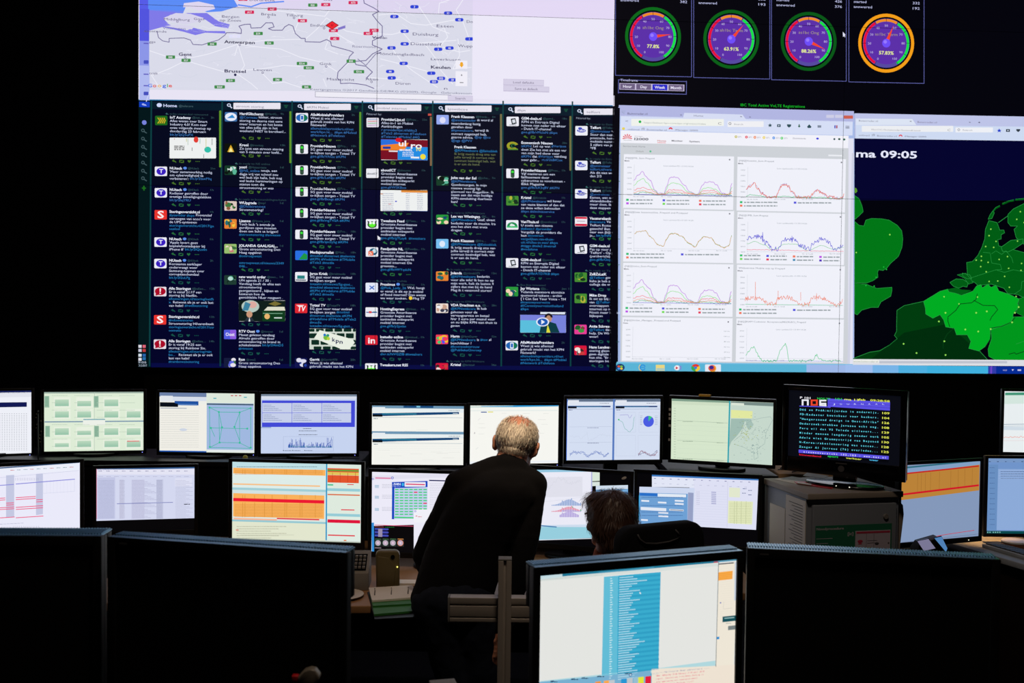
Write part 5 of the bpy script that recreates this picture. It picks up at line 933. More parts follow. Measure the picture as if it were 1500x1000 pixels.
# big orange tables
c = lo('large lower monitor full of orange and red alarm tables', (340.4, 678.3, 529.4, 678, 528.6, 792.3, 340.4, 791.4), H=.345, led=(.8, 'led_b'), bot=.03)
OR, RD, GY = (250, 178, 92), (236, 24, 50), (220, 232, 226)
c.view(330, 550, 3.57); c.rect(36, 456, 526, 486, (190, 224, 230), 2); c.scribble(60, 478, 420, 4, (120, 150, 160), 1)
c.rect(42, 487, 524, 517, OR, 3); c.rect(40, 517, 526, 590, (222, 236, 232), 2); c.rect(42, 568, 496, 575, (248, 190, 130), 4)
c.rect(36, 590, 526, 602, (160, 206, 214), 3); c.rect(36, 602, 526, 620, (210, 226, 226), 3); c.rect(42, 620, 518, 742, OR, 3); c.rect(42, 645, 518, 662, RD, 5); c.rect(44, 746, 270, 754, (248, 180, 150), 4); c.rect(270, 746, 492, 753, (226, 50, 60), 5)
c.rect(36, 758, 526, 768, (150, 200, 210), 3); c.rect(36, 768, 526, 864, (226, 230, 206), 3)
for x in (90, 102, 152, 204, 244, 310, 320, 390, 400, 470): c.rect(x, 490, x+3, 515, (226, 150, 60), 4); c.rect(x, 624, x+3, 644, (226, 150, 60), 4); c.rect(x, 662, x+3, 740, (226, 150, 60), 4)
for j in range(5): c.scribble(50, 496+j*5, 460, 2.4, (216, 140, 60), j, 4)
for j in range(15): c.scribble(50, 674+j*4.6, 460, 2, (214, 140, 60), j, 4)
for j in range(6): c.scribble(60, 790+j*12, 260-(j % 3)*40, 4, (180, 180, 156), j, 4)
c.rect(56, 804, 70, 809, (230, 120, 110), 5); c.line([(80, 832), (360, 832)], 1.2, (170, 170, 150), 4)
c.rect(526, 456, 533, 860, (40, 150, 200), 6)
c.rect(533, 470, 706, 588, (220, 234, 222), 2); c.rect(535, 485, 699, 492, (226, 80, 50), 4); c.rect(535, 492, 699, 500, (90, 160, 60), 4); c.rect(535, 500, 699, 505, (226, 80, 50), 4); c.rect(535, 505, 699, 520, (226, 196, 90), 4); c.rect(535, 521, 699, 560, (226, 84, 44), 4)
for x in (560, 600, 640, 680): c.rect(x, 507, x+2, 558, (190, 60, 30), 5)
c.rect(535, 567, 565, 574, (60, 190, 140), 4); c.rect(638, 567, 672, 571, (220, 40, 50), 4)
c.rect(533, 590, 706, 604, (150, 204, 214), 3); c.rect(533, 604, 706, 720, (222, 234, 222), 2); c.rect(535, 620, 704, 626, (220, 100, 50), 4); c.rect(606, 699, 676, 704, (226, 30, 60), 4)
c.rect(533, 722, 706, 736, (150, 204, 214), 3); c.rect(533, 736, 706, 860, (222, 236, 226), 2); c.rect(535, 753, 706, 770, (222, 20, 60), 4); c.rect(537, 832, 678, 838, (226, 40, 60), 4)
c.rect(36, 858, 710, 866, (180, 190, 176), 6); c.rect(620, 858, 634, 864, (230, 120, 70), 7)
finish(c, GY)
# green grid screen
c = lo('monitor with a grid of green status buttons, left of the standing person', (544.3, 696.5, 742, 690, 742, 808, 545, 813), H=.345)
c.view(330, 550, 3.57); c.shape([(765, 523), (1180, 511), (1180, 530), (765, 545)], (226, 224, 240), 1); c.rect(785, 532, 866, 539, (226, 130, 170), 3); c.arc(874, 534, 4, 7, 0, 360, (80, 90, 200), 3); c.arc(772, 540, 3, 5, 0, 360, (80, 90, 200), 3)
for x, y in ((782, 572), (782, 628), (782, 692)):
    for k in range(4): c.rect(x, y+k*4, x+22, y+2+k*4, (110, 170, 200), 3)
    for k in range(3): c.scribble(820, y-2+k*8, 70, 3, (190, 190, 206), k+x, 3)
c.shape([(872, 556), (1058, 550), (1056, 692), (985, 700), (985, 746), (873, 750)], (196, 208, 238), 2); c.shape([(872, 556), (1058, 550), (1058, 582), (872, 588)], (20, 70, 190), 3); c.rect(872, 580, 884, 750, (20, 70, 190), 4)
c.text(882, 572, 12, 'N4N', (235, 240, 255), 35, True, 5); c.text(884, 580, 4, 'Status All Nodes', (200, 210, 250), 34, z=5); c.circle(929, 569, 6, (60, 180, 230), 5, 9); c.rrect(938, 556, 1048, 580, 3, (238, 236, 244), 5); c.rect(944, 565, 1044, 571, (220, 60, 110), 6)
for j in range(10):
    for i in range(7):
        x, y = 888+i*24.6, 592+j*14.4; k = ((i, j) in ((4, 1), (6, 5)))
        if i > 3 and j > 7: continue
        c.rrect(x, y, x+19, y+6, 2, (226, 40, 70) if k else (60, 206, 120), 5)
        c.rect(x+20, y, x+21, y+6, (150, 160, 210), 4)
c.rect(884, 738, 985, 745, (60, 206, 120), 5)
c.rect(1066, 546, 1200, 552, (40, 40, 90), 3)
for k in range(16): c.scribble(1070, 566+k*9, 70, 3, (200, 200, 214), k, 2)
c.rect(986, 700, 1200, 770, (240, 240, 248), 3); c.arc(994, 708, 3, 5, 0, 360, (80, 90, 200), 4); c.arc(1000, 736, 2, 5, 0, 180, (220, 60, 80), 4); c.scribble(1008, 739, 20, 4, (220, 110, 120), 2, 4)
c.shape([(765, 768), (778, 768), (779, 940), (767, 940)], (50, 140, 214), 4)
c.shape([(778, 785), (986, 779), (986, 905), (984, 940), (779, 940)], (5, 5, 8), 4); c.rect(781, 782, 984, 785, (220, 80, 120), 5)
for y in (798, 815, 832): c.rect(782, y, 854, y+7, (70, 80, 190), 6)
c.rect(782, 806, 850, 843, (30, 30, 90), 5); c.rect(800, 800, 822, 842, (150, 140, 170), 7); c.rect(782, 789, 830, 792, (150, 60, 60), 6); c.scribble(836, 793, 50, 3, (30, 140, 60), 2, 6)
for i in range(4):
    x = 782+i*39; c.rect(x, 851, x+35, 893, (40, 44, 46), 5); c.circle(x+17, 874, 14, (190, 170, 190), 6, 16); c.arc(x+17, 874, 14, 16, 0, 360, (226, 120, 60) if i == 3 else (60, 110, 80), 7); c.circle(x+17, 874, 5, (226, 200, 220), 8); c.rect(x+3, 852, x+33, 855, (60, 110, 60) if i < 3 else (220, 140, 60), 7)
c.rect(782, 898, 816, 902, (150, 130, 140), 6); c.scribble(840, 908, 36, 3, (40, 110, 50), 2, 6)
finish(c, (236, 234, 248))
# bar-histogram screen, right of the man
c = lo('monitor with blue, red and purple histogram humps between the two people', (744, 691, 923, 686, 923, 797, 744, 797.5), H=.335)
c.view(600, 550, 3.5725); c.shape([(500, 496), (953, 492), (953, 845), (660, 862), (500, 862)], (234, 234, 246), 1); c.shape([(500, 494), (955, 490), (955, 502), (500, 508)], (150, 200, 226), 2); c.rect(950, 492, 956, 690, (170, 176, 220), 3)
c.shape([(690, 532), (905, 528), (905, 632), (690, 636)], (224, 224, 236), 2); c.curve([(720, 590), (780, 540), (850, 560), (895, 545)], 1, (206, 208, 220), 12, 60, 3, seed=2)
for y, cc, hh in ((680, (70, 130, 200), 30), (712, (222, 60, 110), 24), (740, (150, 120, 210), 26)):
    for i in range(26):
        x = 744+i*6; t = (i-15)/8; h_ = hh*math.exp(-t*t)+3+(hh*.25 if i in (9, 17) else 0)+(6 if i == 25 else 0)
        if y == 740 and (i < 7 or i > 23): continue
        c.rect(x, y-h_, x+3.4, y, cc, 4)
        if y == 712 and i > 8: c.rect(x, y-h_*.45, x+3.4, y, (150, 110, 200), 5)
c.rect(851, 684, 856, 690, (60, 180, 110), 6); c.rect(894, 700, 899, 708, (60, 180, 110), 6); c.line([(690, 662), (900, 636)], 0.8, (200, 202, 216), 3)
c.shape([(500, 784), (955, 778), (955, 796), (500, 800)], (206, 220, 238), 3); c.shape([(500, 790), (955, 792), (960, 848), (665, 862), (500, 862)], (150, 206, 222), 4); c.rect(690, 785, 770, 791, (70, 130, 180), 5); c.line([(670, 860), (965, 851)], 3, (226, 226, 236), 5)
c.shape([(956, 492), (995, 491), (995, 550), (956, 552)], (216, 232, 216), 3); c.shape([(956, 556), (995, 555), (995, 575), (956, 578)], (216, 228, 222), 3); c.scribble(958, 505, 30, 3, (170, 190, 170), 2, 4)
c.shape([(975, 577), (1143, 573), (1143, 600), (1143, 760), (975, 760)], (120, 176, 226), 3); c.shape([(975, 576), (1143, 572), (1143, 592), (975, 596)], (206, 220, 236), 4); c.rect(1110, 610, 1143, 616, (40, 100, 170), 5)
finish(c, (3, 3, 6))
c_sc = c.view(0, 0, 1).map(914.4, 699.8); obj('screen_sticker', MB().ball((c_sc[0], -.004, c.hc+c_sc[1]), (.012, .002, .006), 10, Matrix.Rotation(-.4, 3, 'Y')), 'paper', c.root)
# staircase windows screen
c = lo('monitor with stepped blue and white windows on black, above the office chair', (933, 692, 1112, 699, 1109, 802, 932, 791), dL=4.72, dR=4.6)
c.view(900, 550, 4); c.shape([(220, 580), (844, 606), (830, 903), (440, 882), (440, 652), (220, 652)], (222, 224, 244), 1); c.shape([(220, 580), (844, 606), (843, 614), (220, 590)], (60, 120, 190), 2)
c.shape([(220, 590), (466, 600), (466, 655), (220, 650)], (226, 230, 246), 2)
for i in range(13): c.scribble(232+i*46, 604+i*1.8, 12, 5, (130, 130, 170), i); c.scribble(234+i*44, 632+i*1.8, 14, 3, (170, 172, 200), i)
for j in range(14): c.line([(470, 672+j*15), (660, 680+j*15)], 1, (204, 208, 232), 2)
for j in range(7): c.rect(568, 680+j*11, 596, 686+j*11, (170, 172, 210), 3); c.scribble(480, 682+j*12, 20, 3, (180, 180, 210), j, 3)
c.line([(664, 620), (660, 890)], 2, (200, 200, 226), 3); c.rect(672, 656, 736, 712, (226, 232, 206), 3); c.shape([(668, 732), (812, 738), (806, 872), (664, 864)], (226, 232, 190), 3)
for j in range(12): c.scribble(674, 748+j*10, 128, 3, (190, 196, 150), j, 4)
for x, y in ((752, 664), (748, 690), (784, 674), (784, 700)): c.scribble(x, y, 22, 5, (110, 120, 160), x, 4)
for x in (702, 716, 742, 770): c.rect(x, 735, x+2, 868, (176, 186, 140), 4)
c.shape([(147, 650), (470, 658), (462, 975), (300, 968), (140, 960)], (206, 216, 240), 5); c.shape([(146, 684), (430, 692), (425, 970), (143, 960)], (110, 160, 212), 6); c.shape([(148, 686), (252, 690), (252, 706), (148, 702)], (40, 110, 200), 7); c.shape([(254, 690), (420, 695), (420, 712), (254, 708)], (226, 234, 244), 7)
c.shape([(432, 684), (464, 686), (456, 972), (425, 970)], (150, 160, 196), 7); c.rect(143, 700, 147, 850, (40, 170, 230), 8)
for x, y, w_ in ((158, 728, 46), (255, 738, 50), (354, 728, 52), (354, 746, 52), (154, 772, 150), (322, 782, 84), (258, 798, 58), (258, 818, 58), (156, 840, 40)): c.rect(x, y, x+w_, y+(18 if w_ > 100 else 10), (226, 232, 244), 8)
for y in (714, 762, 800, 820): c.scribble(160, y, 240, 4, (70, 110, 170), int(y), 8)
c.rect(326, 786, 404, 789, (30, 40, 60), 9)
finish(c, (3, 3, 6))
# right tilted orange screen
c = lo('dimmed monitor with an orange band between red lines, right of the grey cabinet', (1318, 683.5, 1434.6, 672.9, 1434, 782.5, 1319.5, 797), H=.345, led=(.72, 'led_w'))
c.view(1120, 550, 3.703); c.shape([(700, 500), (1170, 454), (1170, 485), (700, 540)], (130, 160, 196), 1); c.shape([(700, 500), (1170, 454), (1170, 462), (700, 510)], (50, 110, 130), 2); c.shape([(700, 540), (1166, 482), (1163, 622), (700, 680)], (186, 130, 56), 2)
c.line([(700, 540), (790, 528), (1160, 490)], 8, (196, 40, 36), 4); c.line([(700, 650), (1160, 594)], 10, (206, 20, 40), 4)
for x in (830, 850, 872, 900, 948, 1010, 1050, 1086, 1126): c.line([(x, 532-(x-830)*.1), (x-2, 640-(x-830)*.12)], 2.4, (160, 108, 44), 3)
c.line([(880, 880), (975, 862), (1136, 838)], 3, (200, 50, 70), 4); c.line([(740, 905), (1160, 858)], 2, (100, 110, 140), 3)
finish(c, (132, 152, 186))
c = lo('dim blue monitor with a document list at the lower right photo edge', (1446.8, 672.4, 1640, 671, 1640, 783, 1445, 780), dL=5.06, dR=5.08, bot=.016, sb=(.08, .75))
c.view(1120, 550, 3.703); c.rect(1200, 440, 1900, 472, (118, 150, 196), 1); c.rect(1200, 482, 1262, 845, (104, 142, 192), 2); c.rect(1262, 508, 1900, 838, (140, 170, 216), 2)
for i in range(12): c.scribble(1216+i*44, 468, 10, 5, (60, 80, 120), i); c.scribble(1220, 500+i*28, 28, 3, (70, 100, 150), i)
for i in range(4): c.scribble(1280, 522+i*12, 230, 4, (90, 110, 150), i); c.line([(1270, 514+i*14), (1900, 514+i*14)], 1, (170, 190, 226), 3)
c.rect(1200, 843, 1900, 860, (6, 70, 76), 4)
for x in (1210, 1222, 1240, 1252, 1264, 1276): c.circle(x, 849, 3.4, (140, 200, 190), 5, n=8)
finish(c, (112, 148, 202))

# ------------------------------------------------------------------ television on the cabinet
CZ = 1.16
c = monitor('black television on the grey cabinet, showing a teletext news page', None, qd(1155.6, 573, 1319.7, 578, 1318, 680.4, 1154.7, 669), dL=4.53, dR=4.25, base=CZ, bez=.026, top=.024, bot=.066, depth=.07, name='television', front='gloss', topcol=None, cat='television', stand=False)
c.view(1130, 555, 6.062)
cy, ye, wt, gr, bl = (100, 220, 240), (226, 230, 90), (236, 236, 244), (40, 200, 80), (90, 80, 226)
c.rect(500, 188, 1054, 262, bl, 2); c.rect(506, 213, 1054, 216, (60, 54, 170), 3); c.rect(506, 238, 1054, 241, (60, 54, 170), 3); c.shape([(250, 236), (526, 244), (526, 256), (500, 252), (250, 243)], bl, 3); c.rect(243, 630, 1043, 704, (3, 4, 12), 2)
def tt(x, y, t, col, w, h=17): c.text(x, y, h, t, col, w, True, 6)
tt(255, 172, 'P 101', wt, 92); tt(408, 180, 'NOS-TT', gr, 116); tt(568, 184, '101', gr, 58); tt(648, 187, 'ma 13', ye, 130); tt(776, 190, 'feb', ye, 60); tt(878, 196, '09:28:58', ye, 172)
for i, ch in enumerate('JOURNAAL'): c.text(545+i*63, 228, 13, ch, (210, 214, 255), 20, False, 6)
def px(x, y, rows, col):
    for j, r in enumerate(rows):
        for i, k in enumerate(r):
            if k == '#': c.rect(x+i*15.6, y+j*13.4, x+i*15.6+15.8, y+j*13.4+13.6, col, 6)
px(270, 180, ['####', '#..#', '#..#', '#..#'], wt); px(350, 182, ['####', '#..#', '#..#', '####'], (236, 70, 44)); px(426, 184, ['####', '#...', '####', '...#', '####'][:4], wt); c.rect(426, 226, 490, 240, wt, 6)
for i, (t, w_, n) in enumerate((('D66 en PvdA:miljarden in onderwijs.', 706, '109'), ('FD:Kadaster kwetsbaar voor hackers.', 706, '104'), ('"Hongersnood dreigt in Oost-Afrika"', 706, '126'), ('Onderzoek:wrakken Javazee echt weg.', 706, '108'), ('Peru wil dat VS Toledo uitlevert...', 704, '129'), ('Minder mensen langdurig zonder werk', 708, '105'), ('Adele wint Grammystrijd van Beyoncé', 708, '130'), ('N-Korea:raketlancering was succes..', 704, '128'), ('Zanger Al Jarreau (76) overleden...', 704, '125'))):
    y = 278+i*41.2; k = len(t); 
    for q_, ch in enumerate(t):
        if ch != ' ': c.text(251-i*.6+(q_+.5)*w_/k, y+q_*w_/k*(.040+i*.0026), 16, ch, cy, None, True, 6, hx=17 if ch not in 'mwMWN' else 13.5, center=True)
    tt(985-i*.8, y+32+i*1.6, n, ye, 64, 18)
c.shape([(243, 625), (1043, 683), (1042, 714), (243, 654)], bl, 5)
for q_, ch in enumerate('nieuwsoverzicht 102,103 - www.nos.nl'):
    if ch != ' ': c.text(292+q_*20.6, 652+q_*1.52, 15, ch, wt, None, True, 6, hx=16 if ch not in 'mw' else 13, center=True)
c.text(248, 676, 14, 'binnenland', (226, 30, 60), 192, True, 6); c.text(500, 690, 15, 'sport', (40, 210, 90), 94, True, 6); c.text(662, 706, 15, 'verkeer', (220, 230, 90), 140, True, 6); c.text(868, 722, 14, 'weer', (80, 190, 240), 82, True, 6)
finish(c, (7, 9, 18))
tv, th, thc = c.root, c.h, c.hc
obj('power_ring', MB().lathe([(.012, 0), (.0135, 0), (.0135, .002), (.012, .002)], 24, Matrix.Translation((0, -.0085, thc-th-.034)) @ Matrix.Rotation(PI/2, 4, 'X')), 'piping', tv)
obj('brand_mark', MB().box(-.024, .024, -.0085, -.0075, thc-th-.014, thc-th-.009), 'piping', tv)
obj('stand_neck', MB().box(-.05, .05, .03, .06, .02, thc-th-.02), 'gloss', tv, bevel=.006)
obj('stand_base', MB().prism([(.17*math.cos(a*PI/16), .04+.09*math.sin(a*PI/16)) for a in range(32)], 0, .014), 'gloss', tv, bevel=.005)
obj('base_glint', MB().ball((-.006, -.052, .012), .0022, 8), 'led_w', tv); obj('base_glint', MB().ball((.05, -.05, .012), .0026, 8), 'led_w', tv)  # glowing beads in place of small lights reflected in the glossy foot

# ------------------------------------------------------------------ nearest row: monitors on the raised front desk
FZ = 0.92
c = monitor('nearest lit monitor with a tall blue list on a white page', 'front row monitors', qd(791.2, 842.8, 1080.3, 818, 1073, 1012, 787.5, 1052), dL=2.32, dR=2.50, base=FZ, bez=.017, top=.020, bot=.03, depth=.056, vents=True)
c.view(740, 780, 3.947)
c.shape([(202, 248), (1343, 150), (1343, 160), (202, 268)], (90, 160, 190), 1); c.shape([(202, 250), (330, 238), (330, 256), (202, 270)], (196, 220, 226), 2); c.shape([(330, 238), (1230, 160), (1230, 172), (512, 234), (330, 252)], (30, 120, 150), 3); c.shape([(540, 226), (860, 196), (860, 204), (540, 234)], (70, 150, 180), 4); c.line([(1205, 170), (1228, 168)], 6, (200, 50, 70), 5)
c.shape([(202, 262), (1230, 176), (1230, 192), (202, 280)], (214, 222, 218), 2); c.line([(210, 271), (560, 242)], 1, (150, 160, 160), 3)
c.shape([(570, 254), (898, 226), (883, 868), (556, 868)], (58, 172, 206), 3); c.shape([(570, 254), (652, 247), (645, 868), (556, 868)], (98, 188, 214), 4)
for j in range(44):
    y = 264+j*13.7; sk = -(.086+j*.0008)
    if j % 2 == 0: c.shape([(653-j*.15, y-6), (896-j*.25, y-6+sk*240), (896-j*.25, y+6+sk*240), (653-j*.15, y+6)], (48, 158, 196), 5)
    x0 = 606-j*.15; L = (50+(hash_of(str(j*7)) % 60)+(40 if j in (2, 28, 40) else 0))
    for k in range(int(L/7)): c.rect(660-j*.2+k*8, y-2.6+sk*(54+k*8), 660-j*.2+k*8+5.6, y+2.6+sk*(54+k*8), (206, 234, 240), 6)
    c.rect(x0, y-2.6, x0+10+(j % 3)*3, y+2.4, (206, 234, 238), 6)
c.shape([(775, 340), (775, 352), (778, 350), (781, 353), (784, 348)], (240, 240, 240), 8)
c.shape([(1213, 772), (1232, 180), (1345, 168), (1315, 868), (1212, 868)], (238, 230, 214), 2); c.line([(1232, 168), (1216, 772)], 3.4, (60, 90, 110), 6); c.shape([(1232, 178), (1320, 170), (1320, 176), (1232, 184)], (60, 60, 70), 5)
c.shape([(1230, 228), (1314, 219), (1312, 267), (1229, 276)], (250, 170, 70), 4)
for k in range(4): c.line([(1230, 238+k*10), (1313, 229+k*10)], 1.2, (200, 120, 50), 5)
for k in range(26): c.line([(1240, 196+k*13), (1310, 189+k*13)], .9, (224, 218, 204), 3)
c.rect(1255, 480, 1332, 512, (20, 80, 90), 5); c.rect(1266, 488, 1322, 494, (150, 190, 190), 6); c.rect(1287, 536, 1330, 560, (120, 130, 130), 5); c.rect(1222, 600, 1236, 614, (40, 140, 210), 7); c.circle(1243, 404, 4, (60, 80, 180), 7); c.line([(1262, 398), (1260, 440), (1310, 434)], 1.4, (190, 190, 180), 5); c.rect(1324, 170, 1333, 390, (196, 206, 220), 4); c.scribble(1275, 524, 30, 4, (120, 140, 140), 2, 5)
c.shape([(202, 856), (882, 782), (1214, 738), (1214, 772), (880, 812), (202, 868)], (176, 216, 222), 4)
c.shape([(190, 862), (560, 826), (840, 796), (840, 900), (190, 900)], (120, 176, 208), 6); c.shape([(845, 786), (1213, 768), (1330, 760), (1330, 960), (845, 960)], (238, 226, 210), 5)
for x, cc in ((518, (240, 150, 60)), (568, (250, 170, 80)), (668, (40, 150, 210)), (702, (190, 196, 200)), (766, (226, 230, 60)), (808, (226, 30, 60)), (598, (190, 200, 206)), (740, (150, 190, 210))): c.rect(x, 858-(x-518)*.105, x+33, 900, cc, 8)
for x in (260, 380, 440, 530, 690): c.scribble(x, 862-(x-260)*.11, 40, 6, (20, 40, 60), x, 9); c.rect(x, 852-(x-260)*.1, x+20, 858-(x-260)*.1, (60, 110, 150), 8)
c.circle(722, 820, 9, (40, 80, 150), 9); c.circle(722, 820, 5, (200, 230, 240), 10)
pk = (226, 80, 110)
for k, (w_, t) in enumerate(((310, '------ Notification About administratie -----'), (280, 'When: Wednesday 15-02 February 17:30 until 20:00'), (275, 'Impact: Connections from Admon Desktop to'), (240, 'other applications will interrupted shortly'), (220, 'Will work Admon desktop itself'), (230, 'Contact on call duty Windows'))):
    y = 812+k*18
    for q_, ch in enumerate(t):
        if ch != ' ': c.text(870+q_*w_/len(t), y-q_*w_/len(t)*(.09+k*.004), 9, ch, pk if k else (110, 110, 160), None, False, 8, hx=8.5)
finish(c, (228, 229, 225))
def off(label, q, dL, dR, depth=.05):
    c = monitor(label, 'front row monitors', qd(*q), dL=dL, dR=dR, base=FZ, bez=.019, top=.022, bot=.03, depth=depth, vents=True)
    finish(c, (0, 0, 0))
    obj('model_mark', MB().box(-c.w*.96, -c.w*.96+.02, -.0078, -.0071, c.hc+c.h+.008, c.hc+c.h+.011), 'piping', c.root)
    return c
off('switched-off black front monitor cut off by the left photo edge', (-214, 799, 137, 798, 137, 1022, -214, 1026), 2.24, 2.26, .075)
off('switched-off black front monitor left of the aluminium post', (171, 802, 497, 822, 497, 1051, 171, 1020), 2.235, 2.12)
off('switched-off black front monitor right of the nearest lit monitor', (1104, 816.5, 1449, 832, 1449, 1044, 1104, 1021), 2.37, 2.29)
# ------------------------------------------------------------------ the room
struct('floor', MB().box(-4.2, 4.6, -1.2, 8.2, -.1, 0).box(-4.2, 4.6, -1.2, 3.25, 0, .2), 'carpet')
struct('ceiling', MB().box(-4.2, 4.6, -1.2, 8.2, 5.3, 5.4), 'ceil')
struct('wall_front', MB().box(-4.2, 4.6, 8.1, 8.2, 0, 5.3), 'wall')
struct('wall_left', MB().box(-4.2, -4.1, -1.2, 8.1, 0, 5.3), 'wall')
struct('wall_right', MB().box(4.5, 4.6, -1.2, 8.1, 0, 5.3), 'wall')
struct('wall_back', MB().box(-4.1, 4.5, -1.2, -1.1, .2, 5.3), 'wall')

# ------------------------------------------------------------------ desks
def desk(name, label, pts, z, m, legs, panel=None, th=.03):
    r = thing(name, label, 'desk', (sum(p[0] for p in pts)/len(pts), sum(p[1] for p in pts)/len(pts), z0_of.get(name, 0)))
    ox, oy, oz = r.location
    obj('desktop', MB().prism([(x-ox, y-oy) for x, y in pts], z-th-oz, z-oz), m, r, bevel=.004)
    for x, y in legs: obj('leg', MB().box(x-ox-.03, x-ox+.03, y-oy-.03, y-oy+.03, 0, z-th-oz), 'matt', r, bevel=.004)
    if panel:
        (a, b), (c_, d) = panel; v = Vector((c_-a, d-b, 0)); n = Vector((-v.y, v.x, 0)).normalized()*.018
        obj('modesty_panel', MB().prism([(a-ox, b-oy), (c_-ox, d-oy), (c_-ox+n.x, d-oy+n.y), (a-ox+n.x, b-oy+n.y)], .12, z-th-oz-.001), 'panel' if name == 'side_desk' else 'matt', r)
    return r
z0_of = {'front_desk': .2}
P2 = lambda x, y, z: tuple(onZ(x, y, z)[:2])
desk('control_desk', 'long wooden-topped control desk carrying the left and middle monitors', [(-3.1, 3.75), (-1.2, 3.86), (-.62, 3.84), (.2, 3.9), (1.02, 4.1), (1.02, 5.5), (-3.1, 5.5)], DZ, 'desk', [(-2.7, 4.0), (-2.7, 5.35), (-1.0, 5.35), (.85, 4.5), (.85, 5.35)], ((-2.8, 5.3), (.95, 5.3)))
e0, e1 = P2(1386, 793, DZ), P2(1500, 826, DZ)
dv = (e1[0]-e0[0], e1[1]-e0[1]); e2 = (e0[0]+dv[0]*2.6, e0[1]+dv[1]*2.6)
sd = desk('side_desk', 'light grey desk at the right edge, with keyboard and brown tin on it', [(e0[0]-.55, 5.45), (e0[0]-.50, 5.02), (e0[0]-.12, 5.01), e0, e2, (3.9, e2[1]), (3.9, 5.45)], DZ, 'deskg', [(3.7, e2[1]+.15), (3.7, 5.3), (e0[0]-.4, 5.3)], ((e0[0]+.05, e0[1]-.02), (e2[0]+.05, e2[1]+.05)))
desk('front_desk', 'raised front desk under the nearest dark monitors', [(-1.7, 1.15), (1.6, 1.15), (1.6, 2.46), (-1.7, 2.46)], FZ, 'matt', [(-1.6, 1.25), (1.5, 1.25), (-1.6, 2.36), (1.5, 2.36)])
# low plinth carrying the angled monitor and the small devices beside the cabinet
bx = thing('desk_riser', 'low black riser box beside the grey cabinet, under the tilted orange-band monitor', 'riser', (1.86, 4.54, 0))
obj('body', MB().prism([(-.13, -.3), (.10, -.3), (.285, .0), (.285, .3), (-.17, .3)], 0, DZ), 'matt', bx, bevel=.006)

def shelf(label, x0, x1, y0, y1, z):
    r = thing('monitor_shelf', label, 'shelf', ((x0+x1)/2, (y0+y1)/2, DZ)); w, d = (x1-x0)/2, (y1-y0)/2
    obj('board', MB().box(-w, w, -d, d, z-DZ-.025, z-DZ), 'black', r, bevel=.003)
    obj('shade_panel', MB().box(-w, w, -d+.01, -d+.025, 0, z-DZ-.0255), 'matt', r)  # added black sheet for the dark gap, hides the lit desk behind
    for sx_ in (-1, 1): obj('support', MB().box(sx_*(w-.03)-.02, sx_*(w-.03)+.02, -d+.03, d-.03, 0, z-DZ-.0255), 'black', r)
shelf('black shelf holding the four upper monitors on the left', -3.05, -.74, 4.98, 5.42, SH1)
shelf('black shelf holding the two upper monitors behind the bald man', -.735, .262, 4.93, 5.40, SH2)
shelf('black shelf holding the pie chart monitor', .268, .755, 4.82, 5.36, SH3)

shelf('black shelf holding the pale green map monitor', .762, 1.262, 4.80, 5.30, SH4)
shelf('black shelf holding the upper monitor at the right edge of the photo', 2.36, 3.1, 5.26, 5.44, SH4)

# ------------------------------------------------------------------ grey cabinet and what lies on it
FL, FR, BL = onZ(1185, 723, CZ), onZ(1321, 719, CZ), onZ(1131, 703, CZ)
cx_ = (FR-FL); cw = cx_.length; crz = math.atan2(cx_.y, cx_.x); cdp = .40
cab = thing('filing_cabinet', 'grey metal cabinet with a green flowchart poster on its door and papers on its side', 'cabinet', (FL.x, FL.y, 0), crz)
obj('carcass', MB().box(0, cw, .02, cdp, 0, CZ-.026), 'cab', cab, bevel=.003)
obj('top_board', MB().box(-.006, cw+.006, -.004, cdp, CZ-.0255, CZ), 'cabtop', cab, bevel=.003)
dr = obj('door', MB().box(.022, cw-.022, .0, .0195, .06, CZ-.05), 'cab', cab, bevel=.003)
obj('lock', MB().lathe([(.0, 0), (.011, 0), (.012, .004), (.010, .008), (.0, .008)], 20, Matrix.Translation((cw-.075, -.0005, CZ-.105)) @ Matrix.Rotation(PI/2, 4, 'X')), 'keyl', dr)
ps = obj('poster', MB().box(.032, cw-.045, -.0025, -.0008, CZ-.44, CZ-.135), 'pgreen', dr)
obj('chart_sheet', MB().box(cw*.5, cw-.052, -.0042, -.0026, CZ-.44, CZ-.162), 'pwhite', dr)
def flat_text(name, t, size, m, parent, x, y, z, w):
    vs, fs, a, b = glyphs(t, True); k = w/(b-a); mb = MB(); mb.add([(x+(u-a)*k, y, z+v*size/CAPH) for u, v in vs], fs); obj(name, mb, m, parent)
flat_text('poster_title', 'Noodprocedure', .010, 'pwhite', dr, .036, -.0028, CZ-.153, .125); flat_text('poster_mark', '[ic]', .012, 'pwhite', dr, cw*.5-.035, -.0028, CZ-.178, .026)
mb = MB()
for z in (.19, .21, .24, .275): mb.box(.036, .11 if z < .2 else .09, -.0029, -.0026, CZ-z, CZ-z+.002)
obj('poster_print', mb, 'pwhite', dr)
mb = MB(); x0 = cw*.5
mb.box(x0+.004, cw-.054, -.0048, -.0043, CZ-.173, CZ-.165); mb.ball((x0+.022, -.0046, CZ-.206), (.012, .0006, .007), 12); mb.ball((x0+.022, -.0046, CZ-.216), (.010, .0006, .003), 12); mb.box(x0+.025, x0+.048, -.0048, -.0043, CZ-.252, CZ-.238); mb.box(x0+.008, x0+.036, -.0048, -.0043, CZ-.29, CZ-.276)
obj('chart_red_boxes', mb, 'pred', dr)
mb = MB(); mb.box(x0+.052, x0+.072, -.0048, -.0043, CZ-.29, CZ-.232); obj('chart_yellow_box', mb, 'pyel', dr)
mb = MB()
for a in (.05, .085): mb.box(x0+a, x0+a+.001, -.0048, -.0043, CZ-.43, CZ-.175)
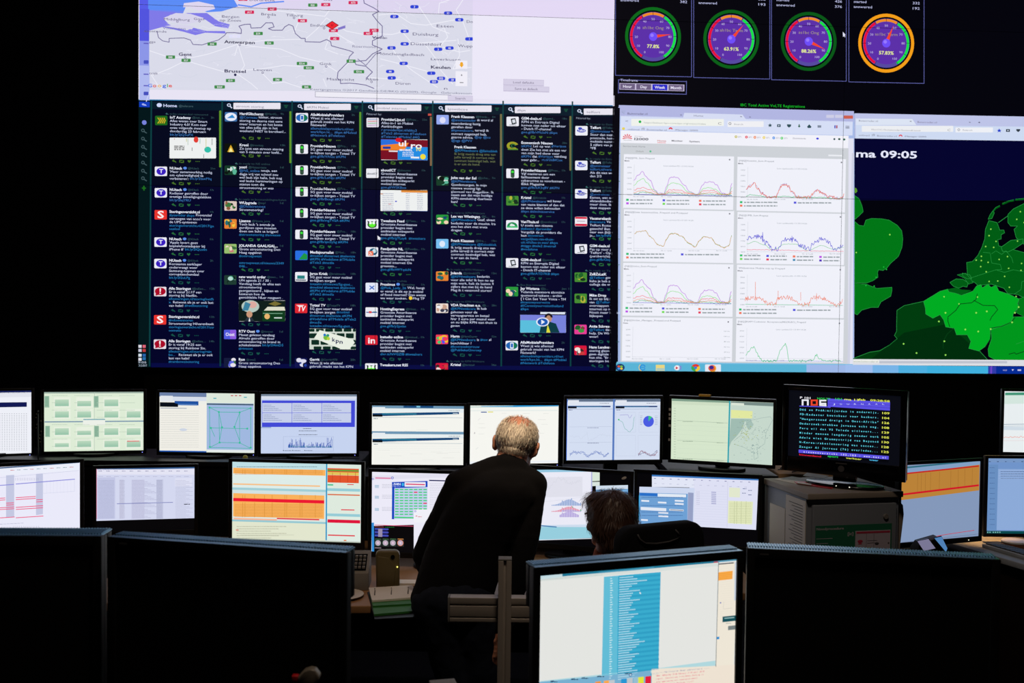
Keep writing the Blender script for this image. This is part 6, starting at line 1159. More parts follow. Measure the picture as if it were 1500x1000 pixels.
for z in (.205, .215, .275, .285, .30): mb.box(x0+.055, x0+.10, -.0049, -.0044, CZ-z, CZ-z+.0014)
mb.box(x0+.085, x0+.10, -.0049, -.0044, CZ-.29, CZ-.276); mb.ball((x0+.10, -.0046, CZ-.218), (.010, .0006, .006), 10); mb.ball((cw-.06, -.0046, CZ-.218), (.004, .0006, .004), 8)
obj('chart_lines', mb, 'ink', dr)
sp = obj('side_papers', MB().box(-.0045, -.0008, .02, .19, CZ-.36, CZ-.036).box(-.0035, -.0012, .2, .34, CZ-.40, CZ-.10), 'paper', cab)
mb = MB()
for i in range(24): mb.box(-.0054, -.0046, .04, .16-(i*37 % 5)*.012, CZ-.06-i*.012, CZ-.058-i*.012)
obj('side_print', mb, 'ink', cab)
obj('hanging_folder', MB().prism_y([(cw+.001, CZ-.03), (cw+.04, CZ-.07), (cw+.045, CZ-.11), (cw+.012, CZ-.42), (cw+.001, CZ-.42)], .05, .058), 'cabtop', cab)
# things on the cabinet: sheets, folder, pen, cable tangle
loc = lambda px, py: onZ(px, py, CZ)
def oncab(name, label, cat, pts, th, m, z=CZ, group=None):
    q = [onZ(x, y, z) for x, y in pts]; cxx = sum((p for p in q), Vector())/len(q)
    mb = MB().prism([(p.x-cxx.x, p.y-cxx.y) for p in q][::-1], 0.0, th); o = obj(name, mb, m); o.location = (cxx.x, cxx.y, z+.0006); tag(o, label, cat, group); return o
mat_bluep = M['paper']
oncab('paper_sheet', 'white sheet lying on the back left corner of the grey cabinet top', 'paper', [(1134, 702), (1160, 698), (1196, 703), (1166, 709)], .001, 'paper')
oncab('paper_sheet', 'white sheet behind the television foot, partly under cables', 'paper', [(1182, 692.5), (1214, 697), (1206, 700.5), (1176, 697)], .001, 'paper')
oncab('document_folder', 'thin red folder on the cabinet in front of the television foot', 'folder', [(1163, 706), (1190, 706), (1223, 713.5), (1218, 716.5), (1168, 709)], .003, 'red')
pen = oncab('ballpoint_pen', 'slim pale pen lying on the red folder', 'pen', [(1168.5, 706.8), (1188.5, 709.6), (1188.3, 710.8), (1168, 708)], .003, 'white', z=CZ+.0045)
# cardboard tray with loose cables behind the television, left
q = P(1165, 690, 5.0)
tr = thing('storage_box', 'tan cardboard box behind the cabinet, to the left of the television', 'box', (q.x+.035, q.y+.02, 0), .0)
obj('carton', MB().box(-.14, .16, -.12, .16, 0, 1.135), 'cardb', tr, bevel=.004)
cbl = MB()
for k in range(6):
    r_ = random.Random(k); p = [Vector((-.12+.05*k, -.10+r_.uniform(0, .1), 0))]
    for i in range(9): p.append(p[-1]+Vector((r_.uniform(-.03, .05), r_.uniform(-.03, .035), 0)))
    p = [Vector((max(-.135, min(.15, a.x)), max(-.11, min(.14, a.y)), .0035+.003*(i % 3))) for i, a in enumerate(p)]
    cbl.tube(p, .0028, 6)
co = obj('cable_tangle', cbl, 'cable', loc=(tr.location.x, tr.location.y, 1.136), smooth=True)
tag(co, 'tangle of black cables on the tan box left of the television', 'cables', kind='stuff')

# ------------------------------------------------------------------ small things
def put(name, label, cat, px_, py_, z, rz=0, group=None):
    p = onZ(px_, py_, z); return thing(name, label, cat, (p.x, p.y, z), rz, group)
# ring binder lying open on the desk, left of the man
b0, b1, b2, b3 = [onZ(x, y, DZ) for x, y in ((540, 873), (603, 869), (618, 899), (549, 903))]
ctr = (b0+b1+b2+b3)/4
rb = thing('ring_binder', 'open ring binder with white pages and green dividers on the wooden desk', 'binder', (ctr.x, ctr.y, DZ))
def quad(pts, z0, z1): return MB().prism([(p.x-ctr.x, p.y-ctr.y) for p in pts][::-1], z0, z1)
obj('cover', quad([onZ(*p, DZ) for p in ((538, 868), (606, 864), (622, 904), (549, 908))], .0005, .004), 'black', rb)
obj('green_divider', quad([onZ(*p, DZ) for p in ((541, 872), (606, 868), (619, 898), (548, 904))], .0045, .012), 'green', rb)
obj('green_divider', quad([onZ(*p, DZ) for p in ((541, 870), (606, 866), (614, 890), (546, 894))], .0125, .018), 'green', rb)
obj('page_stack', quad([onZ(*p, DZ) for p in ((540, 870), (604, 866), (611.5, 884), (545, 889))], .0185, .026), 'paper', rb)
for x, y in ((548.5, 872), (572.8, 871), (597.5, 870)):
    p = onZ(x, y, DZ+.026)-ctr; obj('binder_ring', MB().tube([Vector((p.x, p.y+.012*math.sin(t), .002+.045*math.sin(t*.5+.2)+.004)) for t in (0, .5, 1, 1.5, 2, 2.5)], .0022, 8), 'chrome', rb, smooth=True)
# putty coloured base unit with light
p = onZ(567, 861, DZ)
hs = thing('router', 'putty-coloured upright device with a yellow light, on the desk behind the binder', 'device', (p.x, p.y, DZ), .1)
w_ = .0475
prof = [(-w_*.9, 0), (w_*1.05, 0), (w_*1.05, .135)]+[(w_*1.05-.02+.02*math.cos(t), .135+.02*math.sin(t)) for t in (0.4, .8, 1.2, 1.57)]+[(-w_*.98+.02-.02*math.sin(t), .135+.02*math.cos(t)) for t in (0, .5, 1.0, 1.5)]
obj('casing', MB().prism_y(prof, -.02, .02), 'putty', hs, bevel=.007)
obj('front_plate', MB().prism_y([(-w_*.8, .01), (w_*.55, .01), (w_*.75, .09), (w_*.1, .128), (-w_*.8, .135)], -.0235, -.019), 'putty', hs, bevel=.002)
obj('speaker_hole', MB().lathe([(0, 0), (.0085, 0), (.0085, .003), (0, .003)], 20, Matrix.Translation((.022, -.0205, .131)) @ Matrix.Rotation(PI/2, 4, 'X')), 'gloss', hs)
obj('status_light', MB().ball((.0405, -.022, .0905), .003, 8), 'led_y', hs)
# phone with keypad
p = onZ(520, 868, DZ)
ph = thing('desk_phone', 'light grey desk phone with dark keypad, right of the dark left monitor', 'phone', (p.x-.055, p.y+.10, DZ), .05)
T_ = Matrix.Rotation(math.radians(38), 4, 'X')
obj('body', MB().add([(-.1, -.07, 0), (.1, -.07, 0), (.1, .07, 0), (-.1, .07, 0), (-.1, -.07, .07), (.1, -.07, .07), (.1, .05, .135), (-.1, .05, .135)], [(3, 2, 1, 0), (0, 1, 5, 4), (1, 2, 6, 5), (2, 3, 7, 6), (3, 0, 4, 7), (4, 5, 6, 7)]), 'keyl', ph, bevel=.003)
kp = MB().add([(.0, -.058, .0780), (.088, -.058, .0780), (.088, .026, .1235), (.0, .026, .1235), (.0, -.06, .0795), (.088, -.06, .0795), (.088, .024, .125), (.0, .024, .125)], [(3, 2, 1, 0), (0, 1, 5, 4), (1, 2, 6, 5), (2, 3, 7, 6), (3, 0, 4, 7), (4, 5, 6, 7)])
obj('keypad', kp, 'gloss', ph)
for i in range(5):
    for j in range(4):
        x, t = .008+i*.016, .1+j*.22
        y, z = -.06+.084*t, .0795+.0455*t; obj('button', MB().box(x, x+.011, y, y+.012, z-.003, z+.008), 'keyl', ph, bevel=.001)
# round paper plate / pad
p = onZ(503, 874, DZ)
pl = thing('desk_plate', 'round pale plate beside the phone, half hidden by the dark monitor', 'plate', (p.x, p.y, DZ))
obj('dish', MB().lathe([(.0, .0), (.052, .0), (.078, .010), (.08, .012), (.077, .013), (.05, .004), (.0, .004)], 40), 'white', pl, smooth=True)
# sheet of paper on desk to the right of binder
p = onZ(595, 858, DZ); o = obj('notebook', MB().box(-.05, .05, -.03, .03, 0, .01), 'paper', loc=(p.x, p.y+.03, DZ+.0005)); tag(o, 'small pale notebook on the desk between the putty device and the standing man', 'notebook')
# keyboard under the histogram monitor
p = P(830, 800, 4.30)
kb = thing('computer_keyboard', 'black keyboard with pale keys below the histogram monitor', 'keyboard', (p.x, p.y+.1, DZ), -.03, 'keyboards on the desks')
def keys(parent, wd, dp, z, n, rows, m, case='black'):
    obj('case', MB().box(-wd/2, wd/2, -dp/2, dp/2, 0, z), case, parent, bevel=.003)
    for j in range(rows):
        for i in range(n):
            x = -wd/2+.012+(wd-.024)*i/n; y = -dp/2+.012+(dp-.024)*j/rows
            obj('key', MB().box(x, x+(wd-.024)/n*.84, y, y+(dp-.024)/rows*.84, z-.002, z+.006), m, parent)
keys(kb, .42, .13, .025, 12, 4, 'keyl')
# far right keyboard and tin
p0, p1 = onZ(1433, 800, DZ), onZ(1500, 819.5, DZ); v = p1-p0; a = math.atan2(v.y, v.x); n2 = Vector((-v.y, v.x, 0)).normalized(); m_ = p0+v.normalized()*.225+n2*.048
kb2 = thing('computer_keyboard', 'grey keyboard on the light desk at the right edge', 'keyboard', (m_.x, m_.y, DZ), a, 'keyboards on the desks')
keys(kb2, .40, .10, .018, 13, 5, 'key', 'deskg')
p = Vector((2.455, 4.945, DZ))
tn = thing('round_tin', 'round brown tin with a white lid at the right edge', 'tin', (p.x, p.y, DZ))
obj('container', MB().lathe([(0, 0), (.058, 0), (.06, .004), (.06, .029), (0, .029)], 36), 'brown', tn, smooth=False)
obj('lid', MB().lathe([(0, .0295), (.0625, .0295), (.0625, .035), (.058, .038), (0, .038)], 36), 'white', tn)
# two phones standing in a black holder
p = P(1362, 800, 4.42)
hz = DZ
st = thing('display_holder', 'black stand on the riser box, left of the light grey desk', 'stand', (p.x+.01, p.y, hz), .1)
obj('foot', MB().box(-.085, .075, -.035, .05, 0, .012), 'black', st, bevel=.003)
obj('column', MB().box(-.06, .05, .0, .03, .0125, .11), 'black', st, bevel=.003)
obj('rest', MB().add([(-.09, -.03, .10), (.06, -.03, .10), (.06, .03, .11), (-.09, .03, .11), (-.065, -.025, .14), (.02, -.025, .165), (.02, .03, .168), (-.065, .03, .145)], [(3, 2, 1, 0), (0, 1, 5, 4), (1, 2, 6, 5), (2, 3, 7, 6), (3, 0, 4, 7), (4, 5, 6, 7)]), 'black', st, bevel=.003)
def phone(label, pts, col, d):
    q = [P(x, y, d) for x, y in pts]; c0 = sum(q, Vector())/4
    r = thing('smartphone', label, 'phone', tuple(c0), 0, 'small lit devices beside the cabinet')
    back = [(v-c0)+Vector((0, .009, 0)) for v in q]; fr_ = [(v-c0)*1.06 for v in q]
    obj('case', MB().add([tuple(v) for v in fr_]+[tuple(v) for v in back], [(0, 1, 2, 3), (7, 6, 5, 4), (0, 4, 5, 1), (1, 5, 6, 2), (2, 6, 7, 3), (3, 7, 4, 0)]), 'gloss', r)
    m = led_mat('phone_screen', col, 1); obj('screen', MB().add([tuple((v-c0)*.95+Vector((0, -.0012, 0))) for v in q], [(0, 3, 2, 1)]), m, r)
phone('small device with a lavender screen leaning on the black stand', [(1343, 792), (1360, 788.5), (1371, 803), (1353, 807)], (104, 104, 140), 4.375)
phone('small device with a bright blue screen leaning at the right of the black stand', [(1368, 787.5), (1379, 785), (1388, 803), (1386, 809)], (44, 116, 176), 4.375)
# little ball on the shelf
p = P(357, 663.5, 4.97); bl_ = obj('toy_ball', MB().ball((0, 0, 0), (.013, .013, .016), 14), 'ball', loc=(p.x, p.y+.03, SH1+.0165), smooth=True); tag(bl_, 'small yellow-green ball on the shelf below the wireframe monitor', 'ball')
# trinkets on a string between the first two upper monitors
p = P(53, 603, 4.97)
tk = thing('hanging_ornament', 'string of small pale beads hanging between the two leftmost upper monitors', 'ornament', (p.x, p.y, SH1))
obj('post', MB().tube([(0, .02, 0), (0, .02, .22), (.005, .01, .24), (.01, 0, .235)], .003, 6), 'black', tk)
mb = MB(); r_ = random.Random(4)
for i in range(9): mb.ball((.01+r_.uniform(-.014, .014), r_.uniform(-.004, .004), .225-i*.017), r_.uniform(.002, .0045), 8)
obj('bead', mb, 'putty', tk, smooth=True)
# aluminium frame between front desk and aisle
q = P(740, 817, 3.0)
af = thing('aluminium_frame', 'bare aluminium profile post with crossbar, between the standing man and the nearest lit monitor', 'frame', (q.x, 3.0, .2))
zt = q.z-.2
def profile(w, d, z0, z1):
    g = .004
    pts = [(-w, -d), (-g, -d), (-g, -d+.006), (g, -d+.006), (g, -d), (w, -d), (w, d), (-w, d)]
    return MB().prism(pts, z0, z1)
po = obj('post', profile(.0195, .0195, 0, zt-.004), 'alu', af, bevel=.0015)
obj('end_cap', MB().box(-.0197, .0197, -.0197, .0197, zt-.0038, zt+.001), 'keyl', po, bevel=.0012)
zb1, zb0 = P(690, 870, 3.06).z-.2, P(690, 905, 3.06).z-.2
xL = P(657, 888, 3.06).x-q.x
hh = zb1-zb0
obj('crossbar', MB().add(*(lambda pts, x0, x1: ([(x, y, z) for x in (x0, x1) for y, z in pts], [tuple(range(len(pts)))[::-1], tuple(range(len(pts), 2*len(pts)))]+[(i, (i+1) % len(pts), len(pts)+(i+1) % len(pts), len(pts)+i) for i in range(len(pts))]))(
    [(.021, zb0), (.021, zb0+hh*.16), (.028, zb0+hh*.16), (.028, zb0+hh*.22), (.021, zb0+hh*.22), (.021, zb0+hh*.66), (.028, zb0+hh*.66), (.028, zb0+hh*.74), (.021, zb0+hh*.74), (.021, zb1), (.06, zb1), (.06, zb0)], xL+.006, .62)), 'alu', af, bevel=.0012)
obj('bar_end_cap', MB().box(xL, xL+.0055, .0205, .0605, zb0-.0005, zb1+.0005), 'keyl', af, bevel=.001)
obj('post', profile(.0195, .0195, 0, zt-.1), 'alu', af, bevel=.0015).location.x = .6
obj('foot', MB().box(-.05, .65, -.03, .03, -.0, .008), 'alu', af)
# spray bottle standing on the front desk
p = P(448, 985, 1.93)
sb = thing('spray_bottle', 'cloudy spray bottle with a red nozzle in front of the dark left monitor', 'bottle', (p.x+.006, p.y, FZ))
ztop = P(450, 977, 1.93).z-FZ
obj('container', MB().lathe([(0, 0), (.034, 0), (.036, .004), (.036, ztop*.55), (.026, ztop*.68), (.014, ztop*.74), (.014, ztop*.78), (0, ztop*.78)], 28), 'clear', sb, smooth=True)
obj('spray_head', MB().prism_y([(-.02, ztop-.017), (-.008, ztop-.004), (.004, ztop), (.013, ztop-.002), (.022, ztop-.014), (.021, ztop-.022), (.012, ztop-.03), (.010, ztop*.79), (-.012, ztop*.79), (-.012, ztop-.03), (-.02, ztop-.028)], -.011, .011), 'clear', sb, bevel=.003)
obj('nozzle', MB().box(-.032, -.0195, -.007, .007, ztop-.028, ztop-.0145), 'red', sb, bevel=.002)
obj('trigger', MB().prism_y([(-.013, ztop-.031), (-.022, ztop-.034), (-.03, ztop-.062), (-.024, ztop-.064), (-.013, ztop-.045)], -.005, .005), 'red', sb, bevel=.001)
# white-edged carton whose top corner just shows at the bottom
p = P(655, 996, 2.2)
o = obj('paper_carton', MB().box(-.035, .022, -.03, .03, 0, p.z-FZ-.008), 'keyl', loc=(p.x, p.y, FZ+.0005), bevel=.002); o.rotation_euler.z = .25; tag(o, 'small pale carton whose top just shows at the bottom edge, below the standing man', 'carton')
# ------------------------------------------------------------------ people
def hair_tufts(name, m, parent, pts, length, width, seed, down, curl=.3, jit=.25):
    """pts: list of (position, outward normal); short tapering blades lying over the scalp"""
    r = random.Random(seed); mb = MB()
    for p, n in pts:
        t = (down-n*down.dot(n)); t = t.normalized() if t.length > 1e-4 else Vector((0, 0, -1))
        t = (t+Vector((r.uniform(-jit, jit), r.uniform(-jit, jit), r.uniform(-jit, jit)))).normalized()
        s_ = n.cross(t).normalized()*width*r.uniform(.6, 1.3)*.5; L = length*r.uniform(.7, 1.25)
        a, b, c_ = p-n*.002, p+t*L*.5+n*(.0035+curl*.003*r.random()), p+t*L+n*.001*r.uniform(0, 2)
        o = len(mb.v); mb.v += [tuple(a-s_), tuple(a+s_), tuple(b+s_*.7), tuple(b-s_*.7), tuple(c_), tuple(b+n*width*.5)]
        mb.f += [(o, o+1, o+2, o+3), (o+3, o+2, o+4), (o+3, o+2, o+5), (o+2, o+4, o+5), (o+4, o+3, o+5)]
    return obj(name, mb, m, parent, smooth=True)
def head_frame(c, yaw, pitch, roll):
    return Matrix.Translation(c) @ Matrix.Rotation(yaw, 4, 'Z') @ Matrix.Rotation(roll, 4, 'Y') @ Matrix.Rotation(-pitch, 4, 'X')
def add_head(mb, T, s=1.0):
    """head looking along local +Y; local origin at ear level"""
    q = lambda x, y, z: T @ Vector((x*s, y*s, z*s)); R3 = T.to_3x3()
    def B(x, y, z, rx, ry, rz, n=20): mb.ball(q(x, y, z), (rx*s, ry*s, rz*s), n, R3)
    B(0, -.008, .032, .0755, .095, .082, 28); B(0, .03, .045, .066, .062, .062, 20); B(0, -.045, .01, .066, .052, .062, 20)
    B(0, .045, -.03, .054, .048, .062); B(0, .072, -.085, .030, .024, .024); B(0, .02, -.05, .055, .05, .052)
    for a in (-1, 1):
        B(a*.028, .082, .028, .020, .012, .010); B(a*.045, .066, -.022, .020, .022, .02); B(a*.05, .012, -.055, .018, .03, .03)
        B(a*.077, .0, -.004, .0085, .018, .031, 14); B(a*.088, -.010, .010, .0065, .015, .020, 14); B(a*.086, -.007, -.012, .006, .011, .017, 12); B(a*.077, .002, -.029, .005, .007, .008, 10)
    B(0, .094, .003, .009, .014, .022, 12); B(0, .106, -.015, .0135, .013, .010, 12)
    B(0, .092, -.046, .023, .009, .005, 12); B(0, .090, -.057, .020, .010, .006, 12)
def features(parent, T, s, hairm):
    q = lambda x, y, z: T @ Vector((x*s, y*s, z*s)); R3 = T.to_3x3()
    for a in (-1, 1):
        obj('eye', MB().ball(q(a*.031, .083, .010), (.0115*s,)*3, 14), 'white', parent, smooth=True)
        obj('eyebrow', MB().ball(q(a*.031, .096, .030), (.016*s, .004*s, .004*s), 10, R3), hairm, parent, smooth=True)
def add_hand(mb, wrist, d, palm_n, s=1.0, curl=.35):
    """relaxed hand: palm, five separate bent fingers; d: pointing direction, palm_n: palm normal"""
    d = d.normalized(); n = palm_n.normalized(); w = d.cross(n).normalized()
    for t in (0, .25, .5, .75, 1):
        mb.ball(wrist+d*(.012+.07*t)*s, (.014*s, .014*s, .014*s), 10)
        for k in (-1, 1): mb.ball(wrist+d*(.02+.065*t)*s+w*k*(.015+.013*t)*s, .0125*s, 10)
    for i, (o, L) in enumerate(((-.031, .062), (-.011, .074), (.010, .070), (.030, .056))):
        p = wrist+d*.086*s+w*o*s; a = d.copy()
        for j in range(3):
            a2 = (a*math.cos(curl)+n*math.sin(curl)).normalized(); l = L*s*(.45, .32, .23)[j]; e = p+a2*l; mb.limb(p, (.0096-.0006*j)*s, e, (.0090-.0006*j)*s, 6); p, a = e, a2
            n = (n-a2*n.dot(a2)).normalized()
        n = palm_n.normalized()
    p = wrist+d*.025*s-w*.030*s; a = (d*.75-w*.55+n*.35).normalized()
    for j, l in enumerate((.038, .032, .025)):
        e = p+a*l*s; mb.limb(p, (.0105-.0012*j)*s, e, (.0095-.0012*j)*s, 5); p = e; a = (a+d*.25+n*.15).normalized()

# ---- the standing man, seen from behind, leaning to the right over the desk
hc_ = P(755.5, 653, 3.98)
Th = head_frame(hc_, math.radians(-9), math.radians(20), math.radians(8))
nb = P(745, 685, 3.93); ch = P(722, 735, 3.86); wa = P(683, 805, 3.80); pe = P(664, 868, 3.74)
shL, shR = P(673, 712, 3.90), P(779, 711, 3.90)
elL, wrL = P(622, 812, 3.92), P(628, 848, 4.17)
elR, wrR = P(764, 826, 3.80), P(737, 918, 3.74)
hipL, hipR = P(640, 880, 3.74), P(691, 882, 3.76)
knL, knR = P(668, 1000, 3.78), P(707, 1006, 3.80)
anL, anR = Vector((knL.x+.03, 3.72, .085)), Vector((knR.x+.05, 3.70, .085))
man = MB(); add_head(man, Th)
man.limb(hc_+Vector((-.006, -.02, -.03)), .063, nb+Vector((.0, .0, .0)), .064, 8)
def torso(mb, g=0.0):
    up = (nb-pe).normalized(); side = (shR-shL).normalized(); fw = side.cross(up)*-1
    fw = up.cross(side).normalized(); R3 = Matrix((side, fw, up)).transposed()
    for a, b, r0, r1 in ((pe, wa, (.150, .105, .09), (.152, .105, .09)), (wa, ch, (.152, .105, .09), (.168, .112, .1)), (ch, ch.lerp(nb, .55), (.168, .112, .1), (.125, .085, .06))):
        for i in range(7):
            t = i/6; mb.ball(a.lerp(b, t), tuple(r0[k]+(r1[k]-r0[k])*t+g for k in range(3)), 24, R3)
    mb.limb(shL, .056+g, nb+Vector((-.045, 0, -.010)), .056+g, 8); mb.limb(shR, .056+g, nb+Vector((.03, 0, -.035)), .060+g, 8)
torso(man, -.012)
for sh, el, wr in ((shL, elL, wrL), (shR, elR, wrR)):
    man.limb(sh, .048, el, .036); man.limb(el, .037, wr, .025); man.limb(wr, .025, wr+(wr-el).normalized()*.03, .022, 4)
for hp, kn, an in ((hipL, knL, anL), (hipR, knR, anR)):
    man.limb(hp, .078, kn, .052, 12); man.limb(kn, .05, an, .036, 12); man.limb(an, .036, an+Vector((.02, .13, -.045)), .03, 6)
add_hand(man, wrL+Vector((0, .02, -.005)), Vector((.12, 1, -.12)), Vector((.1, .1, -1)), 1.0, .18)
add_hand(man, wrR+Vector((-.005, 0, -.02)), Vector((-.05, .12, -1)), Vector((-.5, .8, .1)), 1.0, .16)
mroot = blob('person', man, 'skin', None, .0065, 3)
tag(mroot, 'standing white-haired person in black sweater and dark jeans, leaning toward the screens', 'person')
features(mroot, Th, 1.0, 'whair')
sw = MB(); torso(sw, .004)
for sh, el, wr in ((shL, elL, wrL), (shR, elR, wrR)):
    sw.limb(sh, .061, sh.lerp(el, .5), .057, 6); sw.limb(sh.lerp(el, .5), .057, el, .049, 6); sw.limb(el, .049, wr, .036)
sw.limb(nb+Vector((.0, -.004, -.03)), .082, nb+Vector((.002, -.004, -.006)), .0745, 6)
blob('sweater', sw, 'sweater', mroot, .0085, 5, .012, .09)
je = MB(); sd_ = (hipR-hipL).normalized()
for t in range(5): je.ball(pe.lerp((hipL+hipR)/2, t/4)+Vector((0, -.012, -.01)), (.149, .112, .09), 20)
for hp, kn, an in ((hipL, knL, anL), (hipR, knR, anR)): je.limb(hp+Vector((0, -.01, 0)), .098, kn, .068, 14); je.limb(kn, .068, an+Vector((0, .01, .03)), .056, 12)
blob('jeans', je, 'jeans', mroot, .0085, 5, .014, .08)
blt = MB()
for an in (anL, anR):
    sh_ = MB(); sh_.limb(an+Vector((0, -.01, -.03)), .042, an+Vector((.02, .15, -.045)), .036, 8); sh_.box(an.x-.035, an.x+.05, an.y-.05, an.y+.18, .001, .016)
    blob('shoe', sh_, 'shoe', mroot, .008, 4)
# hair: thin at the crown, thicker round the sides and back
def scalp(T, s, n, seed, keep, rx=.0765, ry=.097, rz=.083, cy=-.008, cz=.032):
    r = random.Random(seed); out = []; R3 = T.to_3x3()
    while len(out) < n:
        v = Vector((r.gauss(0, 1), r.gauss(0, 1), r.gauss(0, 1))).normalized(); l = Vector((v.x*rx, v.y*ry+cy, v.z*rz+cz))
        if keep(v, l, r): nn = Vector((v.x/rx, v.y/ry, v.z/rz)).normalized(); out.append((T @ (l*s), R3 @ nn))
    return out
def keep_m(v, l, r):
    if v.z < -.62 or (v.y > .25 and v.z < .45): return False
    if v.y > .45: return r.random() < .25
    cr = max(0, 1-math.hypot(v.x, v.y+.30)/.70) if v.z > 0 else 0        # bald crown
    return r.random() < (.07 if cr > .3 else .30 if cr > .1 else .8)
dn = (Th.to_3x3() @ Vector((0, -.45, -1))).normalized()
hair_tufts('hair', 'whair', mroot, scalp(Th, 1.0, 5200, 3, keep_m), .027, .0018, 5, dn)
back = scalp(Th, 1.0, 900, 9, lambda v, l, r: -.95 < v.z < -.45 and v.y < -.25, ry=.094, cy=-.012, cz=.012)
hair_tufts('hair', 'whair', mroot, back, .015, .0012, 6, dn)

# ---- the seated woman and her chair
wc = P(893, 763, 3.93)
Tw = head_frame(wc, math.radians(46), math.radians(4), math.radians(-2))
wn = P(890, 814, 3.93); wch = P(905, 890, 3.93); wpe = P(940, 985, 3.88); 
face = Vector((-.47, .88, 0)).normalized(); side = Vector((.88, .47, 0)).normalized()
wm = MB(); add_head(wm, Tw, .93); wm.limb(wc+Vector((0, -.02, -.04)), .048, wn, .052, 8)
wshL, wshR = wn-side*.15+Vector((0, 0, -.065)), wn+side*.15+Vector((0, 0, -.065))
hz0 = .50
wpe.z = hz0+.08; wch.z = wn.z-.22
R3w = Matrix((side, face, Vector((0, 0, 1)))).transposed()
def wtorso(mb, g):
    for i in range(12):
        t = i/11; p = wpe.lerp(wn+Vector((0, 0, -.09)), t); rx = .155-.05*math.sin(t*PI)*.6 if t < .7 else .145-.02*(t-.7)/.3; mb.ball(p, (rx+g, .105+g-.02*t, .07+g), 20, R3w)
    mb.limb(wshL, .045+g, wn+Vector((0, 0, -.045)), .045+g, 6); mb.limb(wshR, .045+g, wn+Vector((0, 0, -.045)), .045+g, 6)
wtorso(wm, -.01)
wel = [wshL-side*.05+face*.06+Vector((0, 0, -.26)), wshR+side*.05+face*.06+Vector((0, 0, -.26))]
wwr = [wel[0]+face*.24+side*.03+Vector((0, 0, .03)), wel[1]+face*.24-side*.03+Vector((0, 0, .03))]
for sh, el, wr in zip((wshL, wshR), wel, wwr):
    wm.limb(sh, .041, el, .033); wm.limb(el, .033, wr, .023); add_hand(wm, wr, face+Vector((0, 0, -.05)), Vector((0, 0, -1)), .9, .2)
hips = [wpe-side*.085+Vector((0, 0, -.02)), wpe+side*.085+Vector((0, 0, -.02))]; kns = [h_+face*.42+Vector((0, 0, 0)) for h_ in hips]; ans = [Vector((k.x, k.y, .09))+face*.02 for k in kns]
for h_, k, a in zip(hips, kns, ans): wm.limb(h_, .075, k, .05, 12); wm.limb(k, .048, a, .032, 12); wm.limb(a, .033, a+face*.12+Vector((0, 0, -.045)), .027, 6)
wroot = blob('person', wm, 'skin2', None, .007, 3)
tag(wroot, 'seated brown-haired person with an orange collar, facing away in the black office chair', 'person')
features(wroot, Tw, .93, 'bhair')
bl2 = MB(); wtorso(bl2, .006)
for sh, el, wr in zip((wshL, wshR), wel, wwr): bl2.limb(sh, .054, el, .045); bl2.limb(el, .045, wr, .034)
blob('cardigan', bl2, 'sweater', wroot, .009, 4, .008, .08)
cl = MB(); cl.limb(wn+Vector((0, 0, -.05)), .066, wn+Vector((0, 0, .004)), .057, 5); blob('collar', cl, 'orange', wroot, .007, 3)
tz_ = MB()
for h_, k, a in zip(hips, kns, ans): tz_.limb(h_, .088, k, .063, 12); tz_.limb(k, .062, a+Vector((0, 0, .02)), .05, 12)
tz_.ball(wpe+Vector((0, 0, -.02)), (.165, .12, .085), 20, R3w); blob('trousers', tz_, 'jeans', wroot, .009, 4)
for a in ans:
    sh_ = MB(); sh_.limb(a+Vector((0, 0, -.04)), .038, a+face*.14+Vector((0, 0, -.05)), .032, 8); blob('shoe', sh_, 'shoe', wroot, .008, 4)
hb = MB(); q = lambda x, y, z: Tw @ Vector((x*.93, y*.93, z*.93)); R3 = Tw.to_3x3()
for x, y, z, a, b, c_ in ((0, -.016, .040, .092, .108, .092), (0, -.035, .0, .092, .088, .09), (0, -.04, -.045, .082, .072, .075), (.004, -.035, -.075, .066, .055, .05), (.06, -.01, -.01, .042, .06, .08), (-.062, -.014, -.0, .038, .06, .07), (0, .05, .085, .066, .05, .034), (.05, -.03, -.07, .04, .045, .055), (-.052, -.036, -.055, .034, .04, .05)):
    hb.ball(q(x, y, z), (a*.93, b*.93, c_*.93), 24, R3)
hw = blob('hair', hb, 'bhair', wroot, .007, 4, .008, .03)
me = hw.data; r_ = random.Random(8); idx = [r_.randrange(len(me.polygons)) for _ in range(5200)]
pts = [(me.polygons[i].center.copy(), me.polygons[i].normal.copy()) for i in idx]
hair_tufts('hair_strands', 'bhair', hw, pts, .042, .0016, 11, Vector((0, 0, -1)), 1.0, .22)

# chair
cp = P(966, 800, 3.66); cf = Vector((-.42, .905, 0)).normalized(); crz_ = math.atan2(cf.y, cf.x)-PI/2
ctop = P(955, 766, 3.66).z
seatc = Vector((cp.x, cp.y, 0))+cf*.27
oc = thing('office_chair', 'black swivel office chair with grey-piped back, behind the seated person', 'office chair', (seatc.x, seatc.y, 0), crz_)
hwid = .178
def cushion(w, h, t, n=8):
    pts = []; r = .06
    for cx, cy, a0 in ((w-r, h-r, 0), (-w+r, h-r, 90), (-w+r, -h+r, 180), (w-r, -h+r, 270)):
        for k in range(n+1): a = math.radians(a0+90*k/n); pts.append((cx+r*math.cos(a), cy+r*math.sin(a)))
    return pts
bk = MB().prism_y([(x, z) for x, z in cushion(hwid, .30, .07)][::-1], -.035, .035)
bo = obj('backrest', bk, 'chair', oc, bevel=.018); bo.location = (0, -.27, ctop-.30)
arcp = [(-.085, -.038, .27), (-.075, -.040, .235), (-.05, -.0405, .205), (0, -.041, .196), (.06, -.0405, .2), (.10, -.040, .215), (.112, -.040, .232), (.102, -.038, .258), (.09, -.03, .285)]
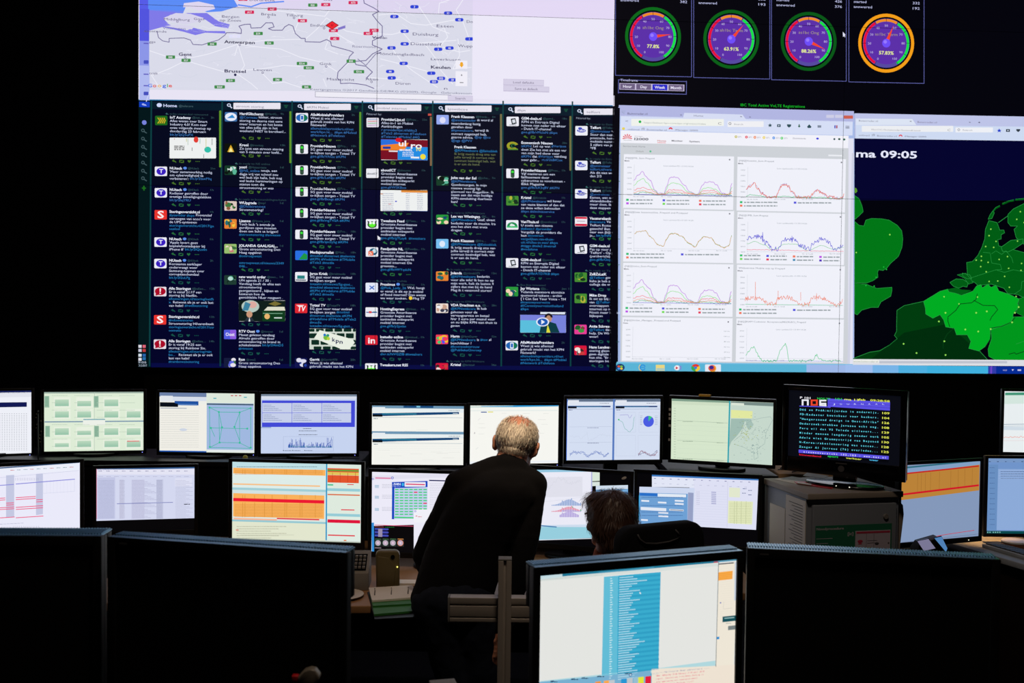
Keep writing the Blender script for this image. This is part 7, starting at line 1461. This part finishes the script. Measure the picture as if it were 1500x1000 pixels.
obj('piping', MB().tube([(a*.9-.04, b, .287-(.29-c)*.52) for a, b, c in arcp], .0033, 8), 'piping', bo, smooth=True)
st_ = obj('seat', MB().prism(cushion(.24, .23, .08), .40, .48), 'chair', oc, bevel=.02)
obj('back_bar', MB().box(-.03, .03, -.36, -.3201, .36, ctop-.25).box(-.03, .03, -.36, 0, .345, .375), 'black', oc, bevel=.005)
obj('gas_lift', MB().lathe([(.0, .1), (.028, .1), (.028, .28), (.018, .28), (.018, .395), (0, .395)], 20), 'black', oc)
for i in range(5):
    a = 2*PI*i/5+.3; d_ = Vector((math.cos(a), math.sin(a), 0))
    lg_ = obj('leg', MB().tube([d_*.02+Vector((0, 0, .11)), d_*.2+Vector((0, 0, .095)), d_*.30+Vector((0, 0, .07))], .022, 8, .014), 'black', oc, smooth=True)
    obj('caster', MB().lathe([(0, -.012), (.026, -.012), (.028, 0), (.026, .012), (0, .012)], 16, Matrix.Translation(d_*.30+Vector((0, 0, .028))) @ Matrix.Rotation(a+PI/2, 4, 'Z') @ Matrix.Rotation(PI/2, 4, 'Y')), 'black', lg_)
for a in (-1, 1): obj('armrest', MB().box(a*.27-.03, a*.27+.03, -.16, .12, .66, .69).box(a*.27-.015, a*.27+.015, -.05, .0, .42, .6601).box(min(a*.2, a*.27), max(a*.2, a*.27), -.05, 0, .405, .425), 'black', oc, bevel=.006)

# ------------------------------------------------------------------ light: a ceiling lamp and a few warm spots, the screens do the rest
def spot(loc_, to, power, size=55, blend=.6, col=(1.0, .66, .36), r=.05):
    l = bpy.data.lights.new('warm_spot', 'SPOT'); l.energy = power; l.color = col; l.spot_size = math.radians(size); l.spot_blend = blend; l.shadow_soft_size = r
    o = bpy.data.objects.new('warm_spot', l); COL.objects.link(o); o.location = loc_
    o.rotation_euler = (Vector(to)-Vector(loc_)).to_track_quat('-Z', 'Y').to_euler()
def area(loc_, to, power, size, col=(1.0, .74, .5)):
    l = bpy.data.lights.new('ceiling_lamp', 'AREA'); l.shape = 'DISK'; l.size = size; l.energy = power; l.color = col
    o = bpy.data.objects.new('ceiling_lamp', l); COL.objects.link(o); o.location = loc_; o.rotation_euler = (Vector(to)-Vector(loc_)).to_track_quat('-Z', 'Y').to_euler()
area((.3, 1.6, 4.9), (.2, 4.2, 1), 34, .5, (1.0, .80, .62))
spot((.12, 3.35, 3.3), (.03, 3.95, 1.45), 150, 17, .8, (1.0, .74, .50))
spot((2.32, 5.185, 2.0), (2.40, 5.13, .78), 110, 22, .8, (1.0, .52, .2))  # unseen lamp added low behind the edge monitor to brighten the desk strip
spot((-.5, 3.2, 3.0), (-.5, 4.05, .78), 15, 30, .8, (1.0, .56, .28))
w = bpy.data.worlds.new('room_dark'); S.world = w; w.use_nodes = True
w.node_tree.nodes['Background'].inputs['Color'].default_value = (.5, .6, 1, 1); w.node_tree.nodes['Background'].inputs['Strength'].default_value = .0
S.view_settings.view_transform = 'Standard'; S.view_settings.look = 'None'; S.view_settings.gamma = 1; S.view_settings.exposure = 0; S.view_settings.use_curve_mapping = False
S.cycles.max_bounces = 5; S.cycles.diffuse_bounces = 2; S.cycles.glossy_bounces = 3; S.cycles.use_denoising = True; S.cycles.sample_clamp_indirect = 3
